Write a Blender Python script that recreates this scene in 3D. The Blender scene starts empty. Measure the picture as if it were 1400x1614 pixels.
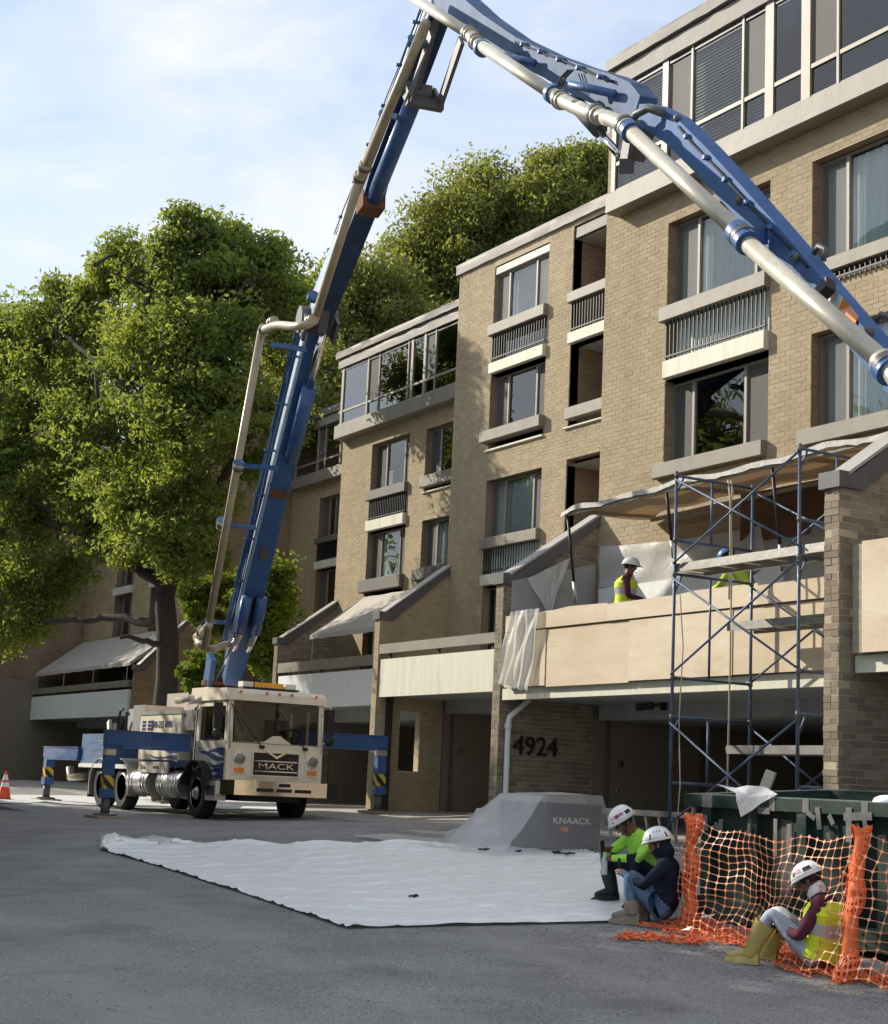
import bpy, bmesh, math, random
import numpy as np
from mathutils import Vector, Matrix, Quaternion
random.seed(7); rng = np.random.default_rng(7)
S = bpy.context.scene
COL = S.collection
# ------------------------------------------------------------------ camera
YAW, PITCH, ROLL, FOC = -1.0391206, 0.1683476, 0.0452204, 2560.0
def _cam():
    cy, sy, cp, sp = math.cos(YAW), math.sin(YAW), math.cos(PITCH), math.sin(PITCH)
    f = np.array([sy*cp, cy*cp, sp]); r = np.array([cy, -sy, 0.]); u = np.cross(r, f)
    c, s = math.cos(ROLL), math.sin(ROLL)
    return np.array([c*r + s*u, -s*r + c*u, f])
CR = _cam()
cam = bpy.data.cameras.new('camera'); camo = bpy.data.objects.new('camera', cam); COL.objects.link(camo)
cam.sensor_fit = 'HORIZONTAL'; cam.sensor_width = 36; cam.lens = 36*FOC/1400; cam.clip_end = 2000; cam.clip_start = .05
camo.matrix_world = Matrix([[CR[0][i], CR[1][i], -CR[2][i], 0] for i in range(3)] + [[0, 0, 0, 1]])
S.camera = camo
# ------------------------------------------------------------------ light
SUN = Vector((-1.8, -1.0, 1.12)).normalized()
W = bpy.data.worlds.new('World'); S.world = W; W.use_nodes = True
def world():
    nt = W.node_tree; N = nt.nodes; L = nt.links; N.clear()
    out = N.new('ShaderNodeOutputWorld'); bg = N.new('ShaderNodeBackground'); bg.inputs['Strength'].default_value = .15
    sky = N.new('ShaderNodeTexSky'); sky.sky_type = 'NISHITA'; sky.sun_disc = False
    sky.sun_elevation = math.asin(SUN.z); sky.sun_rotation = math.atan2(SUN.x, SUN.y)
    sky.air_density = 1.0; sky.dust_density = .5; sky.ozone_density = 1.2
    tc = N.new('ShaderNodeTexCoord'); mp = N.new('ShaderNodeMapping')
    mp.inputs['Rotation'].default_value = (.35, .25, 1.1); mp.inputs['Scale'].default_value = (1.6, 3.6, 6.5)
    n1 = N.new('ShaderNodeTexNoise'); n1.inputs['Scale'].default_value = 1.5; n1.inputs['Detail'].default_value = 7; n1.inputs['Roughness'].default_value = .55; n1.inputs['Distortion'].default_value = .6
    cr = N.new('ShaderNodeValToRGB'); cr.color_ramp.elements[0].position = .46; cr.color_ramp.elements[0].color = (.76, .76, .76, 1)
    cr.color_ramp.elements[1].position = .66; cr.color_ramp.elements[1].color = (.97, .97, .97, 1)
    mx = N.new('ShaderNodeMixRGB'); cc = N.new('ShaderNodeValToRGB'); cc.color_ramp.elements[0].position = .40; cc.color_ramp.elements[0].color = (.47, .525, .63, 1); cc.color_ramp.elements[1].position = .66; cc.color_ramp.elements[1].color = (.80, .82, .86, 1); sc_ = N.new('ShaderNodeVectorMath'); sc_.operation = 'SCALE'; sc_.inputs['Scale'].default_value = 3.35; L.new(n1.outputs[0], cc.inputs[0]); L.new(cc.outputs[0], sc_.inputs[0]); L.new(sc_.outputs[0], mx.inputs['Color2'])
    L.new(tc.outputs['Generated'], mp.inputs['Vector']); L.new(mp.outputs[0], n1.inputs['Vector']); L.new(n1.outputs[0], cr.inputs[0])
    L.new(cr.outputs[0], mx.inputs['Fac']); L.new(sky.outputs[0], mx.inputs['Color1']); L.new(mx.outputs[0], bg.inputs['Color']); L.new(bg.outputs[0], out.inputs['Surface'])
world()
sl = bpy.data.lights.new('sun', 'SUN'); sl.energy = 2.6; sl.angle = math.radians(.6); sl.color = (1, .93, .80)
so = bpy.data.objects.new('sun', sl); COL.objects.link(so); so.location = (-30, -20, 40); so.rotation_euler = SUN.to_track_quat('Z', 'Y').to_euler()
VS = S.view_settings; VS.view_transform = 'Standard'; VS.look = 'None'; VS.exposure = 1.27; VS.gamma = 1; VS.use_curve_mapping = False
S.cycles.max_bounces = 8; S.cycles.transparent_max_bounces = 24; S.cycles.diffuse_bounces = 6
# ------------------------------------------------------------------ helpers
def ray(x, y):
    return CR.T @ np.array([(x-700)/FOC, -(y-807)/FOC, 1.])
def onY(x, y, Y): d = ray(x, y); return d*Y/d[1]
def onX(x, y, X): d = ray(x, y); return d*X/d[0]
def atz(x, y, z): return ray(x, y)*z
# ground: thin-plate surface through heights measured on the place (z = 0 is eye level)
GP = np.array([(-8.8,5.4,-1.43),(-8.9,9.2,-1.45),(-10.4,9.8,-1.36),(-13.5,10.1,-1.10),(-12.6,10.0,-1.17),(-23.9,15.3,-.57),(-34,18.3,-.6),(-32.3,13.4,-.87),(-30,16.5,-.73),
 (-33.8,11.9,-.92),(-40.3,13.9,-.86),(-40.4,11.6,-.78),(-64,19.4,-.42),(-13.3,13.2,-.82),(0,0,-1.6),(-20,4,-1.25),(-40,0,-1.0),(-70,0,-.9),(-70,10,-.75),(-20,25,-.5),(-45,27,-.5),(-70,30,-.4),
 (10,0,-1.7),(10,15,-1.5),(0,-20,-1.8),(-40,-20,-1.3),(-80,-20,-1.0),(-17,13.6,-.80),(-20,14,-.72)])
def _tps():
    P = GP[:, :2]/10; n = len(P)
    r = np.linalg.norm(P[:, None]-P[None], axis=2); K = np.where(r > 0, r*r*np.log(r+1e-12), 0)
    A = np.zeros((n+3, n+3)); A[:n, :n] = K + np.eye(n)*.03; A[:n, n] = 1; A[:n, n+1:] = P; A[n, :n] = 1; A[n+1:, :n] = P.T
    return np.linalg.solve(A, np.concatenate([GP[:, 2], [0, 0, 0]]))
TW = _tps()
def gz(x, y):
    x = np.clip(np.asarray(x, float), -85, 14); y = np.clip(np.asarray(y, float), -24, 30)
    P = np.stack([x, y], -1)/10
    r = np.linalg.norm(P[..., None, :]-GP[:, :2]/10, axis=-1)
    K = np.where(r > 0, r*r*np.log(r+1e-12), 0)
    return K @ TW[:-3] + TW[-3] + P @ TW[-2:]
def G(px, py):
    d = ray(px, py); a, b = 3., 120.
    f = lambda t: d[2]*t - float(gz(d[0]*t, d[1]*t))
    ts = np.linspace(a, b, 240); last = a
    for t in ts:
        if f(t) < 0: b = t; a = last; break
        last = t
    for _ in range(40):
        m = (a+b)/2
        if f(m) < 0: b = m
        else: a = m
    return d*a
class MB:
    """collects polygons; material index per polygon"""
    def __init__(s): s.v = []; s.f = []; s.m = []
    def add(s, vs, fs, m=0):
        o = len(s.v); s.v += [tuple(map(float, v)) for v in vs]; s.f += [tuple(o+i for i in f) for f in fs]; s.m += [m]*len(fs); return s
    def box(s, x0, x1, y0, y1, z0, z1, m=0):
        return s.add([(x0,y0,z0),(x1,y0,z0),(x1,y1,z0),(x0,y1,z0),(x0,y0,z1),(x1,y0,z1),(x1,y1,z1),(x0,y1,z1)],
                     [(0,3,2,1),(4,5,6,7),(0,1,5,4),(1,2,6,5),(2,3,7,6),(3,0,4,7)], m)
    def quad(s, a, b, c, d, m=0): return s.add([a,b,c,d], [(0,1,2,3)], m)
    def prism(s, pts, vec, m=0):
        n = len(pts); v = Vector(vec); a = [Vector(p) for p in pts]; b = [p+v for p in a]
        return s.add(a+b, [tuple(range(n))[::-1], tuple(range(n, 2*n))] + [(i, (i+1) % n, n+(i+1) % n, n+i) for i in range(n)], m)
    def tube(s, path, r, n=8, m=0, cap=True, r2=None):
        P = [Vector(p) for p in path]; k = len(P); vs = []; up = None
        for i, p in enumerate(P):
            t = (P[min(i+1, k-1)]-P[max(i-1, 0)]).normalized()
            if up is None: up = Vector((0, 0, 1)) if abs(t.z) < .9 else Vector((1, 0, 0))
            a = t.cross(up)
            a = a.normalized() if a.length > 1e-6 else t.orthogonal().normalized()
            b = a.cross(t).normalized(); up = b
            rr = r if r2 is None else r + (r2-r)*i/(k-1)
            if hasattr(r, '__len__'): rr = r[i]
            for j in range(n):
                q = 2*math.pi*j/n; vs.append(p + a*(rr*math.cos(q)) + b*(rr*math.sin(q)))
        fs = [(i*n+j, i*n+(j+1) % n, (i+1)*n+(j+1) % n, (i+1)*n+j) for i in range(k-1) for j in range(n)]
        if cap: fs += [tuple(range(n))[::-1], tuple(range((k-1)*n, k*n))]
        return s.add(vs, fs, m)
    def bar(s, a, b, w, h, m=0, side=None):
        a, b = Vector(a), Vector(b); t = (b-a).normalized()
        sd = Vector(side) if side else (t.cross(Vector((0,0,1))) if abs(t.z) < .95 else Vector((0,1,0)))
        sd = (sd - t*sd.dot(t)).normalized(); u = sd.cross(t).normalized()
        sd = sd*(w/2); u = u*(h/2)
        return s.add([a-sd-u, a+sd-u, a+sd+u, a-sd+u, b-sd-u, b+sd-u, b+sd+u, b-sd+u], [(0,3,2,1),(4,5,6,7),(0,1,5,4),(1,2,6,5),(2,3,7,6),(3,0,4,7)], m)
    def lathe(s, prof, c=(0,0,0), axis='z', n=24, m=0):
        vs = []
        for r, h in prof:
            for j in range(n):
                q = 2*math.pi*j/n; x, y = r*math.cos(q), r*math.sin(q)
                p = {'z': (x, y, h), 'x': (h, x, y), 'y': (y, h, x)}[axis]
                vs.append((p[0]+c[0], p[1]+c[1], p[2]+c[2]))
        k = len(prof)
        fs = [(i*n+j, i*n+(j+1) % n, (i+1)*n+(j+1) % n, (i+1)*n+j) for i in range(k-1) for j in range(n)]
        fs += [tuple(range(n))[::-1], tuple(range((k-1)*n, k*n))]
        return s.add(vs, fs, m)
    def ell(s, c, rx, ry, rz, n=12, k=8, m=0, rot=None, z0=-1.):
        vs = []; R = rot or Matrix.Identity(3)
        for i in range(k+1):
            h = z0 + (1-z0)*i/k; h = math.sin(math.asin(max(-1, z0)) + (math.pi/2-math.asin(max(-1, z0)))*i/k); rr = math.sqrt(max(0, 1-h*h))+1e-4
            for j in range(n):
                q = 2*math.pi*j/n; vs.append(Vector(c) + R @ Vector((rx*rr*math.cos(q), ry*rr*math.sin(q), rz*h)))
        fs = [(i*n+j, i*n+(j+1) % n, (i+1)*n+(j+1) % n, (i+1)*n+j) for i in range(k) for j in range(n)] + [tuple(range(n))[::-1], tuple(range(k*n, (k+1)*n))]
        return s.add(vs, fs, m)
    def mesh(s, name, mats, smooth=False):
        me = bpy.data.meshes.new(name); me.from_pydata(s.v, [], s.f)
        for m in (mats if isinstance(mats, (list, tuple)) else [mats]): me.materials.append(m)
        if any(s.m): me.polygons.foreach_set('material_index', s.m)
        if smooth: me.shade_smooth() if smooth is True else smooth_angle(me, smooth)
        me.update(); return me
def smooth_angle(me, deg):
    me.shade_smooth()
    try: me.set_sharp_from_angle(angle=math.radians(deg))
    except Exception: pass
def np_mesh(name, V, Q, mat, smooth=False, mi=None):
    V = np.asarray(V, np.float32); Q = np.asarray(Q, np.int32); me = bpy.data.meshes.new(name)
    me.vertices.add(len(V)); me.vertices.foreach_set('co', V.ravel())
    k = Q.shape[1]; me.loops.add(Q.size); me.loops.foreach_set('vertex_index', Q.ravel())
    me.polygons.add(len(Q)); me.polygons.foreach_set('loop_start', np.arange(0, Q.size, k, dtype=np.int32))
    try: me.polygons.foreach_set('loop_total', np.full(len(Q), k, np.int32))
    except Exception: pass
    for m in (mat if isinstance(mat, (list, tuple)) else [mat]): me.materials.append(m)
    if mi is not None: me.polygons.foreach_set('material_index', np.asarray(mi, np.int32))
    me.update(calc_edges=True); me.validate()
    me.shade_smooth() if smooth else me.shade_flat()
    return me
def link(name, me, parent=None, loc=None, kind=None, label=None, rot=None):
    o = bpy.data.objects.new(name, me); COL.objects.link(o)
    if loc is not None: o.location = loc
    if rot is not None: o.rotation_euler = rot
    if parent is not None:
        o.parent = parent; M = Matrix.Identity(4); p = parent
        while p is not None: M = (Matrix.Translation(p.location) @ p.rotation_euler.to_matrix().to_4x4()) if p.parent is None else M; p = p.parent
        top = parent
        if parent.parent is None: o.matrix_parent_inverse = M.inverted()
        else: o.matrix_parent_inverse = Matrix.Translation(-parent.location)
    if kind: o['kind'] = kind
    if label: o['label'] = label
    return o
def part(name, mb, mat, parent, smooth=False, loc=None, kind=None, label=None):
    return link(name, mb.mesh(name, mat, smooth) if isinstance(mb, MB) else mb, parent, loc, kind, label)
def tag(o, label, cat, group=None, kind=None):
    o['label'] = label; o['category'] = cat
    if group: o['group'] = group
    if kind: o['kind'] = kind
    return o
def thing(name, label, cat, loc, group=None):
    o = bpy.data.objects.new(name, None); COL.objects.link(o); o.location = loc; o.empty_display_size = .2
    return tag(o, label, cat, group)
def single(name, mb, mat, label, cat, group=None, smooth=False, kind=None):
    o = link(name, mb.mesh(name, mat, smooth) if isinstance(mb, MB) else mb); return tag(o, label, cat, group, kind)
def structure(name, me): o = link(name, me); o['kind'] = 'structure'; return o
# ------------------------------------------------------------------ materials
def mat(name, col, rough=.7, metal=0., var=.12, scale=6., bump=0., bscale=40., spec=.4, col2=None, coat=0., stretch=None, obj=False, detail=4):
    m = bpy.data.materials.new(name); m.use_nodes = True; nt = m.node_tree; N = nt.nodes; L = nt.links
    b = N['Principled BSDF']; b.inputs['Roughness'].default_value = rough; b.inputs['Metallic'].default_value = metal
    b.inputs['Specular IOR Level'].default_value = spec; b.inputs['Coat Weight'].default_value = coat
    geo = N.new('ShaderNodeNewGeometry'); src = geo.outputs['Position']
    if stretch:
        mp = N.new('ShaderNodeMapping'); mp.inputs['Scale'].default_value = stretch; L.new(src, mp.inputs['Vector']); src = mp.outputs[0]
    n = N.new('ShaderNodeTexNoise'); n.inputs['Scale'].default_value = scale; n.inputs['Detail'].default_value = detail; n.inputs['Roughness'].default_value = .62
    L.new(src, n.inputs['Vector'])
    mx = N.new('ShaderNodeMixRGB'); c = col
    c2 = col2 or tuple(min(1, x*(1+var)) for x in c); c1 = tuple(x*(1-var) for x in c) if col2 is None else c
    mx.inputs['Color1'].default_value = (*c1, 1); mx.inputs['Color2'].default_value = (*c2, 1)
    rmp = N.new('ShaderNodeMapRange'); rmp.inputs['From Min'].default_value = .3; rmp.inputs['From Max'].default_value = .7; L.new(n.outputs[0], rmp.inputs['Value'])
    L.new(rmp.outputs[0], mx.inputs['Fac']); L.new(mx.outputs[0], b.inputs['Base Color'])
    if bump:
        n2 = N.new('ShaderNodeTexNoise'); n2.inputs['Scale'].default_value = bscale; n2.inputs['Detail'].default_value = 5; L.new(src, n2.inputs['Vector'])
        bp = N.new('ShaderNodeBump'); bp.inputs['Strength'].default_value = bump; bp.inputs['Distance'].default_value = .02
        L.new(n2.outputs[0], bp.inputs['Height']); L.new(bp.outputs[0], b.inputs['Normal'])
    m['mix'] = mx.name
    return m
def nodes(m): return m.node_tree.nodes, m.node_tree.links, m.node_tree.nodes['Principled BSDF']
def brick_mat(name, c1, c2, c3):
    m = mat(name, c1, .85, bump=.35, bscale=60, spec=.25); N, L, b = nodes(m)
    geo = N.new('ShaderNodeNewGeometry'); oi = N.new('ShaderNodeObjectInfo'); ad = N.new('ShaderNodeMath'); fr = N.new('ShaderNodeMath'); fr.operation = 'FRACT'
    L.new(geo.outputs['Random Per Island'], ad.inputs[0]); L.new(oi.outputs['Random'], ad.inputs[1]); L.new(ad.outputs[0], fr.inputs[0])
    cr = N.new('ShaderNodeValToRGB'); e = cr.color_ramp.elements; e[0].color = (*c1, 1); e[1].color = (*c3, 1); e[1].position = 1
    k = e.new(.5); k.color = (*c2, 1)
    L.new(fr.outputs[0], cr.inputs[0])
    st = N.new('ShaderNodeTexNoise'); st.inputs['Scale'].default_value = .55; st.inputs['Detail'].default_value = 5; L.new(geo.outputs['Position'], st.inputs['Vector'])
    fn = N.new('ShaderNodeTexNoise'); fn.inputs['Scale'].default_value = 35; fn.inputs['Detail'].default_value = 3; L.new(geo.outputs['Position'], fn.inputs['Vector'])
    a2 = N.new('ShaderNodeMath'); L.new(st.outputs[0], a2.inputs[0]); L.new(fn.outputs[0], a2.inputs[1])
    mr = N.new('ShaderNodeMapRange'); mr.inputs['From Min'].default_value = .7; mr.inputs['From Max'].default_value = 1.3; mr.inputs['To Min'].default_value = .84; mr.inputs['To Max'].default_value = 1.13
    L.new(a2.outputs[0], mr.inputs['Value'])
    ml = N.new('ShaderNodeMixRGB'); ml.blend_type = 'MULTIPLY'; ml.inputs['Fac'].default_value = 1; L.new(cr.outputs[0], ml.inputs['Color1']); L.new(mr.outputs[0], ml.inputs['Color2'])
    mv = N.new('ShaderNodeMapping'); mv.inputs['Scale'].default_value = (1.7, 1.7, .10); ns = N.new('ShaderNodeTexNoise'); ns.inputs['Scale'].default_value = 1.6; ns.inputs['Detail'].default_value = 5
    L.new(geo.outputs['Position'], mv.inputs[0]); L.new(mv.outputs[0], ns.inputs['Vector']); rs = N.new('ShaderNodeMapRange'); rs.inputs['From Min'].default_value = .5; rs.inputs['From Max'].default_value = .72; rs.inputs['To Max'].default_value = .32; L.new(ns.outputs[0], rs.inputs['Value'])
    sm = N.new('ShaderNodeMixRGB'); sm.inputs[2].default_value = (.27, .215, .14, 1); L.new(rs.outputs[0], sm.inputs[0]); L.new(ml.outputs[0], sm.inputs[1])
    L.new(sm.outputs[0], b.inputs['Base Color'])
    return m
def speckle(m, scale, lo, hi, col, amt=1., stretch=None):
    """splashes and scuffs with a shape of their own laid over a material's colour"""
    N, L, b = nodes(m); src = b.inputs['Base Color'].links[0].from_socket; geo = N.new('ShaderNodeNewGeometry'); n = N.new('ShaderNodeTexNoise'); n.inputs['Scale'].default_value = scale; n.inputs['Detail'].default_value = 6; n.inputs['Roughness'].default_value = .7
    v = geo.outputs['Position']
    if stretch: mp = N.new('ShaderNodeMapping'); mp.inputs['Scale'].default_value = stretch; L.new(v, mp.inputs[0]); v = mp.outputs[0]
    L.new(v, n.inputs['Vector']); r = N.new('ShaderNodeMapRange'); r.inputs['From Min'].default_value = lo; r.inputs['From Max'].default_value = hi; r.inputs['To Max'].default_value = amt; L.new(n.outputs[0], r.inputs['Value'])
    x = N.new('ShaderNodeMixRGB'); x.inputs[2].default_value = (*col, 1); L.new(r.outputs[0], x.inputs[0]); L.new(src, x.inputs[1]); L.new(x.outputs[0], b.inputs['Base Color']); return m
def brick_tex(name, c1, c2, mort):
    m = mat(name, c1, .88, spec=.2); N, L, b = nodes(m)
    geo = N.new('ShaderNodeNewGeometry'); sp = N.new('ShaderNodeSeparateXYZ'); L.new(geo.outputs['Position'], sp.inputs[0])
    ad = N.new('ShaderNodeMath'); L.new(sp.outputs[0], ad.inputs[0]); L.new(sp.outputs[1], ad.inputs[1])
    cb = N.new('ShaderNodeCombineXYZ'); L.new(ad.outputs[0], cb.inputs[0]); L.new(sp.outputs[2], cb.inputs[1])
    t = N.new('ShaderNodeTexBrick'); t.inputs['Scale'].default_value = 1; t.inputs['Brick Width'].default_value = .235; t.inputs['Row Height'].default_value = .0813; t.inputs['Mortar Size'].default_value = .005
    t.inputs['Color1'].default_value = (*c1, 1); t.inputs['Color2'].default_value = (*c2, 1); t.inputs['Mortar'].default_value = (*mort, 1); t.inputs['Mortar Smooth'].default_value = .2
    L.new(cb.outputs[0], t.inputs['Vector'])
    st = N.new('ShaderNodeTexNoise'); st.inputs['Scale'].default_value = 1.3; st.inputs['Detail'].default_value = 6; L.new(geo.outputs['Position'], st.inputs['Vector'])
    mr = N.new('ShaderNodeMapRange'); mr.inputs['From Min'].default_value = .3; mr.inputs['From Max'].default_value = .7; mr.inputs['To Min'].default_value = .8; mr.inputs['To Max'].default_value = 1.12; L.new(st.outputs[0], mr.inputs['Value'])
    ml = N.new('ShaderNodeMixRGB'); ml.blend_type = 'MULTIPLY'; ml.inputs['Fac'].default_value = 1; L.new(t.outputs['Color'], ml.inputs['Color1']); L.new(mr.outputs[0], ml.inputs['Color2'])
    L.new(ml.outputs[0], b.inputs['Base Color'])
    bp = N.new('ShaderNodeBump'); bp.inputs['Strength'].default_value = .6; bp.inputs['Distance'].default_value = .01; bp.invert = True
    L.new(t.outputs['Fac'], bp.inputs['Height']); L.new(bp.outputs[0], b.inputs['Normal'])
    return m
def glass_mat(name, tint=(.88, .90, .89), ior=1.75, rough=.0, wob=.25):
    m = bpy.data.materials.new(name); m.use_nodes = True; N = m.node_tree.nodes; L = m.node_tree.links; N.clear()
    o = N.new('ShaderNodeOutputMaterial'); mx = N.new('ShaderNodeMixShader'); tr = N.new('ShaderNodeBsdfTransparent'); gl = N.new('ShaderNodeBsdfGlossy'); fr = N.new('ShaderNodeFresnel')
    tr.inputs[0].default_value = (*tint, 1); gl.inputs['Roughness'].default_value = rough; gl.inputs['Color'].default_value = (.95, .97, 1, 1); fr.inputs[0].default_value = ior
    geo = N.new('ShaderNodeNewGeometry'); ns = N.new('ShaderNodeTexNoise'); ns.inputs['Scale'].default_value = 1.1; ns.inputs['Detail'].default_value = 1; bp = N.new('ShaderNodeBump'); bp.inputs['Strength'].default_value = wob; bp.inputs['Distance'].default_value = .02
    L.new(geo.outputs['Position'], ns.inputs['Vector']); L.new(ns.outputs[0], bp.inputs['Height']); L.new(bp.outputs[0], gl.inputs['Normal'])
    L.new(fr.outputs[0], mx.inputs[0]); L.new(tr.outputs[0], mx.inputs[1]); L.new(gl.outputs[0], mx.inputs[2]); L.new(mx.outputs[0], o.inputs[0])
    return m
def film_mat(name, col, alpha, rough=.3, wr=14., bump=.6, stretch=None, var=.06, thru=.35):
    """plastic sheeting: partly see-through, scattering, shiny on its creases"""
    m = mat(name, col, rough, var=var, scale=3, bump=bump, bscale=wr, spec=.6, stretch=stretch); N, L, b = nodes(m)
    o = [n for n in N if n.type == 'OUTPUT_MATERIAL'][0]
    tl = N.new('ShaderNodeBsdfTranslucent'); tl.inputs[0].default_value = (*col, 1); m1 = N.new('ShaderNodeMixShader'); m1.inputs[0].default_value = thru
    tr = N.new('ShaderNodeBsdfTransparent'); m2 = N.new('ShaderNodeMixShader'); m2.inputs[0].default_value = alpha
    L.new(b.outputs[0], m1.inputs[1]); L.new(tl.outputs[0], m1.inputs[2]); L.new(tr.outputs[0], m2.inputs[1]); L.new(m1.outputs[0], m2.inputs[2]); L.new(m2.outputs[0], o.inputs[0])
    return m
def leaf_mat(name, dark, light, trans=.4):
    m = bpy.data.materials.new(name); m.use_nodes = True; N = m.node_tree.nodes; L = m.node_tree.links; N.clear()
    o = N.new('ShaderNodeOutputMaterial'); d = N.new('ShaderNodeBsdfPrincipled'); d.inputs['Roughness'].default_value = .5; d.inputs['Specular IOR Level'].default_value = .35
    t = N.new('ShaderNodeBsdfTranslucent'); mx = N.new('ShaderNodeMixShader'); mx.inputs[0].default_value = trans
    geo = N.new('ShaderNodeNewGeometry'); cr = N.new('ShaderNodeValToRGB'); e = cr.color_ramp.elements; e[0].color = (*dark, 1); e[1].color = (*light, 1)
    n = N.new('ShaderNodeTexNoise'); n.inputs['Scale'].default_value = .8; n.inputs['Detail'].default_value = 2; L.new(geo.outputs['Position'], n.inputs['Vector'])
    mr = N.new('ShaderNodeMapRange'); mr.inputs['From Min'].default_value = .3; mr.inputs['From Max'].default_value = .7; L.new(n.outputs[0], mr.inputs['Value'])
    a = N.new('ShaderNodeMath'); a.operation = 'MULTIPLY_ADD'; a.inputs[1].default_value = .5; h = N.new('ShaderNodeMath'); h.operation = 'MULTIPLY'; h.inputs[1].default_value = .5
    L.new(mr.outputs[0], h.inputs[0]); L.new(geo.outputs['Random Per Island'], a.inputs[0]); L.new(h.outputs[0], a.inputs[2]); L.new(a.outputs[0], cr.inputs[0])
    hs = N.new('ShaderNodeMixRGB'); hs.blend_type = 'MULTIPLY'; hs.inputs[0].default_value = 1; hs.inputs[2].default_value = (1.5, 1.35, .55, 1); L.new(cr.outputs[0], hs.inputs[1])
    L.new(cr.outputs[0], d.inputs['Base Color']); L.new(hs.outputs[0], t.inputs[0]); L.new(d.outputs[0], mx.inputs[1]); L.new(t.outputs[0], mx.inputs[2]); L.new(mx.outputs[0], o.inputs[0])
    return m
M = {}
M['brick'] = brick_mat('tan_brick', (.36, .285, .18), (.395, .315, .2), (.43, .345, .225))
M['brick_old'] = brick_mat('weathered_brick', (.19, .15, .11), (.245, .198, .145), (.31, .258, .195))  # greyer copy of the tan brick: partial shade mixed into the fins' colour
M['mortar'] = mat('mortar', (.455, .37, .25), .95, bump=.3)
M['brick_tex'] = brick_tex('far_brick', (.36, .27, .16), (.43, .335, .215), (.48, .40, .29))
M['brick_dark'] = brick_tex('brown_brick', (.25, .175, .115), (.31, .225, .15), (.33, .26, .19))  # shade of reveals, loggias and end walls painted in as darker brick
M['bronze'] = mat('taupe_metal', (.235, .205, .165), .55, .0, var=.13, scale=2.5, bump=.12, bscale=5)
M['bronze_dark'] = mat('dark_cladding', (.13, .115, .10), .55, var=.12, scale=3)
M['cap'] = mat('charcoal_flashing', (.10, .097, .10), .5, var=.15, scale=4, bump=.1, bscale=6)
M['cap_lt'] = mat('grey_flashing', (.36, .34, .31), .5, var=.1, scale=2, bump=.3, bscale=3)
M['cap_top'] = mat('brownish_coping_metal', (.20, .175, .155), .6, .0, var=.12, scale=2, bump=.4, bscale=3.2, spec=.25)
M['coping'] = mat('aged_coping_metal', (.27, .245, .215), .65, .0, var=.1, scale=2, bump=.5, bscale=3.2)
M['cream'] = mat('cream_painted_board', (.68, .66, .54), .6, col2=(.55, .53, .41), scale=2.2, stretch=(2.6, 2.6, .16), detail=6)
M['white'] = mat('white_paint', (.76, .76, .73), .5, var=.06)
M['frame'] = mat('bronze_window_frame', (.20, .17, .135), .45, var=.1)
M['frame_lt'] = mat('tan_window_frame', (.27, .235, .185), .5, var=.1)
M['dark'] = mat('black_metal', (.018, .018, .02), .5, var=.2)
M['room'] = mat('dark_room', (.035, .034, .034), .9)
M['soffit'] = mat('grey_painted_soffit', (.34, .35, .35), .7, var=.07)
M['loggia_ceiling'] = mat('pale_ceiling', (.5, .49, .45), .8)
M['panel_tan'] = mat('tan_painted_panel', (.22, .185, .145), .7, var=.06)
M['glass'] = glass_mat('window_glass')
M['glass_sun'] = glass_mat('sunroom_glass', (.6, .63, .62), 2.1)
M['screen'] = film_mat('insect_mesh', (.21, .20, .19), .62, .6, 60, .1)
M['curtain'] = mat('pale_curtain', (.72, .80, .78), .9, var=.12, scale=5, stretch=(6, 6, .2))
M['blind'] = mat('white_blind', (.62, .64, .62), .7)
M['wood_door'] = mat('dark_brown_door', (.07, .042, .03), .6)
M['asphalt'] = None
for k_, c_ in (('bronze', (.14, .12, .095)), ('coping', (.17, .15, .13)), ('soffit', (.2, .2, .19)), ('cream', (.42, .40, .31))): speckle(M[k_], 1.4, .54, .72, c_, .55, (2, 2, .25))
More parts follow.
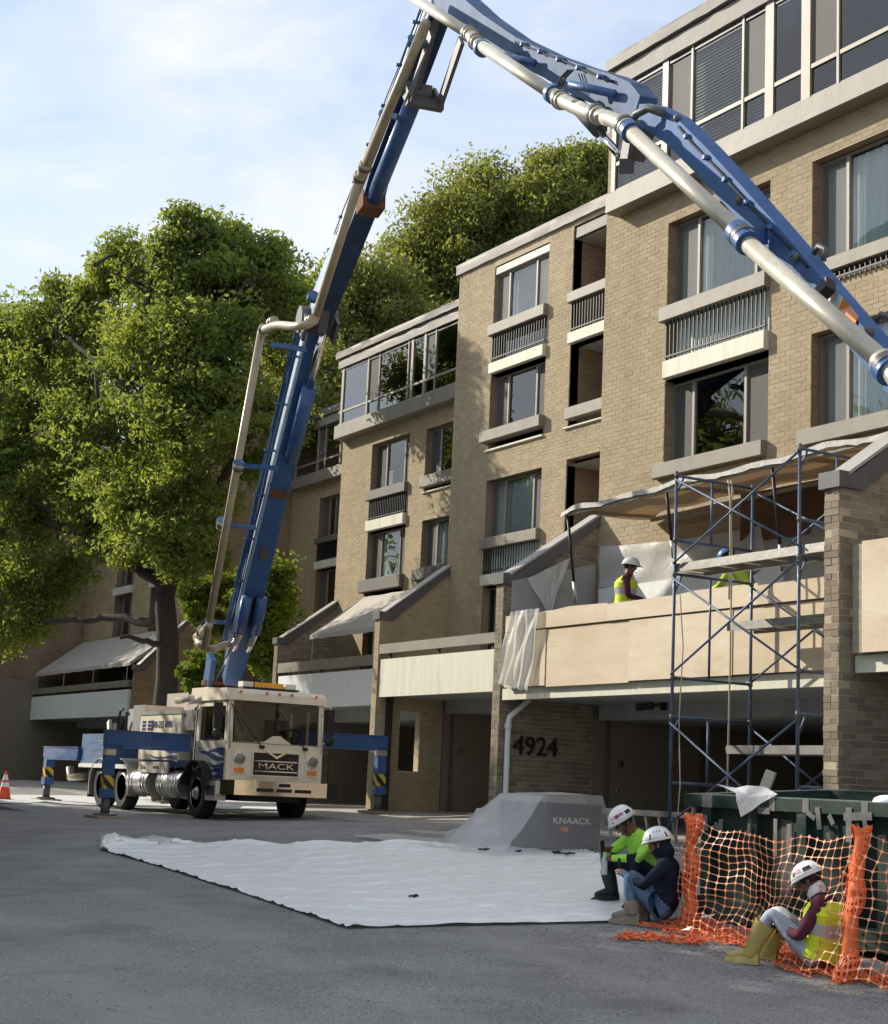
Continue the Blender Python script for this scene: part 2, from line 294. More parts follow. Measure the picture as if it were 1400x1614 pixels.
# ------------------------------------------------------------------ ground
def asphalt():
    m = mat('asphalt', (.235, .23, .222), .88, var=.22, scale=.8, detail=8, spec=.35); N, L, b = nodes(m)
    geo = N.new('ShaderNodeNewGeometry')
    n = N.new('ShaderNodeTexVoronoi'); n.inputs['Scale'].default_value = 70; L.new(geo.outputs['Position'], n.inputs['Vector'])
    n2 = N.new('ShaderNodeTexNoise'); n2.inputs['Scale'].default_value = 55; n2.inputs['Detail'].default_value = 3; L.new(geo.outputs['Position'], n2.inputs['Vector'])
    ad = N.new('ShaderNodeMath'); L.new(n.outputs['Distance'], ad.inputs[0]); L.new(n2.outputs[0], ad.inputs[1])
    bp = N.new('ShaderNodeBump'); bp.inputs['Strength'].default_value = .55; bp.inputs['Distance'].default_value = .012; L.new(ad.outputs[0], bp.inputs['Height']); L.new(bp.outputs[0], b.inputs['Normal'])
    base = N[m['mix']]
    sp = N.new('ShaderNodeMapRange'); sp.inputs['From Min'].default_value = .3; sp.inputs['From Max'].default_value = .7; sp.inputs['To Min'].default_value = .5; sp.inputs['To Max'].default_value = 1.6; L.new(n2.outputs[0], sp.inputs['Value'])
    ml = N.new('ShaderNodeMixRGB'); ml.blend_type = 'MULTIPLY'; ml.inputs[0].default_value = 1; L.new(base.outputs[0], ml.inputs[1]); L.new(sp.outputs[0], ml.inputs[2])
    # long pale wear streaks and a few dark stains
    mp = N.new('ShaderNodeMapping'); mp.inputs['Rotation'].default_value = (0, 0, .25); mp.inputs['Scale'].default_value = (.12, .9, 1); L.new(geo.outputs['Position'], mp.inputs[0])
    n3 = N.new('ShaderNodeTexNoise'); n3.inputs['Scale'].default_value = 1.2; n3.inputs['Detail'].default_value = 6; L.new(mp.outputs[0], n3.inputs['Vector'])
    r3 = N.new('ShaderNodeMapRange'); r3.inputs['From Min'].default_value = .52; r3.inputs['From Max'].default_value = .75; r3.inputs['To Max'].default_value = .55; L.new(n3.outputs[0], r3.inputs['Value'])
    m3 = N.new('ShaderNodeMixRGB'); m3.inputs[2].default_value = (.32, .31, .29, 1); L.new(r3.outputs[0], m3.inputs[0]); L.new(ml.outputs[0], m3.inputs[1])
    n4 = N.new('ShaderNodeTexNoise'); n4.inputs['Scale'].default_value = .7; n4.inputs['Detail'].default_value = 4; L.new(geo.outputs['Position'], n4.inputs['Vector'])
    r4 = N.new('ShaderNodeMapRange'); r4.inputs['From Min'].default_value = .62; r4.inputs['From Max'].default_value = .7; r4.inputs['To Max'].default_value = .35; L.new(n4.outputs[0], r4.inputs['Value'])
    m4 = N.new('ShaderNodeMixRGB'); m4.inputs[2].default_value = (.12, .118, .115, 1); L.new(r4.outputs[0], m4.inputs[0]); L.new(m3.outputs[0], m4.inputs[1])
    wv = N.new('ShaderNodeTexNoise'); wv.inputs['Scale'].default_value = 1.1; wv.inputs['Detail'].default_value = 4; L.new(geo.outputs['Position'], wv.inputs['Vector']); av = N.new('ShaderNodeVectorMath'); av.operation = 'ADD'; L.new(geo.outputs['Position'], av.inputs[0]); L.new(wv.outputs['Color'], av.inputs[1])
    vo = N.new('ShaderNodeTexVoronoi'); vo.feature = 'DISTANCE_TO_EDGE'; vo.inputs['Scale'].default_value = .26; L.new(av.outputs[0], vo.inputs['Vector']); cr = N.new('ShaderNodeMapRange'); cr.inputs['From Min'].default_value = .0012; cr.inputs['From Max'].default_value = .0034; cr.inputs['To Min'].default_value = .22; cr.inputs['To Max'].default_value = 0; L.new(vo.outputs['Distance'], cr.inputs['Value'])
    m5 = N.new('ShaderNodeMixRGB'); m5.inputs[2].default_value = (.05, .05, .05, 1); L.new(cr.outputs[0], m5.inputs[0]); L.new(m4.outputs[0], m5.inputs[1])
    L.new(m5.outputs[0], b.inputs['Base Color']); speckle(m, .9, .56, .7, (.31, .30, .28), .25); speckle(m, .55, .6, .66, (.14, .138, .135), .35)
    return m
M['asphalt'] = asphalt()
M['concrete'] = mat('worn_concrete', (.36, .335, .29), .85, var=.2, scale=1.6, bump=.25, bscale=30, detail=8)
M['patch'] = mat('dark_asphalt_patch', (.055, .056, .06), .85, var=.15, scale=9, bump=.4, bscale=90)
def sheet(name, xs, ys, mt, dz=0., zf=None):
    X, Y = np.meshgrid(xs, ys); Z = gz(X, Y) + dz if zf is None else zf(X, Y)
    V = np.stack([X, Y, Z], -1).reshape(-1, 3); nx = len(xs); ny = len(ys)
    i = np.arange(nx-1)[None]+nx*np.arange(ny-1)[:, None]; Q = np.stack([i, i+1, i+1+nx, i+nx], -1).reshape(-1, 4)
    return np_mesh(name, V, Q, mt, True)
structure('ground', sheet('ground', np.concatenate([[-600, -250, -130], np.arange(-90, 16, .5), [40, 120, 500]]), np.concatenate([[-500, -150, -60], np.arange(-26, 32, .5), [60, 150, 600]]), M['asphalt']))
def strip_poly(name, pts, mt, dz, n=24):
    """ribbon on the ground between two polylines of equal length"""
    A, B = pts; mb = MB(); vs = []; nn = 10
    for a, b in zip(A, B):
        for k in range(nn+1):
            x = a[0]+(b[0]-a[0])*k/nn; y = a[1]+(b[1]-a[1])*k/nn; vs.append((x, y, float(gz(x, y))+dz))
    mb.add(vs, [(i*(nn+1)+k, (i+1)*(nn+1)+k, (i+1)*(nn+1)+k+1, i*(nn+1)+k+1) for i in range(len(A)-1) for k in range(nn)])
    return structure(name, mb.mesh(name, mt, True))
xs = np.linspace(-72, -20, 60)
strip_poly('concrete_apron', ([(x, 15.9+.35*max(0, min(1, (-x-25)/10))+.12*math.sin(x*.7)) for x in xs], [(x, 34.) for x in xs]), M['concrete'], .004)
xs = np.linspace(-62, -38.5, 30)
strip_poly('concrete_gutter', ([(x, 11.5+.05*math.sin(x)) for x in xs], [(x, 12.55+.08*math.sin(x*1.3)) for x in xs]), mat('pale_concrete', (.52, .5, .45), .85, var=.15, scale=2, bump=.2), .004)  # paler strip laid over the ground along this band
xs = np.linspace(-41, -36.5, 8)
strip_poly('asphalt_patch', ([(x, 9.6) for x in xs], [(x+.8, 10.8) for x in xs]), M['patch'], .004)
# ------------------------------------------------------------------ bricks
CO = .0813; BL = .235
def brick_rows(rects_out, x0, x1, z0, z1, phase=0., mod=BL, h=CO, holes=()):
    """bricks (u0,u1,v0,v1) of a wall rectangle with rectangular holes left out"""
    out = rects_out; r = 0; z = math.floor(z0/h)*h
    while z < z1-.01:
        za, zb = max(z, z0), min(z+h, z1)-.009
        if zb-za > .02:
            segs = [(x0, x1)]
            for hx0, hx1, hz0, hz1 in holes:
                if hz0 < zb-.02 and hz1 > za+.02:
                    ns = []
                    for a, b in segs:
                        if hx1 <= a or hx0 >= b: ns.append((a, b)); continue
                        if hx0 > a: ns.append((a, hx0))
                        if hx1 < b: ns.append((hx1, b))
                    segs = ns
            row = int(round(z/h)); off = (row % 2)*mod/2 + ((row*37) % 5)*.004 + phase
            for a, b in segs:
                k = math.floor((a-off)/mod); p = a
                while p < b-.012:
                    q = min(b, off+(k+1)*mod); k += 1
                    if q-p > .03: out.append((p, q-.009, za, zb))
                    p = q
        z += h; r += 1
    return out
BQ = np.array([(0,1,5,4),(1,2,6,5),(3,0,4,7),(4,5,6,7),(0,3,2,1)])
def brick_mesh(name, R, mapf, mt, depth=.02, jit=.0011):
    """R: list of (u0,u1,v0,v1); mapf(u, v, d) -> xyz arrays, d = distance out of the wall"""
    R = np.array(R); n = len(R); pr = rng.normal(0, jit, n); ju = rng.normal(0, .0010, (n, 4))
    u0, u1, v0, v1 = (R + ju).T
    U = np.stack([u0,u1,u1,u0,u0,u1,u1,u0], 1); Vv = np.stack([v0,v0,v0,v0,v1,v1,v1,v1], 1)
    D = np.stack([pr, pr, pr*0-depth, pr*0-depth]*2, 1)
    V = np.stack(mapf(U, Vv, D), -1).reshape(-1, 3); Q = (BQ[None]+8*np.arange(n)[:, None, None]).reshape(-1, 4)
    return np_mesh(name, V, Q, mt)
def front_map(Y): return lambda u, v, d: (u, Y-d, v)
def side_map(X): return lambda u, v, d: (X+d, u, v)
def holed(mb, x0, x1, z0, z1, holes, f, m=0):
    """plane with rectangular holes, f(u, v) -> point"""
    us = sorted({x0, x1, *[min(max(h[i], x0), x1) for h in holes for i in (0, 1)]}); vs = sorted({z0, z1, *[min(max(h[i], z0), z1) for h in holes for i in (2, 3)]})
    for a, b in zip(us, us[1:]):
        for c, d in zip(vs, vs[1:]):
            mu, mv = (a+b)/2, (c+d)/2
            if any(h[0] < mu < h[1] and h[2] < mv < h[3] for h in holes) or b-a < 1e-4 or d-c < 1e-4: continue
            mb.quad(f(a, c), f(b, c), f(b, d), f(a, d), m)
# ------------------------------------------------------------------ windows
def window(B, Y, xl, xr, zb, zt, fr, rec=.17, fill='curtain', split=None, lt=True, fin=None, depth=.06, glass='glass', kinds=None):
    """sliding window set back in its opening; fr = inner mullion places 0..1"""
    yb = Y+rec; f = MB(); t = .045
    f.box(xl, xr, yb, yb+depth, zb, zb+t); f.box(xl, xr, yb, yb+depth, zt-t, zt); f.box(xl, xl+t, yb, yb+depth, zb+t, zt-t); f.box(xr-t, xr, yb, yb+depth, zb+t, zt-t)
    w = xr-xl; xs = [xl+t]+[xl+w*q for q in fr]+[xr-t]
    for q in fr: f.box(xl+w*q-.03, xl+w*q+.03, yb-.015, yb+depth-.005, zb+t, zt-t, 1)
    if split is not None: f.box(xl+t, xr-t, yb-.01, yb+depth-.01, split-.035, split+.035, 1)
    F = part('window', f, [M['frame'], M['frame_lt'] if lt else M['frame']], B)
    n = len(xs)-1
    for i in range(n):
        a, b = xs[i], xs[i+1]; kind = (kinds[i] if kinds else ('screen' if (n == 3 and i != 1) or (n == 2 and i == 0) else 'pane'))
        zs = [(zb+t, zt-t)] if split is None else [(zb+t, split-.035), (split+.035, zt-t)]
        for k, (c, d) in enumerate(zs):
            y = yb+.02+.012*(i % 2)
            g = MB().quad((a, y, c), (b, y, c), (b, y, d), (a, y, d))
            part('pane' if kind == 'pane' or (split and k == 0) else 'insect_screen', g, M[glass] if kind == 'pane' or (split and k == 0) else M['screen'], F)
    if fill == 'curtain': 
        n = max(24, int((xr-xl)*26)); vs = []; 
        for i in range(n+1):
            x = xl+.02+(xr-xl-.04)*i/n; y = yb+.17+.03*math.sin(i*1.35)+.012*math.sin(i*.53)
            vs += [(x, y, zb+.02), (x, y, zt-.03)]
        part('curtain', MB().add(vs, [(2*i, 2*i+2, 2*i+3, 2*i+1) for i in range(n)]), M['curtain'], F, True)
    elif fill == 'blind':
        mb = MB(); z = zt-.05; z2 = zb if fin is None else fin
        lo = zb+.03 if fin is None or fin > 0 else zb
        top = zt-.05 if fin is None else fin
        z = top
        while z > lo: mb.add([(xl+.03, yb+.16, z), (xr-.03, yb+.16, z), (xr-.03, yb+.13, z-.04), (xl+.03, yb+.13, z-.04)], [(0, 1, 2, 3)]); z -= .052
        part('window_blind', mb, M['blind'], F, kind='stuff')
    return F
BAL = {}
def railing(B, Y, xl, xr, zb, zt, step=.105, out=.04):
    """posts one by one, each a part; bottom rail joined to none"""
    h = round(zt-zb, 3)
    if h not in BAL: BAL[h] = MB().box(-.011, .011, -.011, .011, 0, h).mesh('baluster', M['dark'])
    part('bottom_rail', MB().box(xl, xr, Y-out-.02, Y-out+.02, zb+.05, zb+.08), M['dark'], B)
    n = int((xr-xl)/step)
    for i in range(n+1): link('baluster', BAL[h], B, (xl+.03+(xr-xl-.06)*i/n, Y-out, zb))
def beam(B, Y, xl, xr, zb, zt, out=.13, mt='bronze', name='rail_beam', back=.1):
    mb = MB(); y0 = Y-out; c = .015
    pr = [(xl, Y+back, zb), (xl, y0+c, zb), (xl, y0, zb+c), (xl, y0, zt-c), (xl, y0+c, zt), (xl, Y+back, zt)]
    mb.prism(pr, (xr-xl, 0, 0)); return part(name, mb, M[mt], B)
def loggia(B, Y, xl, xr, zb, zt, d=1.7, door=True):
    mb = MB(); e = .02
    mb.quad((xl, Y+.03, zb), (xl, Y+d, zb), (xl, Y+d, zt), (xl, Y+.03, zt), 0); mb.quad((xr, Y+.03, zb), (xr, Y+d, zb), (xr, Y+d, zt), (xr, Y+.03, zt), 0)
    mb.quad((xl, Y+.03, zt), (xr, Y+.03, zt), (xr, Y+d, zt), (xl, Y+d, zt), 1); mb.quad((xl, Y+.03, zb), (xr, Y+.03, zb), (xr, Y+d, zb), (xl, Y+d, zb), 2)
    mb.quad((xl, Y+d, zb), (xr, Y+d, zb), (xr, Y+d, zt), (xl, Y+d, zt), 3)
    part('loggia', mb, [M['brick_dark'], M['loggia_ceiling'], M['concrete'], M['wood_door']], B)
    f = MB(); y = Y+d-.05; f.box(xl+.25, xl+.33, y-.04, y, zb, zt-.18); f.box(xr-.12, xr-.05, y-.04, y, zb, zt-.18); f.box(xl+.25, xr-.05, y-.04, y, zt-.26, zt-.18)
    D = part('balcony_door', f, M['frame'], B); part('pane', MB().quad((xl+.33, y-.02, zb), (xr-.12, y-.02, zb), (xr-.12, y-.02, zt-.26), (xl+.33, y-.02, zt-.26)), M['glass'], D)
    part('curtain', MB().quad((xl+.33, y+.02, zb), (xr-.12, y+.02, zb), (xr-.12, y+.02, zt-.26), (xl+.33, y+.02, zt-.26)), M['curtain'], D)
def wall(B, x0, x1, Y, z0, z1, holes, geo=True, soldier=False, rec=.17):
    mb = MB(); holed(mb, x0, x1, z0, z1, holes, lambda u, v: (u, Y+(.0035 if geo else 0), v), 0)
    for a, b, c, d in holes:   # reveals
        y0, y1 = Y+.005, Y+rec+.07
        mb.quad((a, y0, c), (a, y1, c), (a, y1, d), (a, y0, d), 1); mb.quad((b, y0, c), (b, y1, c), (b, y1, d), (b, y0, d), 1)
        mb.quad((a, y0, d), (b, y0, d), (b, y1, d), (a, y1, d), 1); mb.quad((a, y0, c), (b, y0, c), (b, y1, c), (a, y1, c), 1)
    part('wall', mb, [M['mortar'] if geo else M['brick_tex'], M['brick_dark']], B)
    if geo:
        R = []; zt = z1-.24 if soldier else z1
        brick_rows(R, x0, x1, z0, zt, holes=holes)
        if soldier:
            u = x0
            while u < x1-.03:
                if not any(h[0]-.04 < u < h[1] and h[3] > zt for h in holes): R.append((u, min(u+CO, x1)-.009, zt+.004, z1-.005))
                u += CO
        part('brickwork', brick_mesh('brickwork', R, front_map(Y), M['brick']), None, B, kind='stuff')
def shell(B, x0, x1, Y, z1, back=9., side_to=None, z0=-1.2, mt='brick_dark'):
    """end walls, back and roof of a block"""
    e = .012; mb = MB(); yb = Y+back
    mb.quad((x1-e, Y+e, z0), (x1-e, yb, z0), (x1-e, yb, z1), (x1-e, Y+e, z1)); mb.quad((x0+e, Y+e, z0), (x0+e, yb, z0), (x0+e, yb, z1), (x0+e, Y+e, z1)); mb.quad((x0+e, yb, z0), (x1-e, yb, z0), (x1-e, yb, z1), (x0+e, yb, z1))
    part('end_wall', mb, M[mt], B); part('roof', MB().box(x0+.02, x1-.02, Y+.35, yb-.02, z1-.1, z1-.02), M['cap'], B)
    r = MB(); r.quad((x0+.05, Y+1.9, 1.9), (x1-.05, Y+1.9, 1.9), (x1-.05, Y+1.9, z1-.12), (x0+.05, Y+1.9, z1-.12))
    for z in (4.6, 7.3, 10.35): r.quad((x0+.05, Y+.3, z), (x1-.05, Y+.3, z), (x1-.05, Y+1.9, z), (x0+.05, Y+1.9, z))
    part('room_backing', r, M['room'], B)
def coping(B, x0, x1, Y, z0, z1, out=.12, mt='coping', wob=.008):
    n = int((x1-x0)/.3)+2; vs = []
    for i in range(n):
        x = x0+(x1-x0)*i/(n-1); w = rng.normal(0, wob, 4)
        vs += [(x, Y+.3, z1), (x, Y-out+.03, z1+w[0]*.4), (x, Y-out+w[1], z1-.03), (x, Y-out+w[2], (z0+z1)/2), (x, Y-out+w[3], z0), (x, Y+.05, z0)]
    mb = MB().add(vs, [(6*i+k, 6*i+6+k, 6*i+7+k, 6*i+k+1) for i in range(n-1) for k in range(5)] + [(0, 1, 2, 3, 4, 5), tuple(6*(n-1)+k for k in (5, 4, 3, 2, 1, 0))])
    return part('roof_coping', mb, M[mt], B, 40)
# ------------------------------------------------------------------ fins (sloped garden walls between the balconies)
def fin(B, X, Yf, Yw, z0, zf, zw, Yend, holes=(), geo=True, dimmed=True, single=False, w=.235, flat=.2, beamz=None):
    """X = face towards +x; slopes from zf at the front to zw at the wall"""
    bm_ = M['brick_old' if dimmed else 'brick']
    prof = [(Yf, z0), (Yf, zf), (Yf+flat, zf), (Yw, zw)]
    zt = lambda y: zf if y < Yf+flat else zf+(zw-zf)*(y-Yf-flat)/(Yw-Yf-flat)
    core = MB(); e = .005 if geo else 0
    ys = sorted({Yf+e, Yf+flat, Yw, *[h[i] for h in holes for i in (0, 1)]})
    for a, b in zip(ys, ys[1:]):
        hs = [h for h in holes if h[0] < (a+b)/2 < h[1]]
        segs = [(z0, None)] if not hs else [(z0, hs[0][2]), (hs[0][3], None)]
        for c, d in segs:
            da, db = (zt(a), zt(b)) if d is None else (d, d)
            core.prism([(X-e, a, c), (X-e, b, c), (X-e, b, db), (X-e, a, da)], (-w+2*e, 0, 0), 0)
    part('fin_wall', core, M['mortar'] if geo else M['brick_dark'], B)
    if geo:
        R = []; brick_rows(R, Yf, Yw, z0, zw, holes=[(h[0], h[1], h[2], h[3]) for h in holes]); R = [r for r in R if r[3] < zt(r[0])-.03]
        Fr = []; z = math.floor(z0/CO)*CO; i = 0
        while z < zf-.03:
            zz = (max(z, z0), min(z+CO, zf)-.009)
            if i % 2 and rng.random() < .75: Fr.append((X-w, X-.009, *zz))
            else: Fr += [(X-w, X-w/2-.009, *zz), (X-w/2, X-.009, *zz)]
            z += CO; i += 1
        if single:   # near enough for every brick to be one piece
            allb = [('f', r) for r in Fr] + sorted([('s', r) for r in R], key=lambda t: t[1][0])
            cache = {}; keep = allb[:295]; rest = allb[295:]
            for k, r in keep:
                l = round((r[1]-r[0])/.02)*.02; hh = round(r[3]-r[2], 3); key = (k, l, hh)
                if key not in cache:
                    L = r[1]-r[0]; c = .004
                    mb = MB()
                    if k == 'f': mb.prism([(0, 0, c), (c, 0, 0), (L-c, 0, 0), (L, 0, c), (L, 0, hh-c), (L-c, 0, hh), (c, 0, hh), (0, 0, hh-c)], (0, .03, 0))
                    else: mb.prism([(0, 0, c), (0, c, 0), (0, L-c, 0), (0, L, c), (0, L, hh-c), (0, L-c, hh), (0, c, hh), (0, 0, hh-c)], (-.03, 0, 0))
                    cache[key] = mb.mesh('brick', bm_)
                j = float(rng.normal(0, .003)); link('brick', cache[key], B, (r[0], Yf+j, r[2]) if k == 'f' else (X+j, r[0], r[2]))
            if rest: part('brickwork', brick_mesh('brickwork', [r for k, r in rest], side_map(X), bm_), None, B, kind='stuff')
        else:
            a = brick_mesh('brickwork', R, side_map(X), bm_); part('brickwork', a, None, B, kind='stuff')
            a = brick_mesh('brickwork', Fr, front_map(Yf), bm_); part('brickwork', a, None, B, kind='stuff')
    # carport wall running back under the building
    top = beamz if beamz else zf
    part('carport_wall', MB().box(X-w+.01, X-.01, Yw+.03, Yend, z0, 3.6), M['panel_tan'], B)
    # charcoal flashing on the slope
    c = MB(); o = .05; x0, x1 = X-w-o, X+o; th = .22
    c.prism([(x0, Yf-o, zf-.16), (x0, Yf-o, zf+.03), (x0, Yf+flat, zf+.03), (x0, Yw, zw+.03), (x0, Yw, zw-th*.75), (x0, Yf+flat+.12, zf-.16)], (x1-x0, 0, 0), 0)
    c.add([(x0-.01, Yf+flat-.1, zf+.034), (x1+.01, Yf+flat-.1, zf+.034), (x1+.01, Yw, zw+.05), (x0-.01, Yw, zw+.05), (x0-.01, Yf+flat-.1, zf-.01), (x1+.01, Yf+flat-.1, zf-.01), (x1+.01, Yw, zw+.005), (x0-.01, Yw, zw+.005)],
          [(0, 1, 2, 3), (4, 7, 6, 5), (0, 4, 5, 1), (1, 5, 6, 2), (3, 7, 4, 0)], 1)
    part('fin_flashing', c, [M['cap'], M['cap_lt']], B)
def balcony(B, xl, xr, Yf, Yw, zb, zt, rail=True, rb=(3.04, 3.26), fasc='white', bz=None, ceil=None, Yend=None):
    """deck, painted front board, rail beam, soffit beam and carport ceiling below"""
    part('balcony_deck', MB().box(xl, xr, Yf+.05, Yw, zb+.03, zb+.22), M['soffit'], B)
    part('balcony_front', MB().box(xl+.02, xr, Yf, Yf+.12, zb, zt), M[fasc], B)
    if rail:
        part('rail_beam', MB().box(xl, xr, Yf-.03, Yf+.12, *rb), M['bronze'], B)
        pm = MB(); 
        for i in range(5): x = xl+.4+(xr-xl-.8)*i/4; pm.box(x-.03, x+.03, Yf+.03, Yf+.08, zt, rb[0])
        part('rail_bracket', pm, M['dark'], B)
    bz = zb-.25 if bz is None else bz
    part('soffit_beam', MB().box(xl+.3, xr, Yw-.12, Yw+.1, bz, zb+.03), M['soffit'], B)
    Yend = Yend or Yw+6
    part('carport_ceiling', MB().box(xl, xr, Yw+.1, Yend, bz+.01, bz+.12), M['soffit'], B)
    part('carport_back', MB().box(xl, xr, Yend, Yend+.1, -1.2, bz+.1), M['panel_tan'], B)
def sunroom(B, x0, x1, Y, zb0, zb, zt, zf, zc, posts, widths, panes, out=.27, split=11.5, fill=None, gk='glass_sun'):
    """glazed top storey standing proud of the wall: sill beam, window band, fascia, coping"""
    y = Y-out
    beam(B, Y, x0, x1, zb0, zb, out+.06, 'bronze', 'sill_beam', .12)
    coping(B, x0+.05, x1, y, zt, zf, .05, 'coping', .006); coping(B, x0-.05, x1, y, zf+.01, zc, .12, 'cap_top', .01)
    f = MB(); 
    for x, w in zip(posts, widths): f.box(x-w/2, x+w/2, y-.005, y+.09, zb, zt)
    f.box(x0+.1, x1, y+.005, y+.08, split-.035, split+.035); f.box(x0+.1, x1, y+.01, y+.08, zt-.1, zt, 1); f.box(x0+.1, x1, y+.01, y+.08, zb, zb+.05)  # black strip at the head stands in colour for the fascia's shadow
    f.box(x0+.1, x0+.16, y+.09, Y+.1, zb, zt)
    F = part('window', f, [M['frame_lt'], M['dark']], B)
    for i, (a, b) in enumerate(zip(posts, posts[1:])):
        wa, wb = widths[i]/2, widths[i+1]/2; k = panes[i]
        for z0, z1, up in ((zb+.05, split-.035, 0), (split+.035, zt-.1, 1)):
            yy = y+.03+.01*(i % 2); q = MB().quad((a+wa, yy, z0), (b-wb, yy, z0), (b-wb, yy, z1), (a+wa, yy, z1))
            part('insect_screen' if k == 's' and up else 'pane', q, M['screen' if k in 's' and up else gk], F)
    q = MB().quad((x0+.13, y+.09, zb), (x0+.13, Y+.1, zb), (x0+.13, Y+.1, zt), (x0+.13, y+.09, zt)); part('pane', q, M['glass_sun'], F)
    if fill:
        for a, b in fill:
            mb = MB(); z = zt-.1
            while z > zb+.05: mb.add([(a, y+.2, z), (b, y+.2, z), (b, y+.165, z-.046), (a, y+.165, z-.046)], [(0, 1, 2, 3)]); z -= .062
            part('window_blind', mb, M['blind'], F, kind='stuff')
GZ = -1.3
M['steel_k'] = mat('brushed_steel', (.5, .48, .45), .35, .9)
FP3 = [.27, .79]
# --- block with the number 4924
B1 = thing('apartment_block', 'tall tan brick apartment block, 4924 on its carport wall, glazed top storey', 'apartment block', (-18.5, 17.2, -.6), 'apartment blocks in a stepped row')
A = (-21.84, -19.19); Bc = (-18.22, -15.4)
H1 = [(*A, 7.17, 10.06), (*A, 5.68, 7.17), (*Bc, 8.0, 10.05), (*Bc, 5.68, 7.22)]
wall(B1, -23.7, -13.45, 17.2, 1.7, 10.62, H1); shell(B1, -23.7, -13.3, 17.2, 13.4)
part('wall', MB().box(-23.69, -13.32, 17.2, 17.34, 10.6, 13.1), M['brick_tex'], B1) if 0 else None
part('top_storey_end', brick_mesh('brickwork', brick_rows([], -23.7, -23.12, 10.62, 13.1), front_map(17.2), M['brick']), None, B1, kind='stuff')
part('wall', MB().quad((-23.7, 17.2035, 10.6), (-23.1, 17.2035, 10.6), (-23.1, 17.2035, 13.2), (-23.7, 17.2035, 13.2)), M['mortar'], B1)
window(B1, 17.2, *A, 8.48, 10.04, [.25, .81]); beam(B1, 17.2, A[0]-.06, A[1]+.02, 8.22, 8.49); railing(B1, 17.2, A[0]+.03, A[1]-.02, 7.52, 8.22)
part('balcony_backing', MB().quad((A[0], 17.43, 7.5), (A[1], 17.43, 7.5), (A[1], 17.43, 8.3), (A[0], 17.43, 8.3)), M['curtain'], B1)
beam(B1, 17.2, A[0]+.05, A[1]-.003, 7.18, 7.5, .11, 'cream', 'balcony_slab')
window(B1, 17.2, A[0]+.02, A[1]-.02, 5.7, 7.12, [.22, .73], fill=None); beam(B1, 17.2, A[0]-.16, A[1]-.02, 5.43, 5.69, .13, 'bronze', 'sill_beam')
window(B1, 17.2, *Bc, 8.28, 10.03, [.22, .78]); beam(B1, 17.2, Bc[0]-.05, Bc[1]+.02, 8.1, 8.33, .1); railing(B1, 17.2, Bc[0]+.2, Bc[1], 7.92, 8.12); beam(B1, 17.2, Bc[0]+.3, Bc[1], 7.95, 8.0, .05, 'cream', 'window_sill')
window(B1, 17.2, Bc[0]+.02, Bc[1]-.02, 5.7, 7.2, [.22, .78]); beam(B1, 17.2, Bc[0]-.18, Bc[1]+.1, 5.43, 5.69, .13, 'bronze', 'sill_beam')
sunroom(B1, -23.3, -13.4, 17.2, 10.58, 10.96, 13.0, 13.36, 13.62, [-23.17, -21.67, -20.93, -19.6, -18.95, -18.1, -17.39, -15.9, -15.2, -13.5], [.12, .16, .05, .05, .2, .2, .05, .05, .2, .2], 'psps' + 'pspsp', gk='glass', fill=[(-23.1, -21.8), (-21.55, -19.1)])
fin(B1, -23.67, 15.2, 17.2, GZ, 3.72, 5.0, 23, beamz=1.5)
balcony(B1, -23.64, -13.5, 15.22, 17.2, 1.54, 1.73, rail=False, fasc='cream', bz=1.3, Yend=23.5)
part('door', MB().box(-23.665, -23.62, 17.55, 19.6, GZ+.4, 1.3), M['panel_tan'], B1)
[part('door_jamb', MB().box(-23.66, -23.6, y_, y_+.07, GZ+.4, 1.29), M['bronze_dark'], B1) for y_ in (17.47, 19.61)]; part('door_knob', MB().ell((-23.59, 17.7, .1), .035, .035, .035), M['steel_k'], B1)
part('carport_post', MB().tube([(-19.6, 21, GZ), (-19.6, 21, 1.35)], .16, 12), M['panel_tan'], B1, True)
# --- block 2
B2 = thing('apartment_block', 'flat fronted tan brick apartment block with three dark open loggias beside the tall right block', 'apartment block', (-28.7, 20, -.6), 'apartment blocks in a stepped row')
C = (-32.08, -29.76); D = (-28.8, -26.6)
H2 = [(*C, 9.78, 12.5), (*C, 7.93, 9.78), (*C, 4.68, 7.21), (*C, 2.2, 4.68), (*D, 9.82, 12.6), (*D, 7.95, 9.82), (*D, 4.7, 7.23)]
wall(B2, -33.74, -23.72, 20, 2.2, 12.72, H2, soldier=True); shell(B2, -33.74, -23.72, 20, 12.9)
coping(B2, -33.82, -23.75, 20, 12.7, 12.98, .07, 'coping', .008)
beam(B2, 20, C[0]+.02, C[1], 12.28, 12.48, -.02, 'cap_lt', 'head_panel'); window(B2, 20, *C, 11.0, 12.28, [.24, .74], rec=.1, glass='glass_sun')
beam(B2, 20, C[0]-.04, C[1]+.02, 10.74, 11.01); railing(B2, 20, C[0]+.05, C[1], 10.1, 10.74); part('balcony_backing', MB().quad((C[0], 20.2, 10), (C[1], 20.2, 10), (C[1], 20.2, 11), (C[0], 20.2, 11)), M['glass_sun'], B2)
beam(B2, 20, C[0]+.03, C[1]-.003, 9.79, 10.06, .1, 'cream', 'balcony_slab'); window(B2, 20, C[0]+.01, C[1]-.01, 8.3, 9.74, [.24, .76], fill=None, lt=True)
beam(B2, 20, C[0]-.17, C[1]+.04, 8.13, 8.4, .16); beam(B2, 20, C[0]-.06, C[1]+.02, 7.9, 7.96, .06, 'cream', 'window_sill')
window(B2, 20, *C, 5.8, 7.19, [.26, .77]); beam(B2, 20, C[0]-.03, C[1]+.03, 5.55, 5.81); railing(B2, 20, C[0]+.05, C[1], 4.96, 5.55)
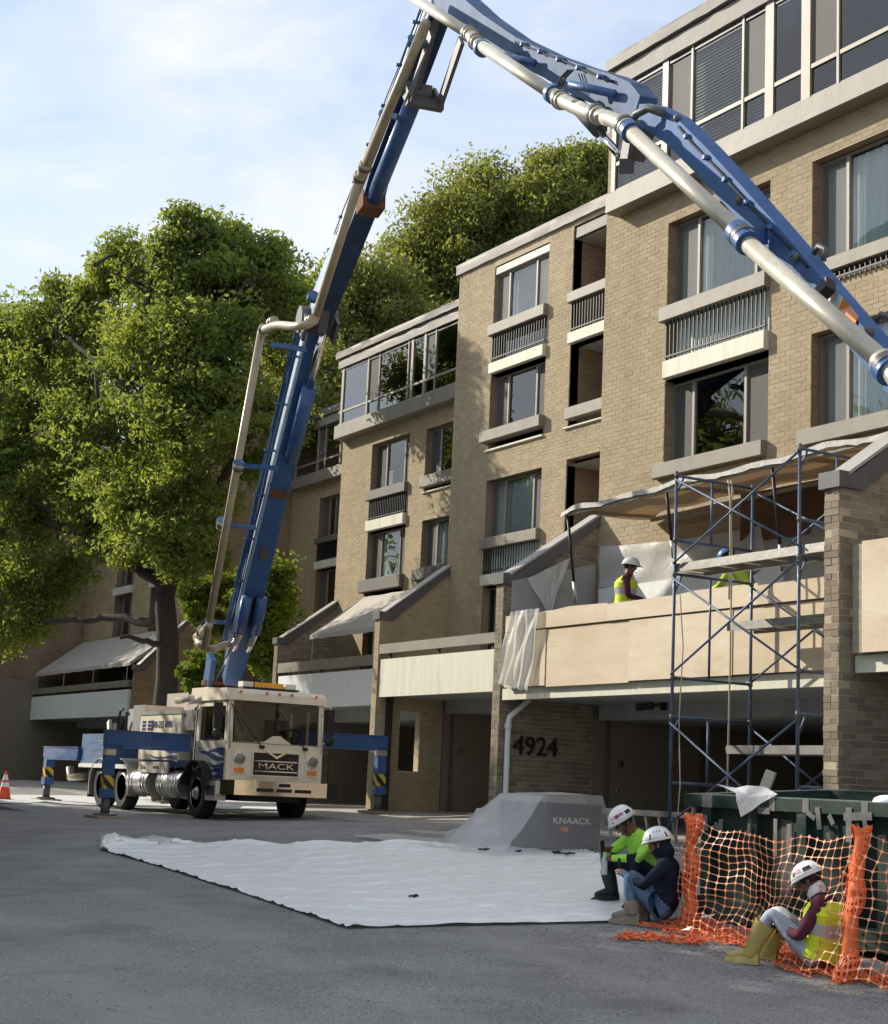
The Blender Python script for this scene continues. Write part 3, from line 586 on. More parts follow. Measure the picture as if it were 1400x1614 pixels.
part('balcony_backing', MB().quad((C[0], 20.22, 4.9), (C[1], 20.22, 4.9), (C[1], 20.22, 5.6), (C[0], 20.22, 5.6)), M['curtain'], B2)
beam(B2, 20, C[0]+.03, C[1]-.003, 4.69, 4.94, .1, 'cream', 'balcony_slab'); window(B2, 20, *C, 2.3, 4.66, [.3, .7], kinds='ppp' and ['pane', 'pane', 'pane'])
for zb, zt in ((10.02, 12.3), (8.0, 9.82), (4.72, 7.1)): loggia(B2, 20, *D, zb, zt)
beam(B2, 20, D[0]+.06, D[1], 12.3, 12.56, -.03, 'coping', 'head_panel')
beam(B2, 20, D[0]-.02, D[1], 10.78, 11.02, .12); railing(B2, 20, D[0]+.04, D[1], 10.1, 10.78); beam(B2, 20, D[0]+.02, D[1]-.003, 9.83, 10.09, .1, 'cream', 'balcony_slab')
beam(B2, 20, D[0]+.02, D[1], 8.1, 8.37, .12); beam(B2, 20, D[0]-.1, D[1], 7.91, 7.96, .06, 'cream', 'window_sill')
fin(B2, -33.62, 18.16, 20, GZ+.2, 4.02, 5.3, 26, holes=[(18.83, 19.38, .36, 1.75)], dimmed=False)
balcony(B2, -33.6, -23.9, 18.2, 20, 2.03, 2.91, bz=1.75, fasc='cream', Yend=25)
part('door', MB().box(-33.62, -33.57, 20.3, 22.4, GZ+.4, 1.75), M['panel_tan'], B2)
[part('door_jamb', MB().box(-33.61, -33.55, y_, y_+.07, GZ+.4, 1.74), M['bronze_dark'], B2) for y_ in (20.22, 22.41)]; part('door_knob', MB().ell((-33.54, 20.45, .45), .035, .035, .035), M['steel_k'], B2)
part('downpipe', MB().box(-33.6, -33.48, 18.42, 18.55, GZ+.3, 2.05), mat('dark_brown_pipe', (.04, .028, .022), .5), B2)
# --- block 3
B3 = thing('apartment_block', 'tan brick apartment block with glazed top storey and grey awning over its balcony', 'apartment block', (-39, 22.4, -.6), 'apartment blocks in a stepped row')
Gc = (-42.52, -40.22); Hc = (-39.27, -36.9)
H3 = [(*Gc, 7.42, 10.12), (*Gc, 5.45, 7.42), (*Hc, 8.2, 10.05), (*Hc, 5.7, 7.4), (-42.5, -41.2, 3.0, 4.9)]
wall(B3, -44.5, -33.75, 22.4, 2.2, 10.56, H3); shell(B3, -44.5, -33.75, 22.4, 13.2)
window(B3, 22.4, *Gc, 8.64, 10.1, [.3, .78], fill='blind', fin=9.25); beam(B3, 22.4, Gc[0]-.05, Gc[1]+.03, 8.37, 8.66, mt='bronze_dark'); railing(B3, 22.4, Gc[0]+.05, Gc[1], 7.76, 8.37); beam(B3, 22.4, Gc[0]+.03, Gc[1]-.003, 7.43, 7.75, .12, 'cream', 'balcony_slab')
window(B3, 22.4, *Gc, 5.9, 7.4, [.27, .76], lt=False); beam(B3, 22.4, Gc[0]-.15, Gc[1]+.06, 5.6, 5.97, .16, 'bronze_dark')
window(B3, 22.4, *Hc, 8.64, 10.03, [.25, .75], fill=None); beam(B3, 22.4, Hc[0]-.06, Hc[1]+.1, 8.33, 8.66, .13); beam(B3, 22.4, Hc[0]-.05, Hc[1]+.1, 8.17, 8.22, .06, 'cream', 'window_sill')
window(B3, 22.4, *Hc, 5.9, 7.38, [.25, .75]); beam(B3, 22.4, Hc[0]-.25, Hc[1]+.1, 5.7, 6.03, .13, 'bronze_dark')
window(B3, 22.4, -42.5, -41.2, 3.0, 4.88, [.5], fill=None)
sunroom(B3, -44.5, -33.9, 22.4, 10.54, 10.97, 12.8, 13.1, 13.34, [-44.2, -42.54, -41.82, -40.06, -39.83, -39.1, -38.5, -36.5, -34.2], [.14, .09, .05, .05, .12, .12, .05, .1, .1], 'pspppspp', split=11.4)
fin(B3, -44.3, 20.5, 22.4, GZ+.2, 4.2, 5.47, 28, geo=True, dimmed=True)
balcony(B3, -44.25, -33.9, 20.55, 22.4, 2.09, 3.06, rb=(3.16, 3.44), bz=1.8, Yend=27)
# --- blocks further left, behind the trees
B4 = thing('apartment_block', 'narrow sunlit tan brick apartment block behind the blue boom, farthest of the lit row', 'apartment block', (-49.5, 25.5, -.6), 'apartment blocks in a stepped row')
Jc = (-52.25, -50.4)
wall(B4, -54.6, -44.5, 25.5, 1.8, 10.68, [(*Jc, 7.5, 10.14), (*Jc, 5.4, 7.5)]); shell(B4, -54.6, -44.5, 25.5, 13.2)
window(B4, 25.5, *Jc, 8.64, 10.12, [.3, .55], fill=None); beam(B4, 25.5, Jc[0]-.03, Jc[1]+.03, 8.45, 8.66, mt='bronze_dark'); railing(B4, 25.5, Jc[0]+.05, Jc[1], 7.8, 8.45); beam(B4, 25.5, Jc[0]+.03, Jc[1]-.003, 7.52, 7.8, .12, 'cream', 'balcony_slab'); window(B4, 25.5, *Jc, 5.45, 7.48, [.35, .8], fill=None)
sunroom(B4, -54.2, -44.6, 25.5, 10.66, 11.05, 12.7, 13.03, 13.3, [-53.9, -52.1, -51.5, -50.3, -48, -44.8], [.14, .09, .05, .1, .1, .1], 'pspps', split=11.45)
balcony(B4, -54.4, -44.6, 23.4, 25.5, 2.05, 2.95, bz=1.8, Yend=31)
B5 = thing('apartment_block', 'shaded brick apartment block behind the big tree, tan awning over its long balcony', 'apartment block', (-60, 21.7, -.5), 'apartment blocks in a stepped row')
W5 = [(-62.6, -60.6, 7.3, 10.1), (-62.6, -60.6, 4.9, 7.0), (-58.6, -56.6, 7.3, 10.1), (-58.6, -56.6, 4.9, 7.0), (-63.8, -62.3, 8.4, 9.8), (-64, -57, 3., 5.)]
wall(B5, -66.2, -54.6, 21.7, 2.0, 13.1, W5, geo=False); shell(B5, -66.2, -54.6, 21.7, 13.2); coping(B5, -66.2, -54.6, 21.7, 13.08, 13.3, .1)
for a, b, c, d in W5: window(B5, 21.7, a, b, c, d, [.3, .7], fill=None)
for a, b, c, d in W5[:4]: beam(B5, 21.7, a, b, c-.3, c, .12, 'cream', 'balcony_slab')
fin(B5, -54.4, 19.8, 21.7, GZ, 3.75, 5.6, 27, geo=False)
balcony(B5, -66.1, -54.7, 19.7, 21.7, 2.0, 2.92, rb=(3.02, 3.25), bz=1.75, fasc='white', Yend=27)
B6 = thing('apartment_block', 'shaded brown brick apartment block at the left edge behind the branches', 'apartment block', (-71, 18.2, -.5), 'apartment blocks in a stepped row')
W6 = [(-70.6, -68.4, 7.3, 10.1), (-70.6, -68.4, 4.9, 7.0)]
wall(B6, -77, -66.25, 18.2, 2., 13.1, W6, geo=False); shell(B6, -77, -66.25, 18.2, 13.2); coping(B6, -77, -66.2, 18.2, 13.08, 13.3, .1)
for a, b, c, d in W6: window(B6, 18.2, a, b, c, d, [.3, .7], fill=None)
fin(B6, -66.1, 16.3, 18.2, GZ, 3.75, 5.2, 23, geo=False)
balcony(B6, -77, -66.3, 16.2, 18.2, 2.0, 2.92, rb=(3.02, 3.25), bz=1.75, Yend=23)
# --- block at the right edge, only its fin and boarded balcony show
B0 = thing('apartment_block', 'brick fin wall with dark sloped flashing and a boarded balcony at the right edge', 'apartment block', (-8, 15, -.8), 'apartment blocks in a stepped row')
wall(B0, -13.3, -3, 15, 1.6, 13.1, [(-11.5, -9, 7.3, 10), (-11.5, -9, 5.4, 7)], geo=False); shell(B0, -13.3, -3, 15, 13.2); coping(B0, -13.3, -3, 15, 13.08, 13.3, .1)
for a, b, c, d in ((-11.5, -9, 7.3, 10), (-11.5, -9, 5.4, 7)): window(B0, 15, a, b, c, d, [.3, .7], fill=None)
fin(B0, -13.3, 13.0, 15.0, GZ-.2, 3.72, 5.0, 21, single=True, beamz=1.4)
balcony(B0, -13.27, -3, 13.2, 15, 1.47, 1.66, rail=False, fasc='cream', bz=1.2, Yend=21)
# ------------------------------------------------------------------ pump truck
M['truck_cream'] = mat('cream_truck_paint', (.78, .70, .55), .38, var=.09, scale=3, coat=.3)
M['blue'] = mat('blue_steel_paint', (.035, .10, .26), .45, var=.16, scale=2.5, bump=.08, bscale=8, coat=.25)
M['blue_lt'] = mat('worn_blue_white_paint', (.42, .50, .58), .3, var=.2, scale=3, coat=.4)  # pale copy of the boom blue: sunlight on its street side painted in
M['chrome'] = mat('chrome', (.75, .73, .70), .12, 1., var=.04, bump=.12, bscale=4)
M['steel'] = mat('scuffed_aluminium', (.55, .53, .50), .35, .9, var=.12, scale=8, bump=.1, bscale=12)
M['pipe'] = mat('worn_tan_pipe', (.42, .35, .235), .45, .1, var=.16, scale=3, coat=.15)
M['pipe_lt'] = mat('worn_grey_pipe', (.50, .46, .36), .36, .25, var=.14, scale=3, coat=.2)
M['rubber'] = mat('black_rubber', (.018, .018, .018), .8, var=.2, bump=.2, bscale=60)
M['orange_lens'] = mat('amber_lens', (.75, .22, .02), .25, coat=.5)
M['beacon'] = mat('amber_beacon', (.9, .38, .02), .2, coat=.6)
M['flame'] = mat('dark_blue_decal', (.035, .05, .16), .35, coat=.3)
M['flame_w'] = mat('white_decal', (.72, .70, .66), .35, coat=.3)
M['yellow'] = mat('yellow_decal', (.62, .42, .04), .5)
M['rust'] = mat('rusty_steel', (.15, .065, .03), .9, var=.3, scale=9, bump=.3)
M['windscreen'] = glass_mat('windscreen', (.62, .60, .56), 1.4, wob=.1)
M['timber'] = mat('weathered_timber', (.33, .28, .2), .85, var=.2, scale=4, stretch=(1, 1, 6), bump=.2)
M['seat'] = mat('dark_grey_seat', (.05, .05, .052), .8)
speckle(M['truck_cream'], 9, .60, .70, (.40, .36, .29), .55); speckle(M['truck_cream'], 1.5, .55, .75, (.48, .42, .32), .5, (1, 1, .4)); speckle(M['pipe'], 5, .58, .7, (.27, .21, .13), .7); speckle(M['pipe_lt'], 5, .58, .7, (.33, .29, .22), .7); speckle(M['blue'], 4, .60, .70, (.16, .20, .27), .6); speckle(M['blue'], 11, .67, .72, (.20, .13, .08), .7); speckle(M['steel'], 6, .58, .7, (.3, .28, .25), .6)
def text(name, s, size, mt, loc, rot, parent=None, ext=.006, label=None, sx=1.):
    c = bpy.data.curves.new('lettering', 'FONT'); c.body = s; c.size = size; c.extrude = ext; c.align_x = 'CENTER'; c.align_y = 'CENTER'; c.resolution_u = 3
    t = bpy.data.objects.new('tmp', c); COL.objects.link(t); dg = bpy.context.evaluated_depsgraph_get(); me = bpy.data.meshes.new_from_object(t.evaluated_get(dg))
    bpy.data.objects.remove(t); R = rot.to_4x4() if isinstance(rot, Matrix) else rot
    me.transform(Matrix.Translation(loc) @ R @ Matrix.Diagonal((sx, 1, 1, 1))); me.materials.clear(); me.materials.append(mt); me.name = name
    return link(name, me, parent, label=label) if parent else me
FX = Matrix(((0, 0, 1), (1, 0, 0), (0, 1, 0)))      # text facing +x, reading along +y
FS = Matrix(((1, 0, 0), (0, 0, -1), (0, 1, 0)))     # text facing -y, reading along +x
TG = -.86
T = thing('concrete_pump_truck', 'cream and blue concrete pump truck with its long boom raised over the car park', 'pump truck', (-36, 14.6, TG))
YL, YR, XF, XB = 13.52, 15.72, -31.38, -33.1      # cab sides, front, back
# cab shell
cab = MB()
fr = [(YL, -.03), (YR, -.03), (YR, .76), (14.98, .76), (14.72, .92), (14.56, .92), (14.30, .76), (YL, .76)]
cab.prism([(XF, y, z) for y, z in fr], (-.07, 0, 0))
for y0, y1 in ((YL, YL+.11), (YR-.11, YR)): cab.prism([(XF, y0, .755), (XF, y1, .755), (XF-.06, y1, 1.68), (XF-.06, y0, 1.68)], (-.09, 0, 0))
cab.prism([(XF, 14.61, .90), (XF, 14.67, .90), (XF-.06, 14.67, 1.68), (XF-.06, 14.61, 1.68)], (-.05, 0, 0), 1)
cab.prism([(XF+.02, 0, 1.62), (XF-.02, 0, 1.78), (XF-.14, 0, 1.87), (XB+.1, 0, 1.87), (XB, 0, 1.80), (XB, 0, 1.62)], (0, YR-YL+.08, 0))
for v in range(len(cab.v)-12, len(cab.v)): cab.v[v] = (cab.v[v][0], cab.v[v][1]+YL-.04, cab.v[v][2])
cab.box(XB, XB+.05, YL+.02, YR-.02, .0, 1.62); cab.box(XB+.05, XF-.07, YL+.05, YR-.05, .0, .06); cab.box(XF-.5, XF-.09, YL+.06, YR-.06, .55, .74, 1)
for y0 in (YL, YR-.06):
    cab.prism([(XF-.1, y0, -.35), (XF-.1, y0, .78), (XB+.02, y0, .78), (XB+.02, y0, .1), (XB+.25, y0, .12), (XB+.6, y0, .02), (XF-.45, y0, -.35)], (0, .06, 0))
    cab.box(XB+.02, XB+.16, y0, y0+.06, .78, 1.62); cab.box(XB+.95, XB+1.02, y0, y0+.06, .78, 1.62); cab.box(XF-.18, XF-.1, y0, y0+.06, .78, 1.62); cab.box(XB+.16, XF-.1, y0+.004, y0+.056, 1.5, 1.62)
part('cab', cab, [M['truck_cream'], M['dark']], T, 30)
for a, b in ((YL+.11, 14.61), (14.67, YR-.11)):
    lo = .92
    pts = [(a, .77), (14.27 if a < 14 else 15.0, .77), (14.55 if a < 14 else 14.72, .93), (b if a < 14 else a, .93), (b if a < 14 else a, 1.63), (a if a < 14 else b, 1.63)] if a < 14 else [(14.98, .77), (b, .77), (b, 1.63), (a, 1.63), (a, .93), (14.74, .93)]
    part('windscreen', MB().add([(XF-.03-.05*(z-.77), y, z) for y, z in pts], [tuple(range(len(pts)))]), M['windscreen'], T)
for y0 in (YL+.03, YR-.03):
    part('side_window', MB().quad((XB+.16, y0, .79), (XB+.95, y0, .79), (XB+.95, y0, 1.5), (XB+.16, y0, 1.5)).quad((XB+1.02, y0, .79), (XF-.18, y0, .79), (XF-.18, y0, 1.5), (XB+1.02, y0, 1.5)), M['windscreen'], T)
sb = MB()
for y in (13.95, 15.2): sb.box(XF-1.3, XF-.75, y-.25, y+.25, .1, .6); sb.box(XF-1.4, XF-1.2, y-.23, y+.23, .55, 1.3)
part('seat', sb, M['seat'], T)
sw = MB(); q = [(XF-.52+.1*math.sin(a), 15.2+.21*math.cos(a), .92+.17*math.sin(a)) for a in np.linspace(0, 2*math.pi, 20)]; sw.tube(q, .016, 6); sw.tube([(XF-.4, 15.2, .7), (XF-.52, 15.2, .92)], .025, 6); part('steering_wheel', sw, M['dark'], T)
bc = MB().box(XF-.3, XF-.12, 14.15, 14.6, .76, .8); part('dashboard_papers', bc, M['white'], T)
# grille, badge lettering, lamps
g = MB(); gy0, gy1, gz0, gz1 = 14.12, 15.16, .10, .56
g.box(XF-.02, XF+.012, gy0, gy1, gz0, gz1, 0)
for z in (.18, .39): g.box(XF+.012, XF+.04, gy0+.03, gy1-.03, z-.012, z+.012, 1)
for a, b, c, d in ((gy0-.03, gy0, gz0-.03, gz1+.03), (gy1, gy1+.03, gz0-.03, gz1+.03), (gy0, gy1, gz1, gz1+.03), (gy0, gy1, gz0-.03, gz0)): g.box(XF, XF+.035, a, b, c, d, 2)
for i in range(24): y = gy0+.03+i*(gy1-gy0-.06)/23; g.box(XF+.012, XF+.018, y-.006, y+.006, gz0+.02, gz1-.02, 3)
g.prism([(XF+.014, 14.36, .60), (XF+.014, 14.64, .44), (XF+.014, 14.92, .60), (XF+.014, 14.86, .60), (XF+.014, 14.64, .50), (XF+.014, 14.42, .60)], (.035, 0, 0), 1)
part('grille', g, [M['dark'], M['chrome'], M['truck_cream'], M['seat']], T)
text('badge_lettering', 'MACK', .17, M['chrome'], (XF+.03, 14.64, .285), FX, T, .012, sx=1.75)
for y in (13.80, 15.48):
    b = MB(); b.box(XF, XF+.02, y-.17, y+.17, .1, .62); part('headlight_bezel', b, M['truck_cream'], T)
    h = MB(); h.lathe([(.135, XF+.02), (.13, XF+.05), (.11, XF+.05)], (0, y, .42), 'x', 20, 1); h.lathe([(.11, XF+.045), (.09, XF+.07), (.04, XF+.085)], (0, y, .42), 'x', 20, 0); part('headlight', h, [M['white'], M['chrome']], T, True)
    part('turn_signal', MB().box(XF+.02, XF+.045, y-.11, y+.11, .14, .23), M['orange_lens'], T)
    part('headlight_lens', MB().lathe([(.112, XF+.075), (.08, XF+.1), (.03, XF+.11)], (0, y, .42), 'x', 18), M['windscreen'], T, True)
bp = MB(); bx = XF+.32
bp.prism([(XF-.45, 13.42, 0), (XF-.45, 13.42, -.02), (bx-.25, 13.40, -.02), (bx, 13.6, -.02), (bx, 15.72, -.02), (bx-.1, 15.92, -.02), (XF-.3, 15.92, -.02), (XF-.3, 15.8, -.02), (bx-.2, 15.6, -.02), (bx-.2, 13.75, -.02), (XF-.35, 13.55, -.02)][1:], (0, 0, -.3))
for y0, y1, z0, z1 in ((14.1, 14.48, -.24, -.17), (14.55, 14.9, -.24, -.17), (14.97, 15.35, -.24, -.17), (14.6, 14.86, -.13, -.06)): bp.box(bx-.05, bx+.004, y0, y1, z0, z1, 1)
part('bumper', bp, [M['chrome'], M['dark']], T)
part('bumper_end', MB().box(bx-.3, bx+.012, 15.72, 15.96, -.33, -.02), M['dark'], T)
st = MB().box(XF-.62, XF-.1, 13.36, 13.6, -.46, -.06); st.box(XF-.56, XF-.16, 13.35, 13.362, -.36, -.16, 1); part('step', st, [M['steel'], M['dark']], T)
for y in (13.75, 14.35, 14.64, 14.93, 15.5): part('marker_lamp', MB().ell((XF-.0, y, 1.80), .035, .04, .03, 8, 4), M['orange_lens'], T, True)
lb = MB().box(XF-.75, XF-.45, 14.0, 15.3, 1.9, 1.94, 1); part('light_bar_base', lb, M['dark'], T)
for y0, y1, k in ((14.0, 14.24, 'flame_w'), (14.28, 14.95, 'beacon'), (15.0, 15.25, 'flame_w')): part('beacon', MB().box(XF-.74, XF-.5, y0, y1, 1.94, 2.05), M[k], T, label='amber beacon' if k == 'beacon' else 'clear work lamp')
for s in (.1, .35): part('air_horn', MB().tube([(XB-.6, YL+s-.35, 1.62), (XB+.25, YL+s-.35, 1.66)], .07, 12), M['truck_cream'], T, True) if s else None
# wipers and mirrors
for y in (14.28, 15.28):
    w = MB(); w.tube([(XF+.02, y+.02, .68), (XF+.03, y-.28, 1.0), (XF+.01, y-.62, 1.42)], .011, 5); w.tube([(XF+.02, y-.42, .95), (XF-.0, y-.72, 1.55)], .013, 5); w.ell((XF+.02, y+.02, .68), .04, .07, .04); part('wiper', w, M['dark'], T)
for y, sg in ((YL, -1), (YR, 1)):
    mm = MB(); yy = y+sg*.2
    mm.tube([(XF-.25, y, 1.62), (XF-.12, yy, 1.6), (XF-.1, yy, .85), (XF-.25, y, .8)], .014, 6, 1); mm.box(XF-.16, XF-.08, yy-.09, yy+.09, 1.0, 1.55, 0); mm.ell((XF-.1, yy, .88), .06, .12, .12, 10, 6); part('mirror', mm, [M['dark'], M['chrome']], T, 40)
# flame decals on cab side and side box
def flames(parent, x0, x1, z0, z1, y, n=5, seed=3, fat=1.):
    r = random.Random(seed); H = z1-z0; Lx = x1-x0
    for lay, k, dy in ((0, 'flame_w', 0), (1, 'flame', .003)):
        mb = MB(); rr = random.Random(seed)
        for i in range(n):
            za = z0+H*(.08+.84*i/n); ln = Lx*(.55+.45*rr.random()); wv = rr.random()*6; w0 = fat*H/n*(.95 if lay == 0 else .68)
            up = []; dn = []
            for k_ in range(13):
                t = k_/12; x = x1-ln*t; zc = za+H*.13*math.sin(wv+t*4.2)*t+.10*H*t; ww = w0*(1-t)**.7*(.75+.35*math.sin(t*6+wv))
                up.append((x, y-dy, zc+ww/2)); dn.append((x, y-dy, zc-ww/2))
            vs = up+dn; mb.add(vs, [(j, j+1, 13+j+1, 13+j) for j in range(12)])
            for v in range(len(mb.v)-26, len(mb.v)): mb.v[v] = (mb.v[v][0], mb.v[v][1]-i*.0006, mb.v[v][2])
        part('flame_decal', mb, M[k], parent)
part('door_seam', MB().box(XB+.19, XB+.205, YL-.003, YL+.01, -.2, .77).box(XF-.12, XF-.105, YL-.003, YL+.01, -.3, .77), M['dark'], T); part('door_handle', MB().box(XB+.26, XB+.42, YL-.03, YL+.01, .60, .64), M['chrome'], T); part('grab_rail', MB().tube([(XB+.1, YL-.02, .1), (XB+.1, YL-.07, .2), (XB+.1, YL-.07, 1.4), (XB+.1, YL-.02, 1.5)], .016, 6), M['chrome'], T, True)
for y in (13.56, 15.68): part('grab_rail', MB().tube([(XF+.01, y, .62), (XF+.05, y, .66), (XF+.0, y, 1.4), (XF-.04, y, 1.44)], .014, 6), M['chrome'], T, True)
part('visor_seam', MB().box(XF+.0, XF+.004, YL+.06, YR-.06, .745, .755), M['seat'], T); part('licence_plate', MB().box(bx, bx+.01, 14.0, 14.06, -.2, -.12), M['white'], T)
flames(T, XB+.12, XF-.1, -.1, .74, YL-.004, 5, 4, 1.45)
text('door_lettering', "Plan's Pumping", .085, M['flame'], (XB+.75, YL-.006, .80), FS, T, .002)
part('flame_decal', MB().add([(XF-.1, YR+.004, 0), (XF-.1, YR+.004, .5), (XF-.7, YR+.004, .3)], [(0, 1, 2)]), M['flame'], T)
# chassis, fenders, wheels
ch = MB(); 
for y in (14.1, 15.05): ch.box(-40.6, XF-.2, y, y+.12, -.35, -.05)
for x in (-40.2, -37.5, -35, -33): ch.box(x, x+.15, 14.1, 15.1, -.3, -.1)
ch.tube([(-39.0, 14.6, -.32), (-33.5, 14.6, -.25)], .08, 8); ch.box(XF-.9, XF-.1, 13.9, 15.3, -.45, .0); ch.tube([(-32.62, 13.7, -.34), (-32.62, 15.5, -.34)], .08, 8); ch.tube([(-39, 13.7, -.3), (-39, 15.5, -.3)], .1, 8)
part('chassis', ch, M['dark'], T)
def wheel(x, y, z, sg, dual=False, front=True):
    r = .53; w = .30; mb = MB(); ys = [(r*.60, 0), (r*.86, -.01), (r*.955, .02), (r, .06), (r, w-.06), (r*.955, w-.02), (r*.86, w+.01), (r*.6, w)]
    mb.lathe([(a, y-sg*0+sg*b) for a, b in ys], (x, 0, z), 'y', 36); 
    for k in range(30):
        a = 2*math.pi*k/30; mb.bar((x+math.cos(a)*(r+.004), y+sg*.05, z+math.sin(a)*(r+.004)), (x+math.cos(a+.04)*(r+.004), y+sg*(w-.05), z+math.sin(a+.04)*(r+.004)), .05, .014, 0, side=(-math.sin(a), 0, math.cos(a)))
    W_ = part('wheel', MB().lathe([(.12, y+sg*.1), (.12, y+sg*.16)], (x, 0, z), 'y', 12), M['dark'], T)
    part('tyre', mb, M['rubber'], W_, 35)
    rm = MB(); d = -.02 if front else .12
    rm.lathe([(.325, y+sg*.0), (.315, y-sg*.006), (.30, y+sg*.03), (.27, y+sg*(.04+max(0, d))), (.16, y+sg*(.02+max(0, d))), (.12, y+sg*(-.02 if front else .06)), (.09, y+sg*(-.06 if front else .02)), (.03, y+sg*(-.07 if front else .01))], (x, 0, z), 'y', 30)
    for k in range(10):
        a = 2*math.pi*k/10; rm.ell((x+.20*math.cos(a), y+sg*(.025+max(0, d)), z+.20*math.sin(a)), .022, .03, .022, 8, 4, 1)
    for k in range(10):
        a = 2*math.pi*(k+.5)/10; rm.lathe([(.028, y+sg*(.036+max(0, d))), (.001, y+sg*(.0355+max(0, d)))], (x+.245*math.cos(a), 0, z+.245*math.sin(a)), 'y', 10, 2)
    part('rim', rm, [M['steel'], M['chrome'], M['dark']], W_, 30)
wheel(-32.62, 13.42, TG+.525, 1); wheel(-32.62, 15.80, TG+.525, -1)
for x in (-38.95, -37.45): wheel(x, 13.5, TG+.55, 1, front=False); wheel(x, 15.75, TG+.55, -1, front=False); 
def fender(x, y0, y1, z, r, a0, a1, mt='rubber'):
    mb = MB(); n = 16; vs = []
    for i in range(n+1):
        a = a0+(a1-a0)*i/n
        for rr in (r, r+.035): vs += [(x+rr*math.cos(a), y0, z+rr*math.sin(a)), (x+rr*math.cos(a), y1, z+rr*math.sin(a))]
    fs = []
    for i in range(n): o = 4*i; fs += [(o, o+4, o+5, o+1), (o+2, o+3, o+7, o+6), (o, o+2, o+6, o+4), (o+1, o+5, o+7, o+3)]
    part('fender', mb.add(vs, fs), M[mt], T, 40)
fender(-32.62, 13.3, 13.75, TG+.52, .66, .1, 2.9); fender(-32.62, 15.5, 15.9, TG+.52, .66, .1, 2.9)
fender(-38.95, 13.42, 13.9, TG+.55, .64, 1.2, 3.5, 'steel'); fender(-37.45, 13.42, 13.9, TG+.55, .64, -.3, 1.6, 'steel')
fl = MB(); fl.box(-39.75, -39.7, 13.45, 13.95, -.6, .1); part('mud_flap', fl, M['rubber'], T)
# tanks with straps
for xa, xb in ((-35.08, -33.75), (-37.0, -35.7)):
    t = MB(); pr = [(xa, 13.42+.3+.3*math.cos(a)*(1 if abs(math.cos(a)) < .9 else .98), -.17+.3*math.sin(a)) for a in np.linspace(0, 2*math.pi, 25)[:-1]]
    t.prism(pr, (xb-xa, 0, 0)); K = part('fuel_tank', t, M['steel'], T, 40)
    for f in (.15, .28, .72, .85): part('tank_strap', MB().lathe([(.305, xa+(xb-xa)*f-.02), (.314, xa+(xb-xa)*f-.02), (.314, xa+(xb-xa)*f+.02), (.305, xa+(xb-xa)*f+.02)], (0, 13.72, -.17), 'x', 24), M['chrome'], K)
    part('filler_cap', MB().tube([(xa+.5, 13.62, .1), (xa+.5, 13.6, .19)], .06, 10), M['dark'], K)
# side box with lettering, tread plate edge
sbx = MB().box(-36.35, -33.85, 13.45, 15.7, .35, 1.36); part('side_box', sbx, M['truck_cream'], T)
part('tread_plate', MB().box(-36.37, -33.8, 13.43, 15.72, 1.36, 1.44).box(-33.85, -33.3, 13.5, 15.7, 1.0, 1.44), M['steel'], T)
text('side_lettering', '540-235-0000', .22, M['flame'], (-34.95, 13.44, 1.13), FS, T, .003, sx=1.0)
lg = MB()
for x, w in ((-36.1, .22), (-35.8, .1), (-35.62, .22)): 
    for z in (1.04, 1.12, 1.2): lg.box(x-w/2, x+w/2, 13.44, 13.452, z-.028, z+.028)
part('side_emblem', lg, M['flame'], T); flames(T, -36.3, -33.9, .35, .95, 13.446, 4, 9, 1.3)
part('skirt_plate', MB().box(-36.3, -34.5, 13.46, 13.5, .05, .3), M['truck_cream'], T); text('skirt_lettering', '5.8 m', .14, M['flame'], (-36.0, 13.455, .17), FS, T, .002); text('skirt_lettering', '000-8016', .09, M['flame'], (-35.2, 13.455, .17), FS, T, .002)
# hopper at the rear
hp = MB(); hp.prism([(-40.45, 13.45, .22), (-40.45, 13.45, .95), (-38.2, 13.45, .95), (-38.2, 13.45, .22)], (0, 2.3, 0)); part('rear_deck', hp, M['blue'], T)
flames(T, -40.0, -38.3, .35, .9, 13.445, 3, 15, .45); part('deck_lip', MB().box(-40.5, -37.0, 13.42, 13.47, .12, .22), M['flame_w'], T)
pl = MB().box(-39.3, -36.4, 15.2, 15.26, 1.0, 2.05); part('plywood_board', pl, mat('grey_plywood', (.47, .39, .31), .8, var=.14, scale=5, stretch=(1, 1, .3)), T)
wt = MB().box(-37.9, -37.45, 13.7, 14.6, .95, 1.55); part('water_tank', wt, M['soffit'], T); part('water_tank', MB().box(-37.3, -36.6, 13.6, 14.6, .95, 1.62), M['steel'], T)
hz = MB(); hz.tube([(-38.3, 13.6, .95), (-38.2, 13.6, 1.5), (-38.0, 13.6, 1.55)], .03, 6); hz.tube([(-38.0, 13.6, 1.0), (-37.8, 13.6, 1.3), (-37.6, 13.55, 1.45)], .03, 6); hz.box(-38.4, -38.1, 13.5, 13.7, 1.0, 1.2); part('hand_wheel', hz, M['dark'], T)
sl_ = MB().tube([(-40.5, 14.2, .6), (-40.7, 14.2, 1.3), (-40.6, 14.2, 1.35), (-40.55, 14.2, .7)], .05, 8); part('step_handle', sl_, M['pipe'], T, True); sl_ = MB(); sl_.tube([(-40.4, 13.6, -.1), (-41.0, 13.4, -.15), (-41.1, 13.4, .1)], .1, 10); part('outlet_pipe', sl_, M['pipe'], T, True)
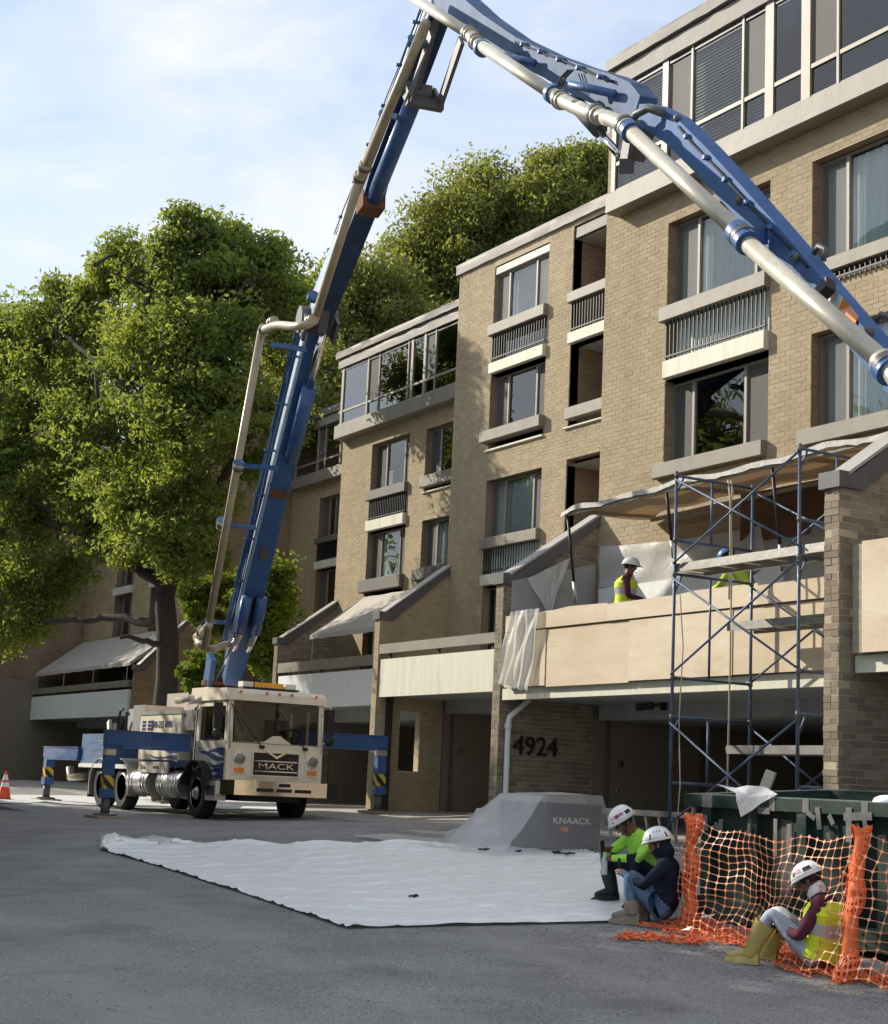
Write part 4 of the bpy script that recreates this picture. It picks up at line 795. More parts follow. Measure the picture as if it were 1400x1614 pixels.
hb = MB(); hb.tube([(XB-.1, 13.6, 1.5), (XB-.25, 13.55, 1.2), (XB-.1, 13.6, .9), (XB-.2, 13.6, .5)], .025, 6); hb.tube([(XB-.15, 13.7, 1.6), (XB-.5, 13.6, 1.4), (XB-.6, 13.7, 1.2)], .03, 6); hb.box(XB-.45, XB-.1, 13.6, 14.2, .2, .9); hb.box(XB-.6, XB-.2, 14.2, 15.4, .3, 1.5); part('hose', hb, M['dark'], T)
# outriggers
HZ = mat('hazard_stripes', (.62, .42, .03), .5)
def hazard():
    N, L, b = nodes(HZ); geo = N.new('ShaderNodeNewGeometry'); w = N.new('ShaderNodeTexWave'); w.bands_direction = 'DIAGONAL'; w.inputs['Scale'].default_value = 2.1
    cr = N.new('ShaderNodeValToRGB'); cr.color_ramp.interpolation = 'CONSTANT'; e = cr.color_ramp.elements; e[0].color = (.66, .43, .03, 1); e[1].color = (.02, .02, .02, 1); e[1].position = .5
    L.new(geo.outputs['Position'], w.inputs['Vector']); L.new(w.outputs['Color'], cr.inputs[0]); L.new(cr.outputs[0], b.inputs['Base Color'])
hazard()
def outrigger(xa, ya, xl, yl, zt, label, wide=.34, dirx=(0, 1, 0)):
    zg = float(gz(xl, yl)); a = MB(); sd = Vector((xl-xa, yl-ya, 0)).normalized(); L_ = Vector((xl-xa, yl-ya, 0)).length
    e = Vector((xl, yl, 0))+sd*.115
    a.bar((xa, ya, zt-wide/2), (e.x, e.y, zt-wide/2), .26, wide); a.bar((xa, ya, zt-wide-.03), (xl-sd.x*.2, yl-sd.y*.2, zt-wide-.03), .30, .05); a.bar((xa, ya, zt+.01), (e.x, e.y, zt+.01), .30, .025)
    O = part('outrigger_arm', a, M['blue'], T, label=label)
    l = MB(); l.bar((xl, yl, zt-.02), (xl, yl, zg+.6), .215, .215, side=tuple(sd)); l.bar((xl, yl, zg+.54), (xl, yl, zg+.88), .221, .221, 1, side=tuple(sd)); l.bar((xl, yl, zg+.42), (xl, yl, zg+.61), .25, .25, side=tuple(sd)); part('outrigger_leg', l, [M['blue'], HZ], O)
    part('jack', MB().tube([(xl, yl, zg+.05), (xl, yl, zg+.44)], .095, 14), M['cap'], O, True); part('foot_plate', MB().lathe([(.24, zg+.052), (.24, zg+.085), (.1, zg+.1)], (xl, yl, 0), 'z', 20), M['cap'], O)
    part('sticker', MB().bar((xl, yl, zg+1.3), (xl, yl, zg+1.42), .219, .219, side=tuple(sd)), M['tape'] if 'tape' in M else M['steel'], O)
    p = MB(); p.box(xl-.42, xl+.42, yl-.3, yl+.3, zg+.0, zg+.05); return p
gl, gr_, gb = G(167, 1288), G(605, 1295), G(72, 1262)
tm = [outrigger(-33.2, 13.4, -33.2, 11.65, .88, 'front outrigger arm, street side', .30), outrigger(-33.2, 15.7, -33.0, 18.02, 1.10, 'front outrigger arm, building side', .27), outrigger(-40.5, 13.5, gb[0], gb[1], .60, 'rear outrigger arm, street side', .26), outrigger(-40.5, 15.6, -42.5, 16.6, .6, 'rear outrigger arm, building side', .26)]
for mb, lb_ in zip(tm, ('timber pad under the front outrigger nearest the street', 'timber pad under the outrigger in front of the brick fin', 'timber pad under the rear outrigger beside the traffic cone', 'timber pad under the rear outrigger hidden behind the truck')):
    single('outrigger_pad', mb, M['timber'], lb_, 'timber pad', 'outrigger pads')
# ---- boom: stands in one vertical plane through the turret
PA = Vector((-33.75, 14.3, 0)); PE = Vector((-8.9, 9.2, 0)); BD = (PE-PA).normalized(); BN = Vector((BD.y, -BD.x, 0))   # BN points to the street
def bp_(px, py, off=0.):
    r = Vector(ray(px, py)); base = PA + BN*off; t = BN.dot(base)/BN.dot(Vector((r.x, r.y, 0))); return r*t
tu = MB().lathe([(.5, 1.4), (.5, 1.6), (.42, 1.62), (.36, 2.0), (.44, 2.02), (.44, 2.12)], (PA.x, PA.y, 0), 'z', 20, 0); tu.box(PA.x-.45, PA.x+.5, PA.y-.5, PA.y+.5, 1.62, 1.95, 1)
part('turret', tu, [M['rust'], M['truck_cream']], T, 35)
part('turret_bracket', MB().bar(PA+BN*.3+Vector((0, 0, 2.0)), PA+BN*.3+BD*.25+Vector((0, 0, 2.65)), .12, .6, side=BN).bar(PA-BN*.3+Vector((0, 0, 2.0)), PA-BN*.3+BD*.25+Vector((0, 0, 2.65)), .12, .6, side=BN), M['blue'], T)
def loft(st, taper=True):
    """stations (P, w, h): box girder along a polyline in the boom plane"""
    mb = MB(); P = [Vector(s[0]) for s in st]; vs = []
    for i, s in enumerate(st):
        t = (P[min(i+1, len(P)-1)]-P[max(i-1, 0)]); t = (t - BN*t.dot(BN)).normalized(); u = BN.cross(t).normalized()
        if u.z < 0 and abs(t.z) < .9: u = -u
        a = BN*(s[1]/2); b = u*(s[2]/2)
        vs += [P[i]+a+b, P[i]-a+b, P[i]-a-b, P[i]+a-b]
    n = len(st); fs = [(4*i+k, 4*i+(k+1) % 4, 4*i+4+(k+1) % 4, 4*i+4+k) for i in range(n-1) for k in range(4)] + [(3, 2, 1, 0), (4*n-4, 4*n-3, 4*n-2, 4*n-1)]
    return mb.add(vs, fs)
def between(a, b, t): return a+(b-a)*t
A0 = bp_(366, 1062); B0_ = bp_(500, 507); C0 = bp_(703, -14); D0 = bp_(1012, 172); E0 = bp_(1400, 575)
E1 = E0+(E0-bp_(1300, 455)).normalized()*2.2
# keep both lower sections straight between their pins
s1 = [(between(A0, B0_, t), w, h) for t, w, h in ((-.02, .34, .40), (.05, .40, .46), (.16, .45, .52), (.35, .42, .49), (.6, .39, .45), (.85, .36, .41), (1.02, .34, .38))]
BS = part('boom_section', loft(s1), M['blue'], T, label='lowest boom section')
def hoses_along(P, Q, off, parent, n=4, r=.018, up=0., mt='blue', clamps=5, seed=1):
    rr = random.Random(seed); mb = MB()
    for k in range(n):
        o = off+k*.03; pts = []
        for i in range(9):
            t = i/8; pts.append(between(P, Q, t)+BN*(o+rr.uniform(-.012, .012))+Vector((0, 0, up+rr.uniform(-.015, .015))))
        mb.tube(pts, r*.8, 6)
    part('hydraulic_line', mb, M[mt], parent, True)
    for i in range(clamps):
        c = between(P, Q, (i+.5)/clamps); part('line_clamp', MB().bar(c+BN*(off-.05)+Vector((0, 0, up)), c+BN*(off+.035*n)+Vector((0, 0, up)), .05, .04), M['blue'], parent)
hoses_along(between(A0, B0_, .1), between(A0, B0_, .97), .26, BS, 5, .02, 0, 'blue', 7)
part('side_rail', MB().bar(between(A0, B0_, .12)+BN*.235, between(A0, B0_, 1.0)+BN*.185, .03, .42, side=BN), M['blue_lt'], BS)  # pale strip along the girder draws its sunlit street side
# recess near the foot, rusty patch, hose box
fw = Vector((BD.x, BD.y, 0)); ax1 = (B0_-A0).normalized(); up1 = BN.cross(ax1).normalized(); up1 = up1 if up1.dot(BD) > 0 else -up1
def face(t, w, h, out, k, sec=(A0, B0_), name='boom_plate', mt='dark', hh=None):
    c = between(*sec, t)+up1*out; part(name, MB().bar(c-ax1*h/2, c+ax1*h/2, w, .03, side=BN), M[mt], BS)
face(.215, .26, .8, .262, 0, name='boom_opening'); face(.56, .34, .2, .232, 0, mt='rust', name='rust_patch'); face(.16, .50, .2, .275, 0, mt='blue', name='cross_plate'); face(.585, .45, .05, .236, 0, mt='blue', name='cross_plate')
for t_ in (.34, .44, .7, .8): face(t_, .38-.08*t_, .09, .262-.05*t_, 0, mt='blue', name='stiffener_plate')
face(.39, .18, .28, .247, 0, mt='cap', name='access_cover'); face(.75, .1, .16, .222, 0, mt='flame_w', name='warning_sticker')
for o in (-.16, .16): part('lift_cylinder', MB().tube([PA+BD*.55+BN*o+Vector((0, 0, 2.15)), between(A0, B0_, .17)+up1*.45+BN*o], .075, 12).tube([between(A0, B0_, .17)+up1*.45+BN*o, between(A0, B0_, .27)+up1*.36+BN*o], .12, 12, 1), [M['chrome'], M['blue']], T, True)
# main lower cylinder hung in front of section one, working the next joint
q0, q1, q2 = between(A0, B0_, .66)+up1*.34, between(A0, B0_, .86)+up1*.42, between(A0, B0_, 1.0)+up1*.42
CY = part('boom_cylinder', MB().tube([q0-BN*.05, q1-BN*.05], .15, 14), M['blue'], BS, True); part('cylinder_rod', MB().tube([q1-BN*.05, q2-BN*.05], .085, 12), M['chrome'], BS, True)
kn = MB(); kn.lathe([(.26, -.36), (.26, .36)], (0, 0, 0), 'z', 18); Rk = BN.to_track_quat('Z', 'Y').to_matrix(); kn.v = [tuple(Rk @ Vector(v) + B0_) for v in kn.v]
kn.bar(B0_-up1*.05-BN*.3, B0_+up1*.45-BN*.3, .06, .45, side=BN); kn.bar(B0_-up1*.05+BN*.3, B0_+up1*.45+BN*.3, .06, .45, side=BN); kn.bar(q2, between(B0_, C0, .09), .16, .3, side=BN)
part('knuckle', kn, M['cap'], T)
# section two
def sect2(px): return bp_(*px)
s2 = [(between(B0_, C0, t)+up1*o, w, h) for t, w, h, o in ((-.015, .36, .38, 0), (.06, .38, .44, .03), (.2, .38, .5, .05), (.42, .38, .54, .05), (.47, .38, .66, .11), (.52, .37, .5, .05), (.75, .35, .45, .02), (1.0, .33, .38, 0))]
M['navy_steel'] = mat('dark_navy_steel_paint', (.016, .045, .11), .5, var=.3, scale=3, bump=.08, bscale=8, spec=.3)  # boom blue darkened: shade on this section's near face put into the paint
B2S = part('boom_section', loft(s2), M['navy_steel'], T, label='second boom section'); part('side_rail', MB().bar(between(B0_, C0, .05)+BN*.205, between(B0_, C0, .98)+BN*.185, .03, .42, side=BN), M['blue_lt'], B2S)
ax2 = (C0-B0_).normalized(); up2 = BN.cross(ax2).normalized(); up2 = up2 if up2.dot(BD) > 0 else -up2
hoses_along(between(B0_, C0, .3), between(B0_, C0, .97), .23, B2S, 3, .014, 0, 'blue', 6, 4)
part('boom_cylinder', MB().tube([between(B0_, C0, .46)+up2*.42, between(B0_, C0, .76)+up2*.46], .14, 14).tube([between(B0_, C0, .76)+up2*.46, between(B0_, C0, .80)+up2*.5], .1, 10, 1), [M['blue'], M['chrome']], B2S, True)
part('cylinder_lug', MB().bar(between(B0_, C0, .43)+up2*.3, between(B0_, C0, .48)+up2*.45, .4, .3, side=BN), M['rust'], B2S)
face2 = between(B0_, C0, .5)+up2*.1
lk = MB(); k0 = between(B0_, C0, .80)+up2*.52; k1 = between(B0_, C0, .82)+up2*1.0; k2 = between(B0_, C0, .97)+up2*.6
for o in (-.24, .24): lk.bar(k0+BN*o, k1+BN*o, .05, .2, side=BN); lk.bar(k1+BN*o, k2+BN*o+up2*.2, .06, .22, side=BN)
lk.bar(k0+BN*.05, between(B0_, C0, .98)+BN*.05+up2*.1, .1, .16, side=BN); lk.bar(k0-BN*.2, k0+BN*.34, .18, .18); lk.bar(k1-BN*.3, k1+BN*.3, .14, .14)
part('linkage', lk, M['cap'], T)
# section three and four: plate girders
s3 = [(C0, .34, .4), (bp_(735, 18), .32, .42), (bp_(770, 46), .27, .36), (bp_(822, 80), .24, .31), (bp_(875, 106), .22, .30), (bp_(925, 130), .22, .36), (bp_(970, 146), .22, .38), (bp_(1000, 158), .22, .36), (bp_(1018, 172), .22, .26)]
B3S = part('boom_section', loft(s3), mat('pale_blue_paint', (.075, .125, .22), .62, var=.3, scale=3, spec=.12), T, label='third boom section, pale and glossy')
hoses_along(bp_(830, 76), bp_(985, 142), .135, B3S, 2, .012, .07, 'rubber', 5, 7)
lt = MB()
for i in range(6): x = bp_(803+i*3.4, 78+i*1.3, .185); lt.tube([x, x+Vector((0, 0, -.17))], .009, 4)
part('boom_lettering', lt, M['dark'], B3S)
part('pipe_bracket', MB().tube([bp_(800, 85, .2), bp_(815, 93, .3), bp_(842, 99, .22)], .05, 8), M['blue'], B3S, True); bk = MB(); bk.tube([bp_(898, 133, .45), bp_(925, 138, .3), bp_(968, 148, .2)], .05, 8); part('pipe_bracket', bk, M['blue'], B3S, True)
for i in range(3): part('hydraulic_hose', MB().tube([bp_(896+i*4, 110, .2), bp_(884+i*4, 122, .3), bp_(880+i*3, 135, .34)], .012, 6), M['rubber'], B3S, True)
part('cylinder_rod', MB().tube([bp_(946, 206, .05), bp_(975, 243, .05)], .05, 10), M['chrome'], T, True); part('boom_cylinder', MB().tube([bp_(905, 160, .05), bp_(945, 204, .05)], .1, 12), M['cap'], T, True)
lk = MB(); lk.bar(bp_(985, 260, -.1), bp_(1000, 195, -.1), .05, .22, side=BN); lk.bar(bp_(985, 260, .16), bp_(992, 215, .16), .05, .2, side=BN); lk.bar(bp_(988, 262, -.15), bp_(988, 262, .2), .16, .16); lk.bar(bp_(1000, 250, 0), bp_(1022, 192, 0), .2, .12, side=BN); part('linkage', lk, M['cap'], T)
s4 = [(bp_(998, 192), .18, .2), (bp_(1015, 184), .19, .24), (bp_(1035, 186), .2, .27), (bp_(1069, 206), .2, .29), (bp_(1115, 251), .2, .28), (bp_(1166, 306), .19, .27), (bp_(1218, 364), .18, .26), (bp_(1269, 422), .18, .24), (bp_(1321, 483), .17, .23), (E0, .17, .22), (E1, .16, .2)]
B4S = part('boom_section', loft(s4), mat('bright_blue_paint', (.06, .13, .285), .6, var=.18, scale=3, spec=.12), T, label='top boom section in bright blue')
hoses_along(bp_(1085, 210), bp_(1290, 434), .115, B4S, 1, .016, .05, 'rubber', 6, 12)
cv = MB(); cv.tube([bp_(992, 205, .25), bp_(1003, 180, .3), bp_(1022, 170, .22), bp_(1045, 178, .18)], .045, 8); part('hydraulic_hose', cv, M['cap'], B4S, True)
cv = MB(); cv.tube([bp_(1283, 400, 0), bp_(1290, 388, 0), bp_(1302, 392, 0), bp_(1298, 412, 0)], .025, 8); cv.tube([bp_(1382, 505, 0), bp_(1390, 495, 0), bp_(1402, 500, 0)], .025, 8); part('lifting_loop', cv, M['cap'], B4S, True)
part('work_lamp', MB().bar(bp_(1298, 452, .18), bp_(1298, 467, .22), .2, .1, side=BD), M['dark'], B4S)
def decal(px0, px1, h, k, off=.102):
    a, b = bp_(*px0, off), bp_(*px1, off); t = (b-a).normalized(); u = BN.cross(t); u = u if u.z > 0 else -u
    return part('warning_sticker', MB().quad(a-u*h/2, b-u*h/2, b+u*h/2, a+u*h/2), M[k], B4S)
decal((1306, 468), (1322, 487), .2, 'flame_w'); decal((1322, 487), (1346, 515), .2, 'rust_red' if 'rust_red' in M else 'orange_lens')
for px, py in ((1068, 186), (1166, 316), (1256, 406), (1370, 523)): part('pin_boss', MB().ell(bp_(px, py, .10), .045, .045, .045, 10, 6), M['cap'], B4S, True)
# delivery pipe: lengths between couplings
PIPE = [((323, 1018), .95, (412, 523), .85), ((498, 498), .42, (566, 285), .42), ((575, 262), .42, (672, 35), .42), ((648, -6), .62, (738, 52), .6), ((753, 68), .6, (878, 152), .5), ((990, 203), .42, (1165, 366), .46), ((1180, 385), .46, (1400, 577), .46)]
def pipe(pts, r=.079, mt='pipe'): return part('delivery_pipe', MB().tube(pts, r, 16), M[mt], T, True)
for i, (a, oa, b, ob) in enumerate(PIPE): pipe([bp_(*a, oa), bp_(*b, ob)], mt='pipe' if i < 3 else 'pipe_lt')
def bend(P, r=.08, mt='pipe', n=5):
    Q = []; 
    P = [Vector(p) for p in P]
    for i in range(len(P)-2):
        a = P[0] if i == 0 else (P[i]+P[i+1])/2; c = P[i+2] if i == len(P)-3 else (P[i+1]+P[i+2])/2
        for k in range(n+1): t = k/n; Q.append(a*(1-t)**2+P[i+1]*2*t*(1-t)+c*t*t)
    return part('pipe_elbow', MB().tube(Q, r, 16), M[mt], T, True)
bend([bp_(412, 523, .85), bp_(430, 510, .85), bp_(470, 516, .75), bp_(495, 508, .45), bp_(498, 498, .42)])
bend([bp_(566, 285, .42), bp_(571, 273, .42), bp_(575, 262, .42)])
bend([bp_(323, 1018, .95), bp_(304, 1010, .95), bp_(330, 1024, .8), bp_(345, 1020, .6), bp_(358, 1016, .3)])
bend([bp_(330, 985, .95), bp_(318, 1000, .95), bp_(305, 1005, .95), bp_(323, 1020, .9)])
bend([bp_(878, 152, .5), bp_(892, 162, .5), bp_(935, 180, .45), bp_(975, 190, .42), bp_(990, 203, .42)], .085, 'pipe_lt'); bend([bp_(738, 52, .6), bp_(745, 59, .6), bp_(753, 68, .6)], .085, 'pipe_lt'); bend([bp_(1400, 577, .46), bp_(1440, 620, .46), bp_(1460, 690, .46)], .085, 'pipe_lt')
pipe([bp_(1460, 690, .46), bp_(1462, 690, .46)+Vector((0, 0, -2.0))], .09, 'rubber')
def coupling(px, py, off, d, r=.105, mt='pipe', w=.06):
    c = bp_(px, py, off); d = Vector(d).normalized(); mb = MB(); mb.tube([c-d*w, c-d*w*.4], r, 16); mb.tube([c-d*w*.4, c+d*w*.4], r*1.1, 16, 1); mb.tube([c+d*w*.4, c+d*w], r, 16); part('coupling', mb, [M[mt], M['cap']], T, 35)
for px, py, off, d, mt in ((416, 520, .85, ax1, 'pipe'), (430, 508, .8, (1, 0, .1), 'pipe'), (491, 505, .5, (1, 0, 0), 'pipe'), (567, 280, .42, ax2, 'pipe'), (575, 264, .42, ax2, 'pipe'), (376, 738, .93, ax1, 'pipe'), (350, 828, .94, ax1, 'pipe'), (318, 995, .95, ax1, 'pipe'), (740, 53, .6, D0-C0, 'pipe_lt'), (751, 66, .6, D0-C0, 'pipe_lt'), (884, 157, .5, D0-C0, 'pipe_lt'), (940, 180, .45, D0-C0, 'pipe_lt'), (985, 198, .42, E0-D0, 'pipe_lt'), (1172, 374, .46, E0-D0, 'pipe_lt'), (1398, 577, .46, E0-D0, 'pipe_lt')): coupling(px, py, off, d, mt=mt, w=.08)
for (px, py, off), (qx, qy, qo) in (((428, 543, .85), (482, 551, .3)), ((376, 734, .92), (437, 738, .3)), ((350, 826, .94), (403, 832, .3)), ((322, 979, .95), (352, 981, .35)), ((325, 982, .9), (322, 1016, .85)), ((600, 178, .42), (628, 185, .2)), ((652, 66, .42), (680, 70, .2)), ((494, 470, .42), (508, 472, .2))):
    part('pipe_bracket', MB().bar(bp_(px, py, off), bp_(qx, qy, qo), .09, .09), M['blue'], T)
for px, py, off, d in ((376, 732, .93, ax1), (350, 822, .94, ax1), (494, 468, .42, ax2), (1176, 380, .46, E0-D0), (1165, 368, .46, E0-D0), (652, 66, .42, ax2), (760, 76, .58, D0-C0), (872, 148, .5, D0-C0), (1400, 582, .46, E0-D0), (994, 207, .42, E0-D0)):
    c = bp_(px, py, off); d = Vector(d).normalized(); part('pipe_clamp', MB().tube([c-d*.05, c+d*.05], .115, 14), M['blue'], T, 35)
part('pipe_clamp', MB().bar(bp_(1172, 374, .5), bp_(1200, 372, .15), .12, .16), M['blue'], T)
# ------------------------------------------------------------------ trees
M['bark'] = mat('dark_bark', (.055, .043, .033), .95, var=.3, scale=3, stretch=(4, 4, .7), bump=.8, bscale=9)
M['leaf_big'] = leaf_mat('oak_leaves', (.085, .135, .04), (.27, .325, .105), .66)
M['leaf_back'] = leaf_mat('olive_leaves', (.085, .11, .038), (.26, .30, .12), .66)
M['leaf_young'] = leaf_mat('bright_leaves', (.08, .14, .02), (.20, .27, .04), .5)
def leaves(name, centers, spread, per, size, mt, r, flat=.75):
    C_ = np.repeat(np.asarray(centers), per, 0); n = len(C_)
    sp = np.repeat(np.broadcast_to(np.asarray(spread, float), (len(centers),)), per)[:, None]
    d = r.normal(size=(n, 3)); d /= np.linalg.norm(d, axis=1)[:, None]; rad = r.random((n, 1))**.45
    P = C_ + d*rad*sp*np.array([1, 1, flat])
    a = r.normal(size=(n, 3)); a[:, 2] -= .25; a /= np.linalg.norm(a, axis=1)[:, None]; b = np.cross(a, r.normal(size=(n, 3))); b /= np.linalg.norm(b, axis=1)[:, None]; c = np.cross(a, b)
    s = size*(.65+.7*r.random((n, 1))); a = a*s; b = b*s*.42; c = c*s*.16
    V = np.stack([P-a*.9, P-b+a*.05+c, P+a, P+b+a*.05+c], 1).reshape(-1, 3); Q = np.arange(4*n).reshape(-1, 4)
    return np_mesh(name, V, Q, mt)
def lobe_points(lobes, n_per_m2, r, inner=.25):
    """leaf clump centres: every lobe is a handful of uneven boughs, so the outline is ragged"""
    pts = []
    for (c, rad) in lobes:
        m = int(5+3*rad); d = r.normal(size=(m, 3)); d /= np.linalg.norm(d, axis=1)[:, None]; sc = np.asarray(c)+d*rad*(.35+.55*r.random((m, 1)))*np.array([1, 1, .9]); rs = rad*(.34+.3*r.random(m))
        for q, s_ in zip(sc, rs):
            n = max(4, int(n_per_m2*4*math.pi*s_*s_)); e = r.normal(size=(n, 3)); e /= np.linalg.norm(e, axis=1)[:, None]
            p = q+e*s_*(.2+1.15*r.random((n, 1))**1.1)*np.array([1.1, 1.1, .9]); p[:, 2] -= .25*s_*np.abs(e[:, 0]); pts.append(p)
        n = int(n_per_m2*4*math.pi*rad*rad*.30); e = r.normal(size=(n, 3)); e /= np.linalg.norm(e, axis=1)[:, None]; pts.append(np.asarray(c)+e*rad*1.28*r.random((n, 1))**.5)
    return np.concatenate(pts)
def tree(name, label, lobes, limbs, base, dens, per, spread, size, mt, seed, group=None, twigs=True, cat='tree', total=None, flat=.75):
    r = np.random.default_rng(seed); t = thing(name, label, cat, base, group)
    tr = MB(); pts = lobe_points(lobes, dens, r)
    for path, r0, r1 in limbs:
        k = len(path); P = [Vector(p) for p in path]; Q = []
        for i in range(k-1):
            for j in range(4): Q.append(P[i].lerp(P[i+1], j/4) + (Vector(r.normal(0, r1*.6, 3)) if (i or j) else Vector()))
        Q.append(P[-1]); rad = [r0+(r1-r0)*i/(len(Q)-1) for i in range(len(Q))]; tr.tube(Q, rad, 9)
    if limbs: part('trunk', tr, M['bark'], t, True)
    if twigs:
        br = MB(); anc = [Vector(p[-1]) for p, _, _ in limbs]+[Vector(p[len(p)//2]) for p, _, _ in limbs]
        for c, rad in lobes:
            c = Vector(c); a = min(anc, key=lambda q: (q-c).length); m = a.lerp(c, .55)+Vector(r.normal(0, rad*.2, 3)); br.tube([a, m, c], [.07, .045, .03], 6)
            for _ in range(7):
                d = Vector(r.normal(0, 1, 3)).normalized()*rad*.9; br.tube([c.lerp(m, .3), c+d*.5+Vector(r.normal(0, .12, 3)), c+d], [.025, .016, .006], 5)
        part('branches', br, M['bark'], t, True)
    per = max(4, int(round(total/len(pts)))) if total else per
    part('crown', leaves('crown', pts, spread, per, size, mt, r, flat), None, t, kind='stuff'); return t
LB0 = [(320,408,46,1.1),(405,432,47,1.2),(370,470,47,1.1),(255,452,47,1.1),(285,430,46,.9),(180,455,49,.8),(172,415,49,.55),(200,400,48,.5),(300,350,46,.5),(355,365,47,.5),(330,380,46,.7),(425,395,47,.6),(450,450,48,.65),(460,480,48,.6),(300,520,45,1.2),(360,540,45,1.2),(430,525,47,1.0),(240,540,46,1.2),(105,525,51,1.1),(60,570,52,1.2),(25,535,53,.9),(140,570,50,1.1),(-60,600,53,1.6),(205,590,47,1.3),(320,640,44,1.4),(270,610,45,1.3),(370,620,46,1.2),(425,640,47,1.0),(80,650,51,1.5),(20,690,52,1.5),(-45,720,53,1.8),(185,720,47,1.5),(130,670,49,1.3),(300,750,45,1.1),(250,770,45,1.1),(390,725,47,.8),(55,790,51,1.2),(-55,880,53,1.6),(140,800,49,.9),(40,890,51,1.1),(215,850,46,.8),(110,900,50,.9),(-10,985,51,1.0),(50,985,50,.65),(350,795,47,.7),(440,570,49,1.0),(250,690,49,1.5),(120,750,50,1.4),(330,870,48,.5),(160,860,48,.6),(75,940,50,.7),(130,490,51,.8),(150,452,50,.6),(95,500,52,.8),(60,520,52,.9),(215,420,48,.7),(210,510,48,.9),(150,520,50,.8),(345,430,46,.9),(380,400,47,.7),(255,810,44,.9),(300,830,44,.7),(215,800,45,.8),(280,880,44,.5),(90,470,52,.8),(20,510,53,.9),(270,380,46,.6),(440,500,48,.8),(465,540,49,.7)]
LB = LB0
tb = Vector(G(262, 1236)); tb = Vector(atz(262, 1236, 45.5)); tb.z = float(gz(tb.x, tb.y))
a_ = lambda x, y, z=45.5: atz(x, y, z)
limbs = [([tb, a_(262, 1000), a_(268, 860), a_(275, 720), a_(310, 600)], .36, .16), ([a_(264, 990), a_(200, 975, 47), a_(120, 975, 48), a_(40, 985, 50)], .16, .06), ([a_(262, 1020), a_(225, 1008, 44.5), a_(190, 1005, 43.5)], .1, .05), ([a_(268, 930), a_(190, 870, 47), a_(120, 838, 49), a_(50, 815, 51), a_(-20, 815, 53)], .2, .09), ([a_(120, 838, 49), a_(70, 795, 50), a_(5, 775, 51)], .12, .05), ([a_(268, 900), a_(320, 800), a_(370, 720), a_(420, 640)], .18, .06), ([a_(275, 720), a_(240, 600), a_(230, 480), a_(245, 400)], .17, .04), ([a_(300, 640), a_(340, 540), a_(390, 440)], .15, .04), ([a_(310, 600), a_(318, 480), a_(322, 360)], .13, .03), ([a_(240, 640), a_(150, 570, 48), a_(90, 520, 50)], .12, .04), ([a_(245, 470), a_(200, 440), a_(150, 418)], .05, .015)]
tree('oak_tree', 'large green broadleaf tree with dark trunk standing behind the pump truck', [(atz(x, y, z), r) for x, y, z, r in LB], limbs, tb, 1.9, 62, .58, .092, M['leaf_big'], 11, total=190000, flat=.55)
def back_tree(label, lobes, base_px, zb, mt, seed, dens=1.9, per=70, spread=.75, size=.115, total=85000):
    b = Vector(atz(*base_px, zb)); b.z = -.4; top = Vector(atz(*lobes[0][:3]))
    tree('broadleaf_tree', label, [(atz(x, y, z), r) for x, y, z, r in lobes], [([b, b.lerp(top, .4)+Vector((.3, 0, 0)), top], .4, .08)], b, dens, per, spread, size, mt, seed, 'trees behind the apartment blocks', total=total, flat=.6)
back_tree('green tree behind the glazed top storey, between the boom and the flat block', [(575,470,66,1.9),(560,440,66,1.1),(620,520,66,2.0),(540,540,66,2.0),(600,600,66,2.2),(520,620,64,1.8),(660,560,68,2.0),(500,600,62,1.6),(470,640,60,1.4),(540,660,62,1.4),(605,440,67,.8),(510,480,64,1.2)], (575, 1200), 66, M['leaf_back'], 21)
back_tree('olive tree with brownish leaves above the flat roof of the middle block', [(740,330,74,2.1),(780,345,72,2.4),(700,360,72,1.7),(660,400,72,1.5),(650,440,72,1.6),(690,440,72,2.2),(740,420,72,2.4),(800,380,72,2.2),(760,295,73,1.1),(840,340,74,1.6),(640,380,73,.8),(720,480,72,2.0)], (740, 1200), 73, M['leaf_back'], 22)
back_tree('tall olive tree beside the right block, its top above the roofline', [(890,290,72,1.7),(930,280,72,1.5),(870,330,71,1.8),(920,340,71,2.0),(860,262,72,.6),(935,250,72,.8),(850,370,71,1.6),(905,380,71,1.8),(970,330,72,1.8)], (900, 1200), 72, M['leaf_back'], 23)
back_tree('shaded green tree at the far left behind the big tree', [(20,620,68,2.6),(60,700,68,3),(-30,700,68,3),(10,520,69,1.6),(100,640,70,2.2),(0,800,68,2.4)], (20, 1200), 70, M['leaf_big'], 24, 2.0, total=50000)
YT = [('young sapling with bright leaves just left of the turret', [(318,1045,40,.35),(338,1060,40,.42),(305,1068,40,.3),(330,1030,41,.3),(355,1050,41,.3),(330,1085,40,.25),(300,1052,40,.2)], (335, 1150, 40)),
      ('sunlit young tree between the boom and the brick blocks', [(420,920,52,.75),(440,900,52,.6),(400,950,51,.7),(430,960,52,.8),(405,990,51,.7),(440,1000,52,.6),(415,1030,51,.6),(445,940,53,.5),(395,905,52,.4),(430,1050,51,.5)], (420, 1200, 52)),
      ('bright leafy bush behind the lower boom, left side', [(330,940,52,.7),(350,920,52,.6),(315,960,52,.5),(345,985,52,.5),(300,930,52,.4),(365,950,53,.5)], (335, 1200, 52))]
for i, (lb, L_, (bx_, by_, bz_)) in enumerate(YT):
    b = Vector(atz(bx_, by_, bz_)); b.z = float(gz(b.x, b.y)); pts = [(atz(*q[:3]), q[3]) for q in L_]
    tree('sapling', lb, pts, [([b, Vector(pts[0][0])], .05, .02)], b, 14, 22, .22, .09, M['leaf_young'], 31+i, 'young trees by the blocks', total=9000, flat=.4)
